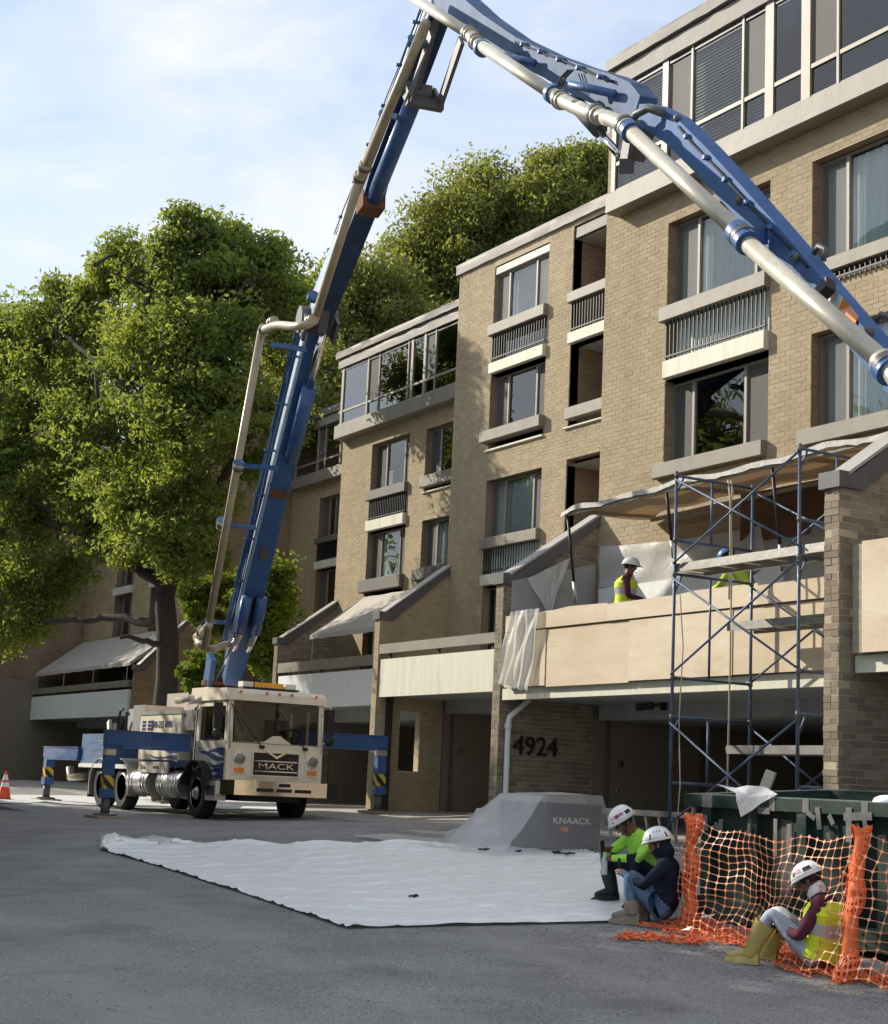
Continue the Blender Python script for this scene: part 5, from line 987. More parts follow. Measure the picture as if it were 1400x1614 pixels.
# trees across the road, out of the picture to the left: they shade the tarmac and mirror in the windows
for i, (x, y, h, w) in enumerate([(-57.5,3.5,6.6,2.6),(-53,3.6,6.4,2.6),(-49,3.6,7.9,2.6),(-45.2,4,11.0,3.0),(-41,4,12.0,3.0),(-36.5,3.6,12.0,3.0),(-32,3.4,11.4,3.0),(-27.5,2.5,10.5,3.0),(-23,0,9.6,3.2),(-18,-2.5,8.8,3.2),(-39,-6,12.5,3.4),(-31,-6,11.5,3.4),(-24,-7.5,10.5,3.4),(-15,-8,9.5,3.2),(-57,-12,20,4.2),(-68,-14,22,4.4),(-80,-10,20,4.2),(-62,1,6.5,2.6),(-76,13,16,3.4),(-82,12,16,3.4),(-71,11.2,15,3.2)]):
    g = float(gz(x, y)); r_ = random.Random(50+i); lob = []
    zz = g+1.2
    while zz < g+h-w*.3:
        rr = w*(.55 if zz > g+h-w else .8); 
        for k in range(3): a = r_.random()*6.28; q = w*.5; lob.append(((x+q*math.cos(a), y+q*math.sin(a), min(zz+r_.random(), g+h-rr)), rr))
        zz += 1.7
    tree('roadside_tree', 'broadleaf roadside tree across the car park, outside the picture', lob, [([(x, y, g), (x, y, g+h*.7)], .25, .08)], (x, y, g), 1.3, 26, .8, .225, M['leaf_big'], 60+i, 'roadside trees across the car park', False, total=int(500*h))
# ------------------------------------------------------------------ plastic, tarpaulins, tool chest
M['film'] = film_mat('white_plastic_sheet', (.90, .90, .89), .97, .42, 2.2, .55, (4.2, .8, 1), .10, .04)
M['film_thin'] = film_mat('thin_clear_plastic', (.72, .73, .75), .55, .25, 7, .8)
M['film_mid'] = film_mat('milky_plastic', (.76, .76, .74), .82, .28, 6, .8)
def fold(x, y, s=1., seed=0.):
    return s*(.5*np.sin(x*2.3+1.7*np.sin(y*1.1+seed)+seed)+.3*np.sin(y*3.9+2.1*np.sin(x*.9-seed))+.25*np.sin((x+y)*6.1+1.5*np.sin(y*2.7))+.2*np.sin((x-1.4*y)*11+2*np.sin(x*3.1)))
def ground_cloth(name, top, bot, nu, nv, mt, amp, zfun=None, sub=1, dz=.02):
    """sheet lying on the ground between two ground polylines"""
    def rs(P, n):
        P = np.array([G(*p)[:2] for p in P]); d = np.concatenate([[0], np.cumsum(np.linalg.norm(np.diff(P, axis=0), axis=1))]); t = np.linspace(0, d[-1], n); return np.stack([np.interp(t, d, P[:, i]) for i in (0, 1)], 1)
    A_, B_ = rs(top, nu), rs(bot, nu); v = np.linspace(0, 1, nv)[:, None, None]; P = A_[None]*(1-v)+B_[None]*v; X, Y = P[..., 0], P[..., 1]
    X = X + .05*np.sin(Y*5+X*3)*(v[..., 0]*(1-v[..., 0])*4); 
    Z = gz(X, Y)+dz+amp*np.abs(fold(X, Y))**1.3
    if zfun is not None: Z = Z+zfun(X, Y, np.broadcast_to(np.linspace(0, 1, nu)[None], X.shape), np.broadcast_to(v[..., 0], X.shape))
    V = np.stack([X, Y, Z], -1).reshape(-1, 3); i = np.arange(nu-1)[None]+nu*np.arange(nv-1)[:, None]; Q = np.stack([i, i+1, i+1+nu, i+nu], -1).reshape(-1, 4)
    return np_mesh(name, V, Q, mt, True)
def tarp_edges(X, Y, u, v):
    tip = np.exp(-((u-.05)/.05)**2)*np.exp(-(v/.16)**2)*.10+np.exp(-((u-.015)/.012)**2)*.05
    roll = .05*np.exp(-(v/.03)**2)*(.5+.5*np.sin(u*60))*(u < .5)
    w1 = X*.95-Y*.3+.25*np.sin(Y*1.3)+.12*np.sin(Y*3.1+X); w2 = X*.55+Y*.75+.3*np.sin(X*.8); ridg = .030*(1-np.abs(np.sin(w1*4.3)))**5*(.4+.6*np.sin(Y*.9+X*.4)**2)+.022*(1-np.abs(np.sin(w2*3.7+1)))**6*(.5+.5*np.sin(X*1.7-Y*.6))+.012*(1-np.abs(np.sin(w1*11+Y)))**4
    return tip+roll+ridg
single('plastic_groundsheet', ground_cloth('plastic_groundsheet', [(160,1337),(185,1331),(300,1331),(450,1333),(640,1331),(800,1333),(935,1345),(985,1375)], [(158,1341),(250,1367),(330,1393),(430,1426),(545,1465),(700,1461),(850,1458),(1010,1455)], 320, 150, M['film'], .014, tarp_edges), None, 'large white plastic sheet spread on the asphalt in front of the truck', 'plastic sheet')
tf = MB(); 
def crumple(name, label, px, L_, H_, seed, mt='film_mid', along=(1, 0)):
    c = G(*px); n, k = 26, 10; r = np.random.default_rng(seed); vs = []
    for i in range(n):
        t = i/(n-1); hh = H_*(math.sin(math.pi*t)**.5)*(.55+.45*math.sin(t*9+seed)**2)
        for j in range(k):
            a = math.pi*j/(k-1); vs.append((c[0]+along[0]*L_*(t-.5)+along[1]*math.cos(a)*.16+r.normal(0, .015), c[1]+along[1]*L_*(t-.5)*1+math.cos(a)*.2*(1-.4*math.sin(8*t))+r.normal(0, .02), c[2]+.02+hh*math.sin(a)**.7+r.normal(0, .02)*math.sin(a)))
    return single(name, np_mesh(name, vs, [(i*k+j, i*k+j+1, (i+1)*k+j+1, (i+1)*k+j) for i in range(n-1) for j in range(k-1)], M[mt], True), None, label, 'plastic sheet')
crumple('plastic_bundle', 'crumpled roll of clear plastic at the left tip of the groundsheet', (186, 1331), 1.2, .12, 2, 'film_mid', (-.5, .0)); crumple('plastic_bundle', 'second crumpled plastic fold along the far edge of the groundsheet', (248, 1330), 2.0, .08, 5, 'film_mid', (-.6, .0))
single('plastic_groundsheet', ground_cloth('plastic_groundsheet', [(-40,1254),(40,1254),(110,1255),(200,1256),(300,1258),(480,1268)], [(-40,1267),(40,1268),(70,1265),(110,1269),(250,1271),(480,1280)], 90, 12, M['film'], .012), None, 'sunlit strip of white plastic under the rear outrigger beside the cone', 'plastic sheet')
kb = Vector(G(860, 1345)); KX, KY, KZ = kb.x, kb.y, kb.z
KL, KW, KH = 1.15, .9, .70
kt = thing('tool_chest', 'dark steel site tool chest under clear plastic by the numbered wall', 'tool chest', (KX-KL/2, KY+KW/2, KZ))
km = mat('dark_grey_chest', (.055, .055, .06), .5, var=.1); kc = MB().box(KX-KL, KX, KY, KY+KW, KZ+.08, KZ+KH-.12).box(KX-KL+.05, KX-.05, KY+.05, KY+KW-.05, KZ, KZ+.08); part('chest_body', kc, km, kt)
part('chest_lid', MB().box(KX-KL-.015, KX+.015, KY-.015, KY+KW+.015, KZ+KH-.12, KZ+KH-.02), km, kt)
text('chest_lettering', 'KNAACK', .12, M['white'], (KX+.006, KY+.42, KZ+.44), FX, kt, .003, sx=1.3); part('chest_badge', MB().box(KX+.002, KX+.008, KY+.24, KY+.36, KZ+.30, KZ+.36), M['orange_lens'], kt)
def drape():
    xs = np.linspace(KX-3.6, KX+.5, 90); ys = np.linspace(KY-1.1, KY+KW+.35, 60); X, Y = np.meshgrid(xs, ys)
    dl = np.maximum(0, KX-KL-X)/1.25; dr = np.maximum(0, X-KX-.03)/.05; df = np.maximum(0, KY-.03-Y)/.6; db = np.maximum(0, Y-KY-KW-.03)/.3
    d = np.sqrt(dl**2+df**2+db**2+dr**2); H = (KH+.02)*np.clip(1-d, 0, 1)**1.15
    H = H+.02*np.abs(fold(X*2, Y*2, 1, 2.))*(H > .02)*(d > 0.02)+.12*np.exp(-((X-KX+2.3)/.25)**2-((Y-KY-.2)/.4)**2)+(.045*(1-np.abs(np.sin(X*3.1+Y*2.2+1.3*np.sin(Y*2.6+X))))**4+.03*(1-np.abs(np.sin(X*1.3-Y*4.1+2*np.sin(X*1.7))))**5)*(d > .1)*(H > .05)
    Z = gz(X, Y)+.035+H+.008*np.abs(fold(X*3, Y*3)); nu, nv = len(xs), len(ys)
    i = np.arange(nu-1)[None]+nu*np.arange(nv-1)[:, None]; Q = np.stack([i, i+1, i+1+nu, i+nu], -1).reshape(-1, 4)
    return np_mesh('plastic_cover', np.stack([X, Y, Z], -1).reshape(-1, 3), Q, [film_mat('clear_cover_plastic', (.66, .66, .66), .31, .22, 8, .9), film_mat('milky_cover_plastic', (.80, .80, .79), .66, .3, 7, .6)], True, mi=(X[:-1, :-1].ravel() < KX-.35*0-.06) & (Y[:-1, :-1].ravel() < KY+KW+9) & ~((X[:-1, :-1].ravel() > KX-.5) & (Y[:-1, :-1].ravel() > KY+.1)))
single('plastic_cover', drape(), None, 'clear plastic draped over the tool chest like a tent', 'plastic sheet')
c = G(690, 1327); kx, ky = c[0], c[1]
single('kerb_stone', MB().prism([(kx-1.4, ky, float(gz(kx, ky))), (kx+1.2, ky, float(gz(kx, ky))-.01), (kx+1.25, ky+.03, float(gz(kx, ky))+.10), (kx-1.3, ky+.03, float(gz(kx, ky))+.12)], (0, .6, 0)), M['concrete'], 'low sandy concrete kerb island behind the plastic groundsheet', 'kerb')
# debris on the sheet
for px, py, s, lb in ((893, 1352, .16, 'bent dark offcut on the sheet, nearest the crouching worker'), (878, 1349, .06, 'small black scrap beside the tool chest'), (653, 1421, .05, 'tiny black scrap in the middle of the groundsheet'), (818, 1348, .04, 'dark scrap before the clear plastic tent'), (764, 1345, .08, 'flat dark scrap at the left foot of the plastic tent')):
    c = G(px, py); z = c[2]+.05; m = MB(); m.bar((c[0]-s, c[1]-s*.6, z), (c[0]+s*.6, c[1]+s*.4, z+.01), .04, .02); m.bar((c[0]+s*.5, c[1]-s*.4, z), (c[0]-s*.2, c[1]+s*.5, z+.015), .03, .02); single('scrap', m, M['dark'], lb, 'debris', 'scraps lying on the plastic')
# ------------------------------------------------------------------ bay 1: number, pipe, canopy, boards
text('house_number', '4924', .46, M['dark'], (-23.63, 15.96, .77), FX, B1, .02, sx=1.02); text('bay_number', '18', .17, M['dark'], (-23.61, 17.78, .56), FX, B1, .004, sx=.9); text('bay_number', '23', .19, M['dark'], (-33.56, 20.5, .92), FX, B2, .004, sx=.9)
dp = MB(); dx_ = -23.58; dp.tube([(dx_, 15.34, -.75), (dx_, 15.34, 1.15), (dx_, 15.36, 1.25), (dx_, 15.75, 1.58)], .052, 12); dp.tube([(dx_, 15.34, 1.06), (dx_, 15.34, 1.14)], .065, 12); part('drain_pipe', dp, M['white'], B1, 40)
lp = MB(); p = Vector(onY(1043, 1110, 16.98)); lp.box(p.x-.04, p.x+.04, p.y, p.y+.08, p.z-.1, p.z+.1); lp.bar(p, p+Vector((-.18, -.15, -.05)), .05, .05); lp.bar(p+Vector((-.1, -.1, -.03)), p+Vector((-.34, -.25, -.06)), .12, .12); part('security_camera', lp, M['dark'], B1)
M['ply'] = mat('raw_plywood', (.64, .535, .385), .75, col2=(.52, .41, .27), scale=1.6, stretch=(.5, 1, 2.0), bump=.06, bscale=9, detail=7)
M['ply2'] = mat('raw_plywood_pale', (.68, .575, .43), .75, col2=(.57, .46, .315), scale=1.8, stretch=(.6, 1, 2.2), bump=.06, bscale=9, detail=7)
fw_ = thing('plywood_boarding', 'raw plywood sheets boarding the balcony edge above the 4924 carport', 'plywood boarding', (-18.5, 15.15, 1.7))
zsp = 2.68
xs_ = [-23.42, -22.2, -19.95, -17.55, -15.2, -13.62]
for i, (a, b) in enumerate(zip(xs_, xs_[1:])):
    j = [.01, -.004, .012, 0, .006][i]; part('plywood_panel', MB().box(a+.006, b-.006, 15.13-j, 15.15-j, 1.74+.008*(i % 2)-(.03 if i == 1 else 0), zsp-.012), M['ply' if i % 2 else 'ply2'], fw_)
xs_ = [-23.42, -20.5, -17.0, -13.62]
for i, (a, b) in enumerate(zip(xs_, xs_[1:])):
    part('plywood_strip', MB().prism([(a+.006, 15.10-.008*i, zsp+.012), (b-.006, 15.10-.008*i, zsp+.012), (b-.006, 15.10-.008*i, 2.98+.015*(i % 2)), ((a+b)/2+.4, 15.10-.008*i, 3.0), ((a+b)/2, 15.10-.008*i, 2.97), (a+.006, 15.10-.008*i, 2.96)], (0, .025, 0)), M['ply' if i % 2 == 0 else 'ply2'], fw_)
part('backing_stud', MB().box(-23.4, -13.65, 15.16, 15.2, 1.75, 2.94), M['timber'], fw_)
fw0 = thing('plywood_boarding', 'plywood sheet with a ragged edge boarding the balcony at the right edge', 'plywood boarding', (-9, 13.12, 1.7))
part('plywood_panel', MB().box(-13.03, -10.9, 13.08, 13.1, 1.68, 2.92), M['ply2'], fw0); part('plywood_panel', MB().box(-10.89, -8.5, 13.085, 13.105, 1.68, 2.92), M['ply'], fw0); part('backing_stud', MB().box(-13.2, -8.5, 13.11, 13.15, 1.68, 2.9), M['timber'], fw0)
for k_ in ('ply', 'ply2'): speckle(M[k_], 1.1, .54, .74, (.40, .29, .17), .5, (.7, 1, 1.6)); speckle(M[k_], 9, .64, .72, (.30, .21, .12), .5, (.35, 1, 1)); speckle(M[k_], 34, .70, .74, (.16, .11, .07), .7)
def hang(name, label, P00, P10, P01, P11, nu, nv, amp, mt, seed=1, nrm=(0, -1, 0), droop=0., parent=None):
    """hanging sheet between four corners, folded along its length"""
    u = np.linspace(0, 1, nu)[None, :, None]; v = np.linspace(0, 1, nv)[:, None, None]; P00, P10, P01, P11 = map(np.array, (P00, P10, P01, P11))
    P = P00*(1-u)*(1-v)+P10*u*(1-v)+P01*(1-u)*v+P11*u*v; U = np.broadcast_to(u[..., 0], P.shape[:2]); Vv = np.broadcast_to(v[..., 0], P.shape[:2])
    f = (np.sin(U*17+seed+2*np.sin(Vv*3+seed))+.6*np.sin(U*31+Vv*5+seed*2)+.7*np.sin((U+Vv)*9+seed))*amp
    P = P+f[..., None]*np.array(nrm); P[..., 2] -= droop*np.sin(np.pi*U)+.02*np.sin(U*23+seed)*Vv
    i = np.arange(nu-1)[None]+nu*np.arange(nv-1)[:, None]; Q = np.stack([i, i+1, i+1+nu, i+nu], -1).reshape(-1, 4)
    me = np_mesh(name, P.reshape(-1, 3), Q, mt, True)
    return single(name, me, None, label, 'plastic sheet')
hang('hanging_plastic', 'clear plastic hanging over the left end of the plywood boarding', (-23.2, 15.05, 3.02), (-22.3, 15.04, 3.02), (-23.35, 14.95, 1.78), (-22.55, 15.03, 1.66), 60, 34, .022, M['film_mid'], 3)
hang('plastic_screen', 'grey plastic stapled over the side fin wall of the boarded balcony', (-23.60, 15.32, 3.62), (-23.6, 17.1, 4.1), (-23.60, 15.32, 1.8), (-23.58, 17.1, 1.8), 40, 30, .006, M['film_thin'], 5, (1, 0, 0))
hang('plastic_flap', 'torn loose flap of plastic below the sloped flashing', (-23.54, 15.6, 3.68), (-23.54, 16.5, 4.15), (-23.45, 16.0, 3.1), (-23.48, 16.1, 3.15), 24, 16, .015, M['film_mid'], 8, (1, 0, 0))
hang('plastic_screen', 'white plastic taped across the wall behind the two balcony workers', (-23.5, 17.12, 4.42), (-19.2, 17.1, 4.3), (-23.5, 17.1, 3.65), (-19.0, 17.05, 3.55), 110, 30, .012, M['film_mid'], 4, droop=.06)
hang('plastic_screen', 'grey plastic across the shaded wall at the right of the balcony', (-19.3, 17.1, 4.25), (-13.7, 17.1, 4.1), (-19.1, 17.08, 2.9), (-13.7, 17.05, 2.9), 90, 24, .012, M['film_thin'], 9)
bl = thing('block_wall', 'pale foam wall panels below the taped plastic on the balcony', 'wall panels', (-21, 17.0, 1.76))
for i in range(5):
    for k in range(3): part('panel', MB().box(-23.4+i*.95+.004*(k % 2), -22.46+i*.95, 17.05-.006*((i+k) % 3), 17.11, 1.78+k*.62, 2.39+k*.62), M['white'], bl)
part('wall_boarding', MB().box(-19.7, -13.7, 17.10, 17.14, 4.05, 4.86), mat('brown_hardboard', (.11, .06, .032), .7, var=.2, scale=2, stretch=(.5, 1, 2)), B1)
# canopy
cn = thing('balcony_canopy', 'weathered tarpaulin canopy on thin posts over the boarded balcony', 'canopy', (-18, 15.3, 1.75))
def canopy():
    nu, nv = 60, 10; u = np.linspace(0, 1, nu)[None]; v = np.linspace(0, 1, nv)[:, None]; X = -22.1+(9.3)*u+0*v; Y = 15.28+1.85*v+0*u; Z = 4.72+.14*u+.12*v-.05*np.abs(np.sin(u*9.5))*(1-v)+.02*np.sin(u*40+v*6)-.10*np.exp(-(u/.03)**2)
    V = np.stack([X, Y, Z], -1).reshape(-1, 3); i = np.arange(nu-1)[None]+nu*np.arange(nv-1)[:, None]; Q = np.stack([i, i+1, i+1+nu, i+nu], -1).reshape(-1, 4)
    ed = np.stack([X[0], Y[0], Z[0]], -1); V2 = np.concatenate([ed+[0, 0, .015], ed+[0, -.02, -.07]+np.random.default_rng(3).normal(0, .008, ed.shape)]); Q2 = np.stack([np.arange(nu-1), np.arange(1, nu), np.arange(1, nu)+nu, np.arange(nu-1)+nu], -1)
    part('canopy_sheet', np_mesh('canopy_sheet', V, Q, film_mat('brown_tarpaulin', (.25, .15, .075), .97, .7, 4, .5), True), None, cn); part('canopy_hem', np_mesh('canopy_hem', V2, Q2, mat('grey_hem', (.42, .40, .36), .8, var=.3, scale=12), True), None, cn)
canopy()
cf = MB(); cf.bar((-22.05, 15.33, 4.6), (-12.9, 15.33, 4.76), .06, .06); cf.bar((-22.0, 17.1, 4.72), (-12.9, 17.1, 4.9), .06, .06)
for x in (-21.9, -19.2, -16.5, -13.8): cf.bar((x, 15.3, 4.64+.014*(x+22)), (x, 17.1, 4.76+.014*(x+22)), .05, .06)
part('canopy_frame', cf, M['timber'], cn)
for (x, y), (x2, y2) in (((895, 812), (908, 952)), ((1050, 768), (1062, 880)), ((1217, 733), (1234, 900))):
    a, b = onY(x, y, 15.33), onY(x2, y2, 15.6); part('canopy_post', MB().tube([a, a+(b-a)*.75], .025, 8).tube([a+(b-a)*.75, b], .03, 8, 1), [M['dark'], M['steel']], cn, True)
# awnings
def awning(label, x0, x1, yb, zb, yf, zf, posts, zp, mt):
    aw = thing('fabric_awning', label, 'awning', (x0, yb, zf), 'fabric awnings'); n = 20; vs = []
    for i in range(n+1):
        x = x0+(x1-x0)*i/n
        for j in range(7): t = j/6; vs.append((x, yb+(yf-yb)*t, zb+(zf-zb)*t-.05*math.sin(math.pi*t)+.01*math.sin(i*1.9+t*5)))
        vs.append((x, yf-.01, zf-.14+.012*math.sin(i*2.3)))
    part('awning_fabric', MB().add(vs, [(i*8+j, i*8+j+1, i*8+9+j, i*8+8+j) for i in range(n) for j in range(7)]), mt, aw, 50)
    side = MB()
    for x in (x0, x1): side.add([(x, yb, zb), (x, yf, zf), (x, yf, zf-.14), (x, yb, zb-.2)], [(0, 1, 2, 3)])
    part('awning_side', side, mt, aw)
    for x in posts: part('awning_post', MB().tube([(x, yf+.03, zf-.05), (x, yf+.03, zp)], .022, 6), M['soffit'], aw)
aw_m = mat('grey_beige_canvas', (.44, .40, .35), .85, var=.06, scale=2, bump=.1, bscale=8)
awning('grey beige canvas awning sloping over the middle balcony left of the brick fin', -42.35, -33.95, 22.3, 5.46, 20.6, 4.2, (-42.2, -38.5), 3.4, aw_m)
awning('tan canvas awning over the far left balcony behind the big tree', -66, -54.9, 21.6, 5.3, 19.75, 3.9, (-65.8, -62.3, -58.8, -55.2), 3.2, aw_m)
awning('small striped end of a canvas awning behind the lower boom', -52, -44.7, 25.4, 5.3, 23.5, 4.0, (-51.8,), 3.2, aw_m)
# plant on the open loggia sill
pp = thing('potted_plant', 'potted plant with one orange bloom on the lowest open loggia sill', 'plant', (-28.3, 20.1, 4.72))
part('pot', MB().lathe([(.12, 4.72), (.16, 4.95), (.17, 4.95)], (-28.3, 20.15, 0), 'z', 14), M['rust'], pp); part('leaves', leaves('leaves', [(-28.3, 20.15, 5.15)], .28, 60, .12, M['leaf_young'], np.random.default_rng(5)), None, pp, kind='stuff'); part('flower', MB().ell((-28.2, 20.0, 5.2), .06, .06, .06), M['orange_lens'], pp)
# ------------------------------------------------------------------ scaffold
SX0, SX1, SY0, SY1 = float(onY(1060.6, 1050, 13.6)[0]), float(onY(1258.5, 1050, 13.6)[0]), 13.6, 14.95
M['scaf'] = mat('dark_blue_tube', (.05, .08, .14), .45, .2, var=.35, scale=6, bump=.1, bscale=20, coat=.2)
sc = thing('scaffold_tower', 'blue tube scaffold tower with crossed braces standing before the boarded balcony', 'scaffold', ((SX0+SX1)/2, 14.3, -.8))
for X in (SX0, SX1):
    for Y in (SY0, SY1):
        z0 = float(gz(X, Y)); part('standard', MB().tube([(X, Y, z0), (X, Y, 4.36)], .022, 10), M['scaf'], sc, True); part('base_plate', MB().box(X-.08, X+.08, Y-.08, Y+.08, z0, z0+.012), M['cap'], sc)
    for z in (4.3, 3.42, 2.96, 1.58, 1.06, .2): part('ledger', MB().tube([(X, SY0, z), (X, SY1, z)], .02, 8), M['scaf'], sc, True)
    for za, zb in ((3.42, 4.3), (1.58, 2.96), (.2, 1.06)): part('inner_post', MB().tube([(X, SY0+.62, za), (X, SY0+.62, zb)], .017, 8), M['scaf'], sc, True)
    for za in (4.24, 2.9, 1.0): part('corner_brace', MB().tube([(X, SY0, za-.2), (X, SY0+.1, za), (X, SY0+.12, za+.05)], .015, 6), M['scaf'], sc, True)
for Y, s in ((SY0-.03, 0), (SY1+.03, 1)):
    for za, zb in ((3.1, 4.25), (1.62, 2.9), (-.35, .98)):
        for a, b in (((SX0, za), (SX1, zb)), ((SX0, zb), (SX1, za))):
            part('cross_brace', MB().tube([(a[0], Y, a[1]), (b[0], Y-.012*(a[1] > b[1]), b[1])], .0155, 8), M['scaf'], sc, True)
for X in (SX0, SX1):
    for Y in (SY0, SY1):
        for z in (4.3, 3.42, 2.96, 1.58, 1.06): part('coupler', MB().tube([(X, Y, z-.035), (X, Y, z+.035)], .031, 8), M['cap'], sc, True)
def plank(x0, x1, y0, y1, z, label):
    p = MB(); p.box(x0, x1, y0, y0+.03, z-.11, z); p.box(x0, x1, y1-.03, y1, z-.11, z); p.box(x0, x1, y0+.03, y1-.03, z-.015, z)
    for i in range(6): x = x0+(x1-x0)*(i+.5)/6; p.box(x-.03, x+.03, y0+.03, y1-.03, z-.08, z-.016)
    for x in (x0, x1): p.box(x-.05, x+.05, y0+.03, y1-.03, z-.07, z-.018)
    single('scaffold_plank', p, M['steel'], label, 'plank', 'aluminium scaffold planks')
plank(SX0-.02, SX1+.45, 13.62, 14.15, 3.10, 'uppermost aluminium scaffold plank, across the front of the tower'); plank(SX0+.2, SX1+.6, 14.35, 14.85, 2.36, 'middle aluminium scaffold plank against the plywood'); plank(SX0+.4, SX1+.6, 14.2, 14.7, .72, 'lowest aluminium scaffold plank under the balcony')
single('leaning_board', MB().bar((SX1-.55, 14.95, 1.75), (SX1-.35, 15.05, 2.6), .25, .03), M['ply2'], 'narrow board leaning on the plywood behind the scaffold', 'board')
def rope(label, pts, r=.011): single('rope', MB().tube(pts, r, 6), mat('hemp_rope', (.45, .40, .30), .9), label, 'rope', 'ropes hanging from the scaffold', True)
rx = SX0; rope('knotted double rope hanging from the top scaffold rail', [(rx, 14.55, 4.36), (rx+.03, 14.56, 4.2), (rx-.02, 14.57, 4.05), (rx+.02, 14.57, 3.3), (rx+.03, 14.56, 1.9), (rx+.02, 14.55, -.2)], .014)
rope('rope looped beside the knotted one down to the blue hard hat', [(rx, 14.50, 4.36), (rx+.05, 14.5, 4.1), (rx+.09, 14.48, 3.5), (rx+.06, 14.5, 2.7)], .014)
rope('thin rope beside the front left scaffold post', [(rx+.02, 13.68, 2.7), (rx+.06, 13.72, 2.0), (rx+.03, 13.7, 1.0), (rx+.08, 13.7, .2), (rx+.03, 13.68, -.6)], .009)
# aluminium ladder on trestles lying behind the workers
q = G(1000, 1345); ldx = SX0-1.9
ld = thing('ladder', 'grey aluminium ladder lying on its side behind the two seated workers', 'ladder', (ldx, 14.6, -.7))
for z in (-.62, -.22): part('ladder_rail', MB().box(ldx-1.6, ldx+2.4, 14.5, 14.56, z-.04, z+.04), M['rust'] if 0 else M['cap'], ld)
for i in range(13): x = ldx-1.5+i*.3; part('rung', MB().bar((x, 14.53, -.60), (x-.1, 14.53, -.24), .035, .035), M['steel'], ld)
# ------------------------------------------------------------------ cone
c = G(6, 1261); cx, cy, cz = c
tc = thing('traffic_cone', 'orange traffic cone with two white bands at the left edge', 'traffic cone', c)
cp = lambda z: .17-.145*z/.70
CO_ = [(0, .30, 'o'), (.30, .41, 'w'), (.41, .47, 'o'), (.47, .60, 'w'), (.60, .70, 'o')]
M['cone'] = mat('cone_orange', (.72, .09, .03), .5); 
cm = MB(); 
for a, b, k in CO_: cm.lathe([(cp(a), cz+.03+a), (cp(b), cz+.03+b)], (cx, cy, 0), 'z', 20, 0 if k == 'o' else 1)
part('cone_body', cm, [M['cone'], M['white']], tc, 40); part('cone_base', MB().box(cx-.19, cx+.19, cy-.19, cy+.19, cz, cz+.03), M['rubber'], tc)
# ------------------------------------------------------------------ dumpster
M['green'] = mat('dark_green_steel', (.013, .033, .025), .5, var=.35, scale=3, bump=.15, bscale=8, detail=8)
M['green_lt'] = mat('scraped_green_steel', (.03, .075, .055), .5, col2=(.16, .17, .15), scale=7, detail=9)
speckle(M['green'], 5, .62, .72, (.10, .10, .085), .6); speckle(M['green'], 12, .66, .72, (.12, .06, .03), .6)
M['tape'] = mat('grey_tape', (.155, .15, .145), .6, var=.25)
DY0, DY1 = 10.55, 12.45; DX0 = float(onY(1098, 1300, DY0)[0]); DX1 = -6.2; DZ0 = float(gz(DX0, DY0)); tilt = .06
zr = lambda x, y: float(onY(1220, 1258, DY0)[2]) + (y-DY0)*tilt - (x+11.5)*.004
ds = thing('dumpster', 'dark green roll-off dumpster patched with grey tape, behind the orange netting', 'dumpster', ((DX0+DX1)/2, 11.5, DZ0))
def dbox(x0, x1, y0, y1, za, zb, m=0, mb=None):
    mb = mb or MB(); P = [(x0,y0),(x1,y0),(x1,y1),(x0,y1)]; return mb.add([(x, y, za(x, y)) for x, y in P]+[(x, y, zb(x, y)) for x, y in P], [(0,3,2,1),(4,5,6,7),(0,1,5,4),(1,2,6,5),(2,3,7,6),(3,0,4,7)], m)
zf_ = lambda d: (lambda x, y: zr(x, y)+d)
zb_ = lambda d: (lambda x, y: float(gz(x, y))+d)
for a in ((DX0, DX1, DY0+.06, DY0+.1), (DX0, DX1, DY1-.1, DY1-.06), (DX0, DX0+.05, DY0+.1, DY1-.1)): part('side_plate', dbox(*a, zb_(.1), zf_(-.05)), M['green'], ds)
part('floor_plate', dbox(DX0, DX1, DY0+.1, DY1-.1, zb_(.12), zb_(.35)), M['timber'], ds)
for a in ((DX0-.16, DX1, DY0-.03, DY0+.13), (DX0-.16, DX1, DY1-.13, DY1+.03), (DX0-.16, DX0+.02, DY0+.13, DY1-.13)):
    r = dbox(*a, zf_(-.115), zf_(0)); dbox(a[0], a[1], a[2]+.005, a[3]-.005, zf_(0.), zf_(.006), 1, r); part('top_rail', r, [M['green'], M['green_lt']], ds)
for i in range(11): x = DX0+.12+i*.66; part('rib', dbox(x, x+.12, DY0-.02, DY0+.06, zb_(.12), zf_(-.115)), M['green'], ds)
part('bottom_rail', dbox(DX0, DX1, DY0-.03, DY0+.09, zb_(.02), zb_(.2)), M['green'], ds)
part('door_stripe', dbox(DX0+1.15, DX0+1.3, DY0+.056, DY0+.06, zb_(.3), zf_(-.2)), M['cap'], ds)
for px, py, w, h, tlt in ((1112, 1297, .07, .15, .1), (1130, 1302, .09, .06, -.4), (1136, 1312, .06, .25, 0), (1222, 1320, .05, .34, 0), (1243, 1325, .05, .3, 0), (1290, 1290, .06, .2, .15), (1338, 1300, .07, .3, 0), (1352, 1287, .34, .07, .05), (1365, 1310, .05, .25, .2), (1204, 1278, .16, .06, 0), (1278, 1285, .12, .05, -.5), (1310, 1292, .05, .1, .6), (1306, 1320, .05, .09, .2), (1180, 1308, .04, .12, -.1)):
    p = onY(px, py, DY0-.024-.0006*len(ds.children)); u = Vector((math.cos(tlt), 0, math.sin(tlt))); v = Vector((-u.z, 0, u.x)); P = Vector(p); q = [P-u*w/2-v*h/2, P+u*w/2-v*h/2, P+u*w/2+v*h/2, P-u*w/2+v*h/2]
    part('tape_patch', MB().quad(*[tuple(z) for z in q]), M['tape'], ds)
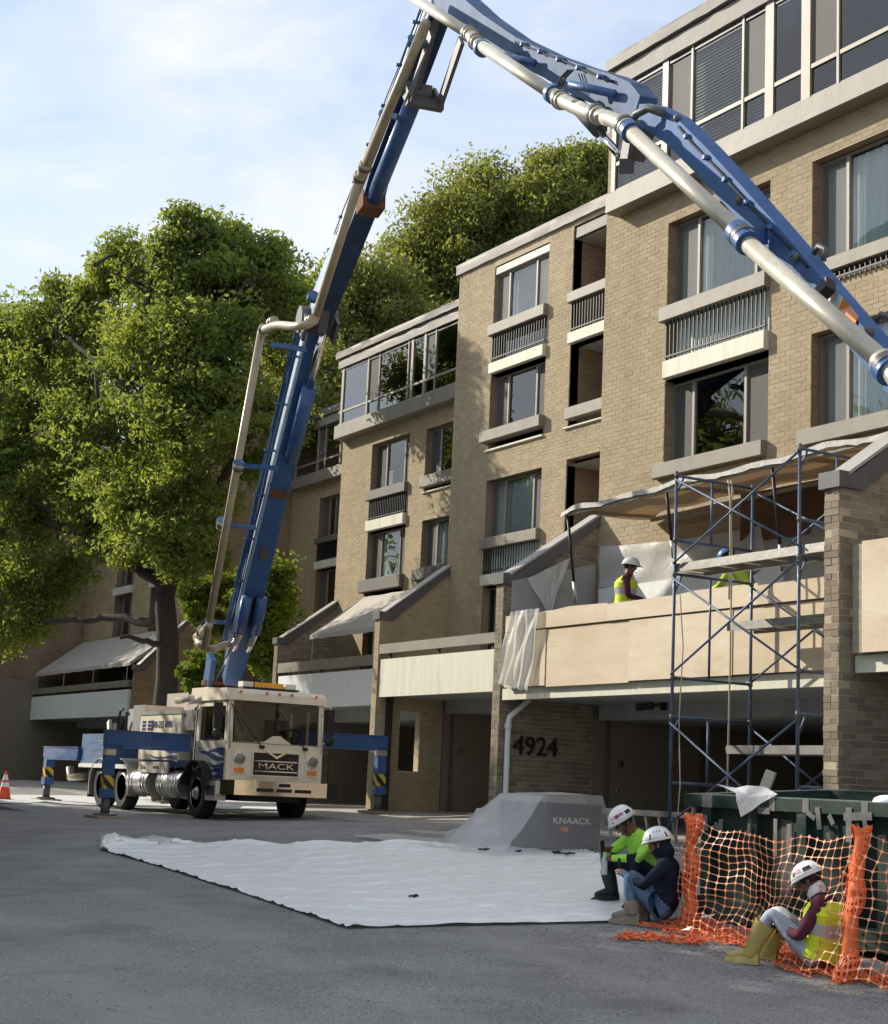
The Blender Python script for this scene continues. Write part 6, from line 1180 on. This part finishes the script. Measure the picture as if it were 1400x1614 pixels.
for px in (1111, 1119, 1217, 1270, 1363):
    p = onY(px, 1255, DY0-.034); x = p[0]; part('tape_patch', MB().quad((x-.04, DY0-.034, zr(x, DY0)-.12), (x+.04, DY0-.034, zr(x, DY0)-.12), (x+.04, DY0-.034, zr(x, DY0)+.004), (x-.04, DY0-.034, zr(x, DY0)+.004)), M['tape'], ds)
pA = Vector(onY(1203, 1250, 11.3)); pB = Vector(onY(1216, 1216, 11.35)); single('timber_post', MB().bar(pA-(pB-pA)*2.4, pB, .10, .10), mat('pale_timber', (.48, .45, .38), .8, var=.15, scale=5), 'pale square timber sticking up out of the dumpster', 'timber')
def draped():
    P = [(1128, 1236, .25), (1160, 1242, .15), (1178, 1238, .1), (1205, 1240, .05), (1226, 1252, -.04), (1200, 1266, -.07), (1185, 1278, -.08), (1168, 1288, -.08), (1161, 1262, -.06), (1160, 1250, -.03), (1135, 1238, .2)]
    ctr = (1182, 1256, -.085); vs = [onY(x, y, DY0+d) for x, y, d in P]+[onY(*ctr[:2], DY0+ctr[2])]
    n = len(P); me = MB().add(vs, [(i, (i+1) % n, n) for i in range(n)])
    return me
single('plastic_scrap', draped(), film_mat('torn_white_sheet', (.74, .75, .76), .97, .5, 12, .9), 'torn white plastic sheet draped over the dumpster rim by the timber', 'plastic sheet')
p = onY(1398, 1264, DY0+.1); single('plastic_scrap', MB().ell(p, .14, .1, .06, 10, 6), M['film'], 'small white plastic wad on the dumpster rim at the right edge', 'plastic sheet', smooth=True)
# ------------------------------------------------------------------ orange safety net
M['net'] = mat('orange_net_plastic', (.82, .17, .05), .45, var=.12, scale=6)
M['net_lt'] = mat('faded_orange_net', (.82, .33, .17), .5, var=.15, scale=6)
def net(f, nu, nv, w=.0065, node=.013, mt=None, name='netting', skip=None):
    """strands and lozenge knots on the surface f(u, v), u, v = cell counts"""
    mb = MB(); g = {}
    for i in range(nu+1):
        for j in range(nv+1): g[i, j] = Vector(f(i/nu, j/nv))
    for (i, j), p in g.items():
        if skip and skip(i/nu, j/nv): continue
        du = (g.get((i+1, j), p)-g.get((i-1, j), p)); dv = (g.get((i, j+1), p)-g.get((i, j-1), p))
        if du.length < 1e-6 or dv.length < 1e-6: continue
        du.normalize(); dv.normalize(); nn = du.cross(dv)
        if nn.length < 1e-4: continue
        nn.normalize()
        e = nn*.002; mb.add([p-du*node*1.3+e, p-dv*node*1.3+e, p+du*node*1.3+e, p+dv*node*1.3+e, p-du*node*1.3-e, p-dv*node*1.3-e, p+du*node*1.3-e, p+dv*node*1.3-e], [(0,1,2,3),(7,6,5,4),(0,4,5,1),(1,5,6,2),(2,6,7,3),(3,7,4,0)])
        for q, sd in ((g.get((i+1, j)), dv), (g.get((i, j+1)), du)):
            if q is None: continue
            s_ = sd*w*.5; mb.add([p-s_+e*.7, p+s_+e*.7, q+s_+e*.7, q-s_+e*.7, p-s_-e*.7, p+s_-e*.7, q+s_-e*.7, q-s_-e*.7], [(0,1,2,3),(7,6,5,4),(0,3,7,4),(1,5,6,2)])
    return mb
n1 = Vector(G(1086, 1462)); n2 = Vector(G(1333, 1548)); n1t = Vector(onY(1093, 1293, n1.y)); n2t = Vector(onY(1358, 1316, n2.y+.1)); n3 = Vector((n2.x+2.2, n2.y+.25, n2.z-.05)); n3t = n3+Vector((0, .05, 1.12))
nt_ = thing('safety_net', 'orange mesh safety netting strung on posts before the green dumpster', 'safety net', n1)
def sag(A0, A1, B0, B1, dip, out, seed):
    def f(u, v):
        top = A1.lerp(B1, u); bot = A0.lerp(B0, u); top = top+Vector((0, 0, -dip*math.sin(math.pi*u)**.8)) + Vector((0, -.03*math.sin(u*14+seed), .02*math.sin(u*19+seed)))
        bot = bot+Vector((-.02, -out*(.6+.4*math.sin(u*8+seed)), .03+.03*math.sin(u*21+seed)**2)); p = top.lerp(bot, v)
        k = math.sin(math.pi*v); return p+Vector((.03*math.sin(v*9+u*6+seed)*k, -.07*k*math.sin(u*10+seed)+.02*math.sin(v*16+u*9), .012*math.sin(u*30+v*11)))
    return f
f1 = sag(n1, n1t, n2, n2t, .10, .12, 1.); f2 = sag(n2, n2t, n3, n3t, .05, .1, 2.)
part('netting', net(f1, 24, 14, .0045, .0145), M['net_lt'], nt_, kind='stuff', label='net length left of the second post'); part('netting', net(f2, 21, 14, .0045, .0145), M['net_lt'], nt_, kind='stuff', label='net length at the right edge')
def bundle(a, b, r0, seed, k=7):
    rr = random.Random(seed); r_ = [r0*(.7+.5*rr.random()) for _ in range(12)]
    def f(u, v):
        c = a.lerp(b, 1-v); q = u*2*math.pi*1.6; r = r0*(.75+.25*math.sin(v*13+seed)+.25*math.sin(u*9+v*17))*(1+.5*max(0, v-.75)*4*.5)
        return c+Vector((math.cos(q)*r, math.sin(q)*r*.8, .015*math.sin(u*22)))
    return f
part('net_bundle', net(bundle(n1, n1t+Vector((0, 0, .03)), .085, 1), 22, 20, .016, .02), M['net'], nt_, kind='stuff', label='net wound round the left post'); part('net_bundle', net(bundle(n2, n2t+Vector((0, 0, .04)), .08, 2), 24, 22, .017, .022), M['net'], nt_, kind='stuff', label='net wound round the right post')
def post_core(a, b, r, seed):
    rr = np.random.default_rng(seed); pts = [a.lerp(b, t)+Vector(rr.normal(0, .012, 3)) for t in np.linspace(0, 1, 14)]; return MB().tube(pts, [r*(.8+.35*rr.random()) for _ in pts], 10)
part('folded_net', post_core(n1, n1t, .055, 3), M['net'], nt_, 50); part('folded_net', post_core(n2, n2t, .055, 4), M['net'], nt_, 50)
part('net_post', MB().tube([n1, n1t+Vector((0, 0, .12))], .018, 8), M['rust'], nt_, True); part('net_post', MB().tube([n2, n2t+Vector((0, 0, .02))], .018, 8), M['dark'], nt_, True)
def ground_net(A, B, wid, seed, up=.05):
    A, B = Vector(A), Vector(B)
    def f(u, v):
        p = A.lerp(B, u); d = Vector((-(B-A).y, (B-A).x, 0)).normalized(); d = -d if d.y > 0 else d
        ww = wid*(.75+.3*math.sin(u*7+seed)+.12*math.sin(u*23)); q = p+d*(ww*v-.05)+Vector((.05*math.sin(v*11+u*8), .04*math.sin(u*31+v*5), 0))
        q.z = float(gz(q.x, q.y))+.015+up*abs(math.sin(u*26+v*7+seed)*math.sin(v*9+u*13))*(1.2-v*.7); return q
    return f
ga, gb = G(1000, 1478), G(1095, 1465)
part('fallen_net', net(ground_net(G(1065, 1455), G(1335, 1538), .42, 1.), 46, 9, .010, .016), M['net'], nt_, kind='stuff', label='net trailing on the ground'); part('fallen_net', net(ground_net(G(1080, 1455), G(1330, 1530), .30, 4., .09), 44, 7, .010, .016), M['net'], nt_, kind='stuff', label='crumpled net heap along the foot'); part('fallen_net', net(ground_net(G(975, 1480), G(1110, 1488), .18, 2., .06), 22, 5, .010, .016), M['net'], nt_, kind='stuff', label='net tail beside the boots'); part('fallen_net', net(ground_net(G(1310, 1540), G(1440, 1545), .55, 3., .05), 26, 10, .010, .016), M['net'], nt_, kind='stuff', label='net on the ground at the right edge')
for px, py, s, lb in ((1110, 1456, .12, 'white paper scrap inside the net by the left post'), (1135, 1452, .09, 'grey card scrap under the dumpster rail'), (1082, 1476, .06, 'small white scrap on the fallen net')):
    c = G(px, py); single('litter', MB().add([(c[0]-s, c[1]-s*.4, c[2]+.05), (c[0]+s, c[1]-s*.3, c[2]+.06), (c[0]+s*.8, c[1]+s*.5, c[2]+.10), (c[0]-s*.7, c[1]+s*.4, c[2]+.04)], [(0, 1, 2, 3)]), M['white'] if 'white' in lb else M['tape'], lb, 'litter', 'litter along the netting')
# ------------------------------------------------------------------ people
M['skin'] = mat('brown_skin', (.16, .075, .042), .55, var=.12, scale=20); M['skin2'] = mat('tan_skin', (.22, .11, .065), .55, var=.12, scale=20)
def cloth(n, c, v=.14): return mat(n, c, .9, var=v, scale=7, bump=1., bscale=11, spec=.2)
M['navy'] = cloth('navy_cloth', (.012, .015, .033)); M['navy_pants'] = cloth('navy_work_trousers', (.014, .018, .035)); M['neon'] = cloth('neon_green_shirt', (.40, .80, .10), .06); M['jeans'] = cloth('blue_jeans', (.10, .16, .26), .3); M['jeans_lt'] = cloth('pale_jeans', (.34, .38, .44), .25); M['maroon'] = cloth('maroon_shirt', (.085, .025, .04)); M['lime'] = cloth('yellow_green_shirt', (.46, .58, .08), .08)
M['vest'] = mat('hi_vis_yellow', (.62, .74, .03), .7, var=.06, bump=.3, bscale=14); M['reflective'] = mat('grey_reflective_tape', (.45, .45, .43), .35); M['boot_dk'] = mat('dark_rubber_boot', (.02, .022, .02), .55, bump=.2, bscale=20); M['boot_tan'] = mat('tan_leather_boot', (.24, .20, .15), .75, bump=.4, bscale=25); M['boot_yl'] = mat('yellow_rubber_boot', (.58, .44, .10), .5, col2=(.33, .27, .12), scale=6, bump=.1); M['helmet'] = mat('white_hard_hat', (.78, .78, .75), .3, var=.03, coat=.5); M['helmet_blue'] = mat('blue_hard_hat', (.05, .16, .42), .3, coat=.5); M['hair'] = mat('black_hair', (.012, .010, .009), .7); M['pink'] = mat('pink_decal', (.55, .12, .25), .5)
for k_, c_ in (('navy_pants', (.06, .06, .06)), ('jeans', (.2, .24, .3)), ('jeans_lt', (.22, .21, .2)), ('vest', (.36, .40, .08)), ('boot_dk', (.09, .085, .075)), ('boot_tan', (.12, .10, .08)), ('boot_yl', (.25, .22, .15)), ('neon', (.26, .48, .09)), ('helmet', (.5, .49, .45))): speckle(M[k_], 9, .56, .70, c_, .5)
def person(label, base, F, J, mats, helmet=None, vest=False, extras=None, hd=None, boots=None, group='construction workers'):
    """J: joints in (forward, left, up) metres from the point on the ground below the pelvis"""
    F = Vector((F[0], F[1], 0)).normalized(); L_ = Vector((-F.y, F.x, 0)); U = Vector((0, 0, 1)); base = Vector(base)
    w = lambda q: base+F*q[0]+L_*q[1]+U*q[2]
    root = thing('person', label, 'person', base, group)
    V = []; R = []; E = []; ET = []; ids = {}
    def v(n, q, r): ids[n] = len(V); V.append(w(q)); R.append(r); return ids[n]
    def e(a, b, k): E.append((ids[a], ids[b])); ET.append(k)
    v('pel', J['pel'], .135); v('sp', [(a+b)/2 for a, b in zip(J['pel'], J['ch'])], .128); v('ch', J['ch'], .135); v('nk', J['nk'], .058); v('h0', J['hd'], .082)
    hf = Vector(hd if hd else (1, 0, -.25)).normalized(); hu = (Vector((0, 0, 1))-hf*hf.z).normalized(); hl = hu.cross(hf)
    H = Vector(J['hd']); v('h1', H+hu*.075+hf*.01, .088); v('chin', H+hf*.055-hu*.045, .05); v('nose', H+hf*.105+hu*.015, .016)
    e('pel', 'sp', 'shirt'); e('sp', 'ch', 'shirt'); e('ch', 'nk', 'shirt'); e('nk', 'h0', 'skin'); e('h0', 'h1', 'skin'); e('h0', 'chin', 'skin'); e('h0', 'nose', 'skin')
    for s in 'LR':
        sg = 1 if s == 'L' else -1
        v('sh'+s, J['sh'+s], .072); v('el'+s, J['el'+s], .052); v('wr'+s, J['wr'+s], .034); e('ch', 'sh'+s, 'shirt'); e('sh'+s, 'el'+s, 'shirt'); e('el'+s, 'wr'+s, 'sleeve')
        d = (Vector(J['wr'+s])-Vector(J['el'+s])).normalized(); d = Vector(J['hnd'+s]).normalized() if 'hnd'+s in J else d; sd = d.cross(Vector((0, .3*sg, 1))).normalized(); dn = sd.cross(d).normalized(); dn = -dn if dn.z > 0 else dn
        pw = Vector(J['wr'+s])+d*.055; v('pm'+s, pw, .032); e('wr'+s, 'pm'+s, 'skin')
        for k, (o, ln) in enumerate(((-.030, .070), (-.010, .080), (.010, .076), (.029, .060))):
            a = pw+d*.028+sd*o; v(f'f{k}a{s}', a, .0105); v(f'f{k}b{s}', a+d*ln*.5+dn*.018, .0095); v(f'f{k}c{s}', a+d*ln*.62+dn*ln*.55, .008); e('pm'+s, f'f{k}a{s}', 'skin'); e(f'f{k}a{s}', f'f{k}b{s}', 'skin'); e(f'f{k}b{s}', f'f{k}c{s}', 'skin')
        t = pw-sd*.036*sg; v('t0'+s, t+dn*.008, .012); v('t1'+s, t+d*.038-sd*.014*sg+dn*.02, .0095); e('pm'+s, 't0'+s, 'skin'); e('t0'+s, 't1'+s, 'skin')
        if 'hp'+s in J:
            v('hp'+s, J['hp'+s], .098); v('kn'+s, J['kn'+s], .07); v('an'+s, J['an'+s], .05); v('to'+s, J['to'+s], .036); e('pel', 'hp'+s, 'pants'); e('hp'+s, 'kn'+s, 'pants'); e('kn'+s, 'an'+s, 'pants' if boots is None else 'shin'); e('an'+s, 'to'+s, 'boot')
    me = bpy.data.meshes.new('body'); me.from_pydata([tuple(q-base) for q in V], E, []); ob = bpy.data.objects.new('person_tmp', me); COL.objects.link(ob)
    ob.modifiers.new('s', 'SKIN'); sv = me.skin_vertices[0].data
    for i, r in enumerate(R): sv[i].radius = (r, r); sv[i].use_root = (i == 0)
    sb = ob.modifiers.new('d', 'SUBSURF'); sb.levels = sb.render_levels = 2 if 'plywood' in label or 'plank' in label else 3
    bm = bpy.data.meshes.new_from_object(ob.evaluated_get(bpy.context.evaluated_depsgraph_get())); bpy.data.objects.remove(ob)
    keys = ['shirt', 'sleeve', 'pants', 'shin', 'skin', 'boot']; bm.materials.clear()
    for k in keys: bm.materials.append(mats.get(k) or mats[{'sleeve': 'shirt', 'shin': 'pants'}.get(k, k)])
    A = np.array([V[a]-base for a, b in E]); B = np.array([V[b]-base for a, b in E]); n = len(bm.polygons); C_ = np.empty(n*3, np.float32); bm.polygons.foreach_get('center', C_); C_ = C_.reshape(-1, 1, 3)
    ra = np.array([R[a] for a, b in E]); rb_ = np.array([R[b] for a, b in E])
    AB = B-A; t = np.clip(((C_-A)*AB).sum(2)/(AB*AB).sum(1), 0, 1); rr = ra+(rb_-ra)*t; D = np.linalg.norm(C_-(A+AB*t[..., None]), axis=2)/np.maximum(rr, .02); mi = np.array([keys.index(k) for k in ET])[D.argmin(1)]
    bm.polygons.foreach_set('material_index', mi.astype(np.int32)); bm.shade_smooth(); bm.update(); bm.name = 'body'
    o = bpy.data.objects.new('body', bm); COL.objects.link(o); o.parent = root
    P = lambda q: w(q)
    Rm = Matrix((F, L_, U)).transposed() @ Matrix((hf, hl, hu)).transposed()
    hc = w(H); 
    face = MB()
    for s in (-1, 1): face.ell(hc+Rm @ Vector((.088, s*.033, .028)), .010, .014, .008, 8, 4, 0); face.ell(hc+Rm @ Vector((.086, s*.034, .046)), .012, .02, .005, 8, 4, 0)
    face.ell(hc+Rm @ Vector((.094, 0, -.045)), .010, .024, .006, 8, 4, 1); part('eyes_and_mouth', face, [M['hair'], mat('dark_lips', (.10, .035, .03), .6)], root, True)
    ears = MB()
    for s in (-1, 1): ears.ell(hc+Rm @ Vector((-.005, s*.088, .01)), .02, .012, .032, 8, 6)
    part('ears', ears, mats['skin'], root, True)
    part('hair', MB().ell(hc+Rm @ Vector((-.018, 0, .045)), .096, .092, .085, 14, 8, 0, Rm, -.55), M['hair'], root, True)
    if helmet:
        hm = MB(); q = hc+Rm @ Vector((.0, 0, .068)); hm.ell(q, .148, .122, .118, 22, 8, 0, Rm, 0.)
        n = 28; rg = []
        for k in range(n):
            a = 2*math.pi*k/n; fx = max(0, math.cos(a))**2
            for sc_, zz in ((1.0, .006), (1.1+.24*fx*(helmet.get('visor', 1)), -.012-.012*fx), (1.0, -.012)): rg.append(q+Rm @ Vector((.148*math.cos(a)*sc_, .122*math.sin(a)*(1+(sc_-1)*.5), zz)))
        hm.add(rg, [(3*k+j, 3*((k+1) % n)+j, 3*((k+1) % n)+j+1, 3*k+j+1) for k in range(n) for j in range(2)])
        hm.ell(q+Rm @ Vector((0, 0, .05)), .125, .03, .078, 12, 6, 0, Rm, 0.)
        HO = part('hard_hat', hm, helmet['mat'], root, True)
        for (a, zz, wd, hh, k) in helmet.get('decals', []):
            vs = []
            for i in range(5):
                for j in (0, 1):
                    aa = a+(i/4-.5)*wd; h_ = zz+(j-.5)*hh; rr_ = math.sqrt(max(0, 1-(h_/.118)**2))*1.012; vs.append(q+Rm @ Vector((.148*rr_*math.cos(aa), .122*rr_*math.sin(aa), h_*1.012)))
            part('helmet_sticker', MB().add(vs, [(2*i, 2*i+2, 2*i+3, 2*i+1) for i in range(4)]), M[k], HO)
        strap = MB()
        for s in (-1, 1): strap.tube([hc+Rm @ Vector((.0, s*.10, .06)), hc+Rm @ Vector((.03, s*.085, -.02)), hc+Rm @ Vector((.06, s*.02, -.09))], .006, 5)
        if helmet.get('strap', True): part('chin_strap', strap, M['dark'], HO)
    if vest:
        mb = MB(); c0, c1 = w(J['pel']), w(J['ch']); ax = (c1-c0).normalized(); fr_ = (F-ax*F.dot(ax)).normalized(); lf = ax.cross(fr_); rings = [(-.03, .175, .20), (.25, .16, .185), (.5, .16, .19), (.8, .185, .215), (1.0, .185, .235), (1.16, .15, .195), (1.32, .085, .09)]; n = 22; vs = []
        for t, a, b in rings:
            for k in range(n): q = 2*math.pi*k/n; vs.append(c0+(c1-c0)*t+fr_*(a*math.cos(q))+lf*(b*math.sin(q))+Vector((0, 0, .006*math.sin(q*7+t*5))))
        for i in range(len(rings)-1): mb.add(vs[i*n:(i+2)*n], [(k, (k+1) % n, n+(k+1) % n, n+k) for k in range(n)], 1 if i in (2,) else 0)
        part('safety_vest', mb, [M['vest'], M['reflective']], root, 60)
    if boots:
        for s in 'LR':
            kn, an, to = (Vector(w(J[k+s])) for k in ('kn', 'an', 'to')); mb = MB(); top = an.lerp(kn, boots['h']); mb.tube([top, an.lerp(top, .5), an+(an-top).normalized()*.03], [boots.get('r', .085), .075, .062], 14, cap=False)
            d = (to-an); d.z = 0; d.normalize(); z0 = float(gz(an.x, an.y)) if boots.get('gr', 1) else an.z-.08
            sd = Vector((-d.y, d.x, 0)); hl_ = Vector((an.x, an.y, z0))-d*.07; nn = 8; prof = [(0, .038, .11), (.05, .043, .125), (.11, .045, .115), (.18, .05, .085), (.245, .046, .062), (.29, .028, .035)]; vs = []
            for (l_, hw, hh) in prof:
                for k in range(nn): q = math.pi*k/(nn-1); vs.append(hl_+d*l_+sd*(hw*math.cos(q))+Vector((0, 0, .004+hh*math.sin(q)**.75)))
            mb.add(vs, [(i*nn+k, i*nn+k+1, (i+1)*nn+k+1, (i+1)*nn+k) for i in range(len(prof)-1) for k in range(nn-1)]+[tuple(range(nn))[::-1], tuple((len(prof)-1)*nn+k for k in range(nn))])
            part('boot', mb, boots['mat'], root, 60)
    return root, w, Rm
D_ = lambda *a: list(a)
STK = [(2.0, .05, .55, .035, 'dark'), (1.35, .058, .42, .028, 'pink'), (1.0, .05, .25, .03, 'dark')]
# man 3: yellow boots, leaning on the netted post
g3 = Vector(G(1292, 1531)); F3 = Vector((-.88, -.47, 0)).normalized()
P3 = person('worker in yellow vest, pale jeans and yellow boots dozing against the net', g3, F3, dict(pel=(0, 0, .12), ch=(-.06, 0, .47), nk=(.0, 0, .62), hd=(.075, 0, .70), shL=(-.05, .17, .53), shR=(-.05, -.17, .53), elL=(.10, .23, .28), elR=(.10, -.23, .28), wrL=(.30, .06, .33), wrR=(.28, -.08, .30), hpL=(.03, .095, .11), hpR=(.03, -.095, .11), knL=(.38, .10, .46), knR=(.34, -.17, .42), anL=(.56, .10, .11), anR=(.50, -.20, .11), toL=(.76, .12, .06), toR=(.70, -.22, .06)), dict(shirt=M['maroon'], sleeve=M['maroon'], pants=M['jeans_lt'], skin=M['skin'], boot=M['boot_yl']), dict(mat=M['helmet'], decals=STK+[(4.3, .05, .55, .035, 'dark'), (4.95, .058, .42, .028, 'pink')], strap=False), True, hd=(1, 0, -.55), boots=dict(mat=M['boot_yl'], h=.72, r=.095))
r3, w3, R3 = P3
part('neck_cloth', MB().ell(w3((.03, 0, .645)), .085, .085, .10, 12, 8), M['white'], r3, True)
hc_ = w3((.34, .04, .40)); single('hard_hat', MB().ell(hc_, .11, .11, .10, 16, 8, z0=-.2), M['white'], 'white bundle held on the knees of the worker in yellow boots', 'bundle', smooth=True)
# man 1: neon shirt, crouching
g1 = Vector(G(985, 1428)); F1 = Vector((.02, -1, 0)).normalized()
g1 = g1 + Vector((0, .30, 0)); g1.z = float(gz(g1.x, g1.y))
P1 = person('worker in neon green long sleeves and white hard hat, crouched over a phone', g1, F1, dict(pel=(0, 0, .27), ch=(.13, 0, .60), nk=(.24, 0, .72), hd=(.33, -.01, .79), shL=(.13, .175, .64), shR=(.13, -.175, .64), elL=(.36, .26, .46), elR=(.36, -.26, .46), wrL=(.52, .06, .45), wrR=(.50, -.05, .52), hndL=(.3, -.6, -.1), hndR=(.3, .5, .3), hpL=(.03, .10, .25), hpR=(.03, -.10, .25), knL=(.40, .22, .47), knR=(.40, -.25, .48), anL=(.28, .2, .12), anR=(.30, -.22, .12), toL=(.46, .22, .05), toR=(.48, -.28, .05)), dict(shirt=M['neon'], sleeve=M['neon'], pants=M['navy_pants'], skin=M['skin'], boot=M['boot_dk']), dict(mat=M['helmet'], visor=.35, decals=STK+[(-.3, .03, .4, .03, 'dark'), (.9, .055, .4, .03, 'pink'), (.5, .03, .12, .05, 'dark')]), hd=(1, -.25, -.62), boots=dict(mat=M['boot_dk'], h=.55, r=.078))
r1, w1, _ = P1
single('bucket', MB().lathe([(.13, g1.z), (.15, g1.z+.16)], (g1.x, g1.y+.05, 0), 'z', 18), M['cap'], 'low dark upturned bucket under the worker in neon green', 'bucket', smooth=40)
a = w1((.58, .0, .40)); single('bottle', MB().lathe([(.03, -.12), (.033, -.10), (.033, .03), (.012, .07), (.012, .09)], a, 'z', 12), M['film_mid'], 'small clear bottle in the hand of the worker in neon green', 'bottle', smooth=True)
a = w1((.60, .0, .56)); single('phone', MB().bar(a-Vector((0, 0, .06)), a+Vector((.02, -.03, .06)), .065, .009, side=(.3, -.8, .2)), M['dark'], 'dark phone held up by the worker in neon green', 'phone')
# man 2: navy hoodie, back to the left net post
g2 = Vector(G(1052, 1458)); F2 = Vector((-.80, -.60, 0)).normalized()
P2 = person('seated worker in navy top and blue jeans holding a phone by the left net post', g2, F2, dict(pel=(0, 0, .13), ch=(.0, 0, .48), nk=(.045, 0, .63), hd=(.095, 0, .72), shL=(.0, .18, .54), shR=(.0, -.18, .54), elL=(.18, .21, .36), elR=(.18, -.22, .34), wrL=(.38, .10, .43), wrR=(.38, -.06, .42), hndL=(.8, -.3, .6), hndR=(.8, .3, .6), hpL=(.04, .10, .12), hpR=(.04, -.10, .12), knL=(.37, .13, .45), knR=(.40, -.10, .47), anL=(.30, .16, .11), anR=(.28, -.12, .11), toL=(.5, .18, .05), toR=(.48, -.14, .05)), dict(shirt=M['navy'], sleeve=M['navy'], pants=M['jeans'], skin=M['skin2'], boot=M['boot_tan']), dict(mat=M['helmet'], visor=.5, decals=[(1.2, .035, .14, .045, 'dark'), (2.4, .035, .14, .045, 'dark'), (1.5, .075, .08, .014, 'dark'), (1.75, .078, .08, .014, 'dark'), (2.0, .075, .08, .014, 'dark')]), hd=(1, .1, -.25), boots=dict(mat=M['boot_tan'], h=.28, r=.07))
r2, w2, R2 = P2
part('hood', MB().ell(w2((.055, 0, .68)), .115, .105, .10, 14, 8), M['navy'], r2, True)
a = w2((.47, .02, .52)); single('phone', MB().bar(a-Vector((0, 0, .07)), a+Vector((-.02, 0, .07)), .07, .009, side=(.6, -.8, 0)), M['dark'], 'black phone in the hands of the worker in navy', 'phone')
# balcony workers
g4 = Vector((-20.75, 15.62, 2.0)); legs = dict(hpL=(0, .1, .92), hpR=(0, -.1, .92), knL=(.03, .11, .5), knR=(.03, -.11, .5), anL=(0, .12, .1), anR=(0, -.12, .1), toL=(.16, .14, .05), toR=(.16, -.14, .05))
person('worker in white hard hat and yellow vest standing behind the plywood boarding', g4, (.62, .78), dict(pel=(0, 0, .97), ch=(.02, 0, 1.35), nk=(.05, 0, 1.50), hd=(.085, 0, 1.60), shL=(.02, .19, 1.42), shR=(.02, -.19, 1.42), elL=(.04, .24, 1.14), elR=(.06, -.24, 1.14), wrL=(.25, .16, 1.08), wrR=(.28, -.12, 1.10), **legs), dict(shirt=M['maroon'], sleeve=M['maroon'], pants=M['navy_pants'], skin=M['skin'], boot=M['boot_dk']), dict(mat=M['helmet'], strap=False), True, hd=(1, 0, -.1))
g5 = Vector((-17.85, 15.75, 2.02))
person('worker in blue hard hat and yellow green shirt bent over behind the scaffold plank', g5, (-.97, -.25), dict(pel=(0, 0, .95), ch=(.24, 0, 1.28), nk=(.35, 0, 1.40), hd=(.44, 0, 1.49), shL=(.25, .19, 1.31), shR=(.25, -.19, 1.31), elL=(.42, .24, 1.06), elR=(.42, -.22, 1.05), wrL=(.72, .14, .99), wrR=(.70, -.12, 1.08), **legs), dict(shirt=M['lime'], sleeve=M['lime'], pants=M['navy_pants'], skin=M['skin2'], boot=M['boot_dk']), dict(mat=M['helmet_blue'], strap=False), hd=(.8, 0, -.6))

# grit, leaves and scraps gathered at the foot of the net and round the sheet
def grit(name, label, pts, n, sp, size, mt, seed, kind='stuff'):
    r = np.random.default_rng(seed); V = []; Q = []
    for i in range(n):
        c = pts[r.integers(len(pts))]; x, y = c[0]+r.normal(0, sp), c[1]+r.normal(0, sp*.6); z = float(gz(x, y))+.008; s = size*(.4+r.random()); a = r.random()*6.28; o = len(V)
        for k in range(4): q = a+k*1.57+r.normal(0, .25); V.append((x+s*math.cos(q), y+s*math.sin(q), z+abs(r.normal(0, s*.4))))
        V.append((x, y, z+s*.55)); Q += [(o+k, o+(k+1) % 4, o+4) for k in range(4)]
    o = link(name, np_mesh(name, V, Q, mt)); o['kind'] = kind; o['label'] = label; o['category'] = 'debris'
grit('grit', 'grit and dry leaf scraps on the asphalt along the fallen net', [G(1000, 1480), G(1080, 1490), G(1160, 1505), G(1250, 1540), G(1330, 1560), G(950, 1465)], 500, .35, .014, M['timber'], 4)
grit('grit', 'dark grit scattered over the car park asphalt', [G(x, y) for x in range(60, 1000, 110) for y in (1500, 1560, 1600)], 420, .9, .008, M['rubber'], 5)
grit('grit', 'dark crumbs on the plastic by the tool chest', [G(x, y) for x, y in ((830, 1350), (900, 1355), (760, 1360), (930, 1390), (880, 1375), (600, 1380))], 160, .5, .012, M['rubber'], 6)
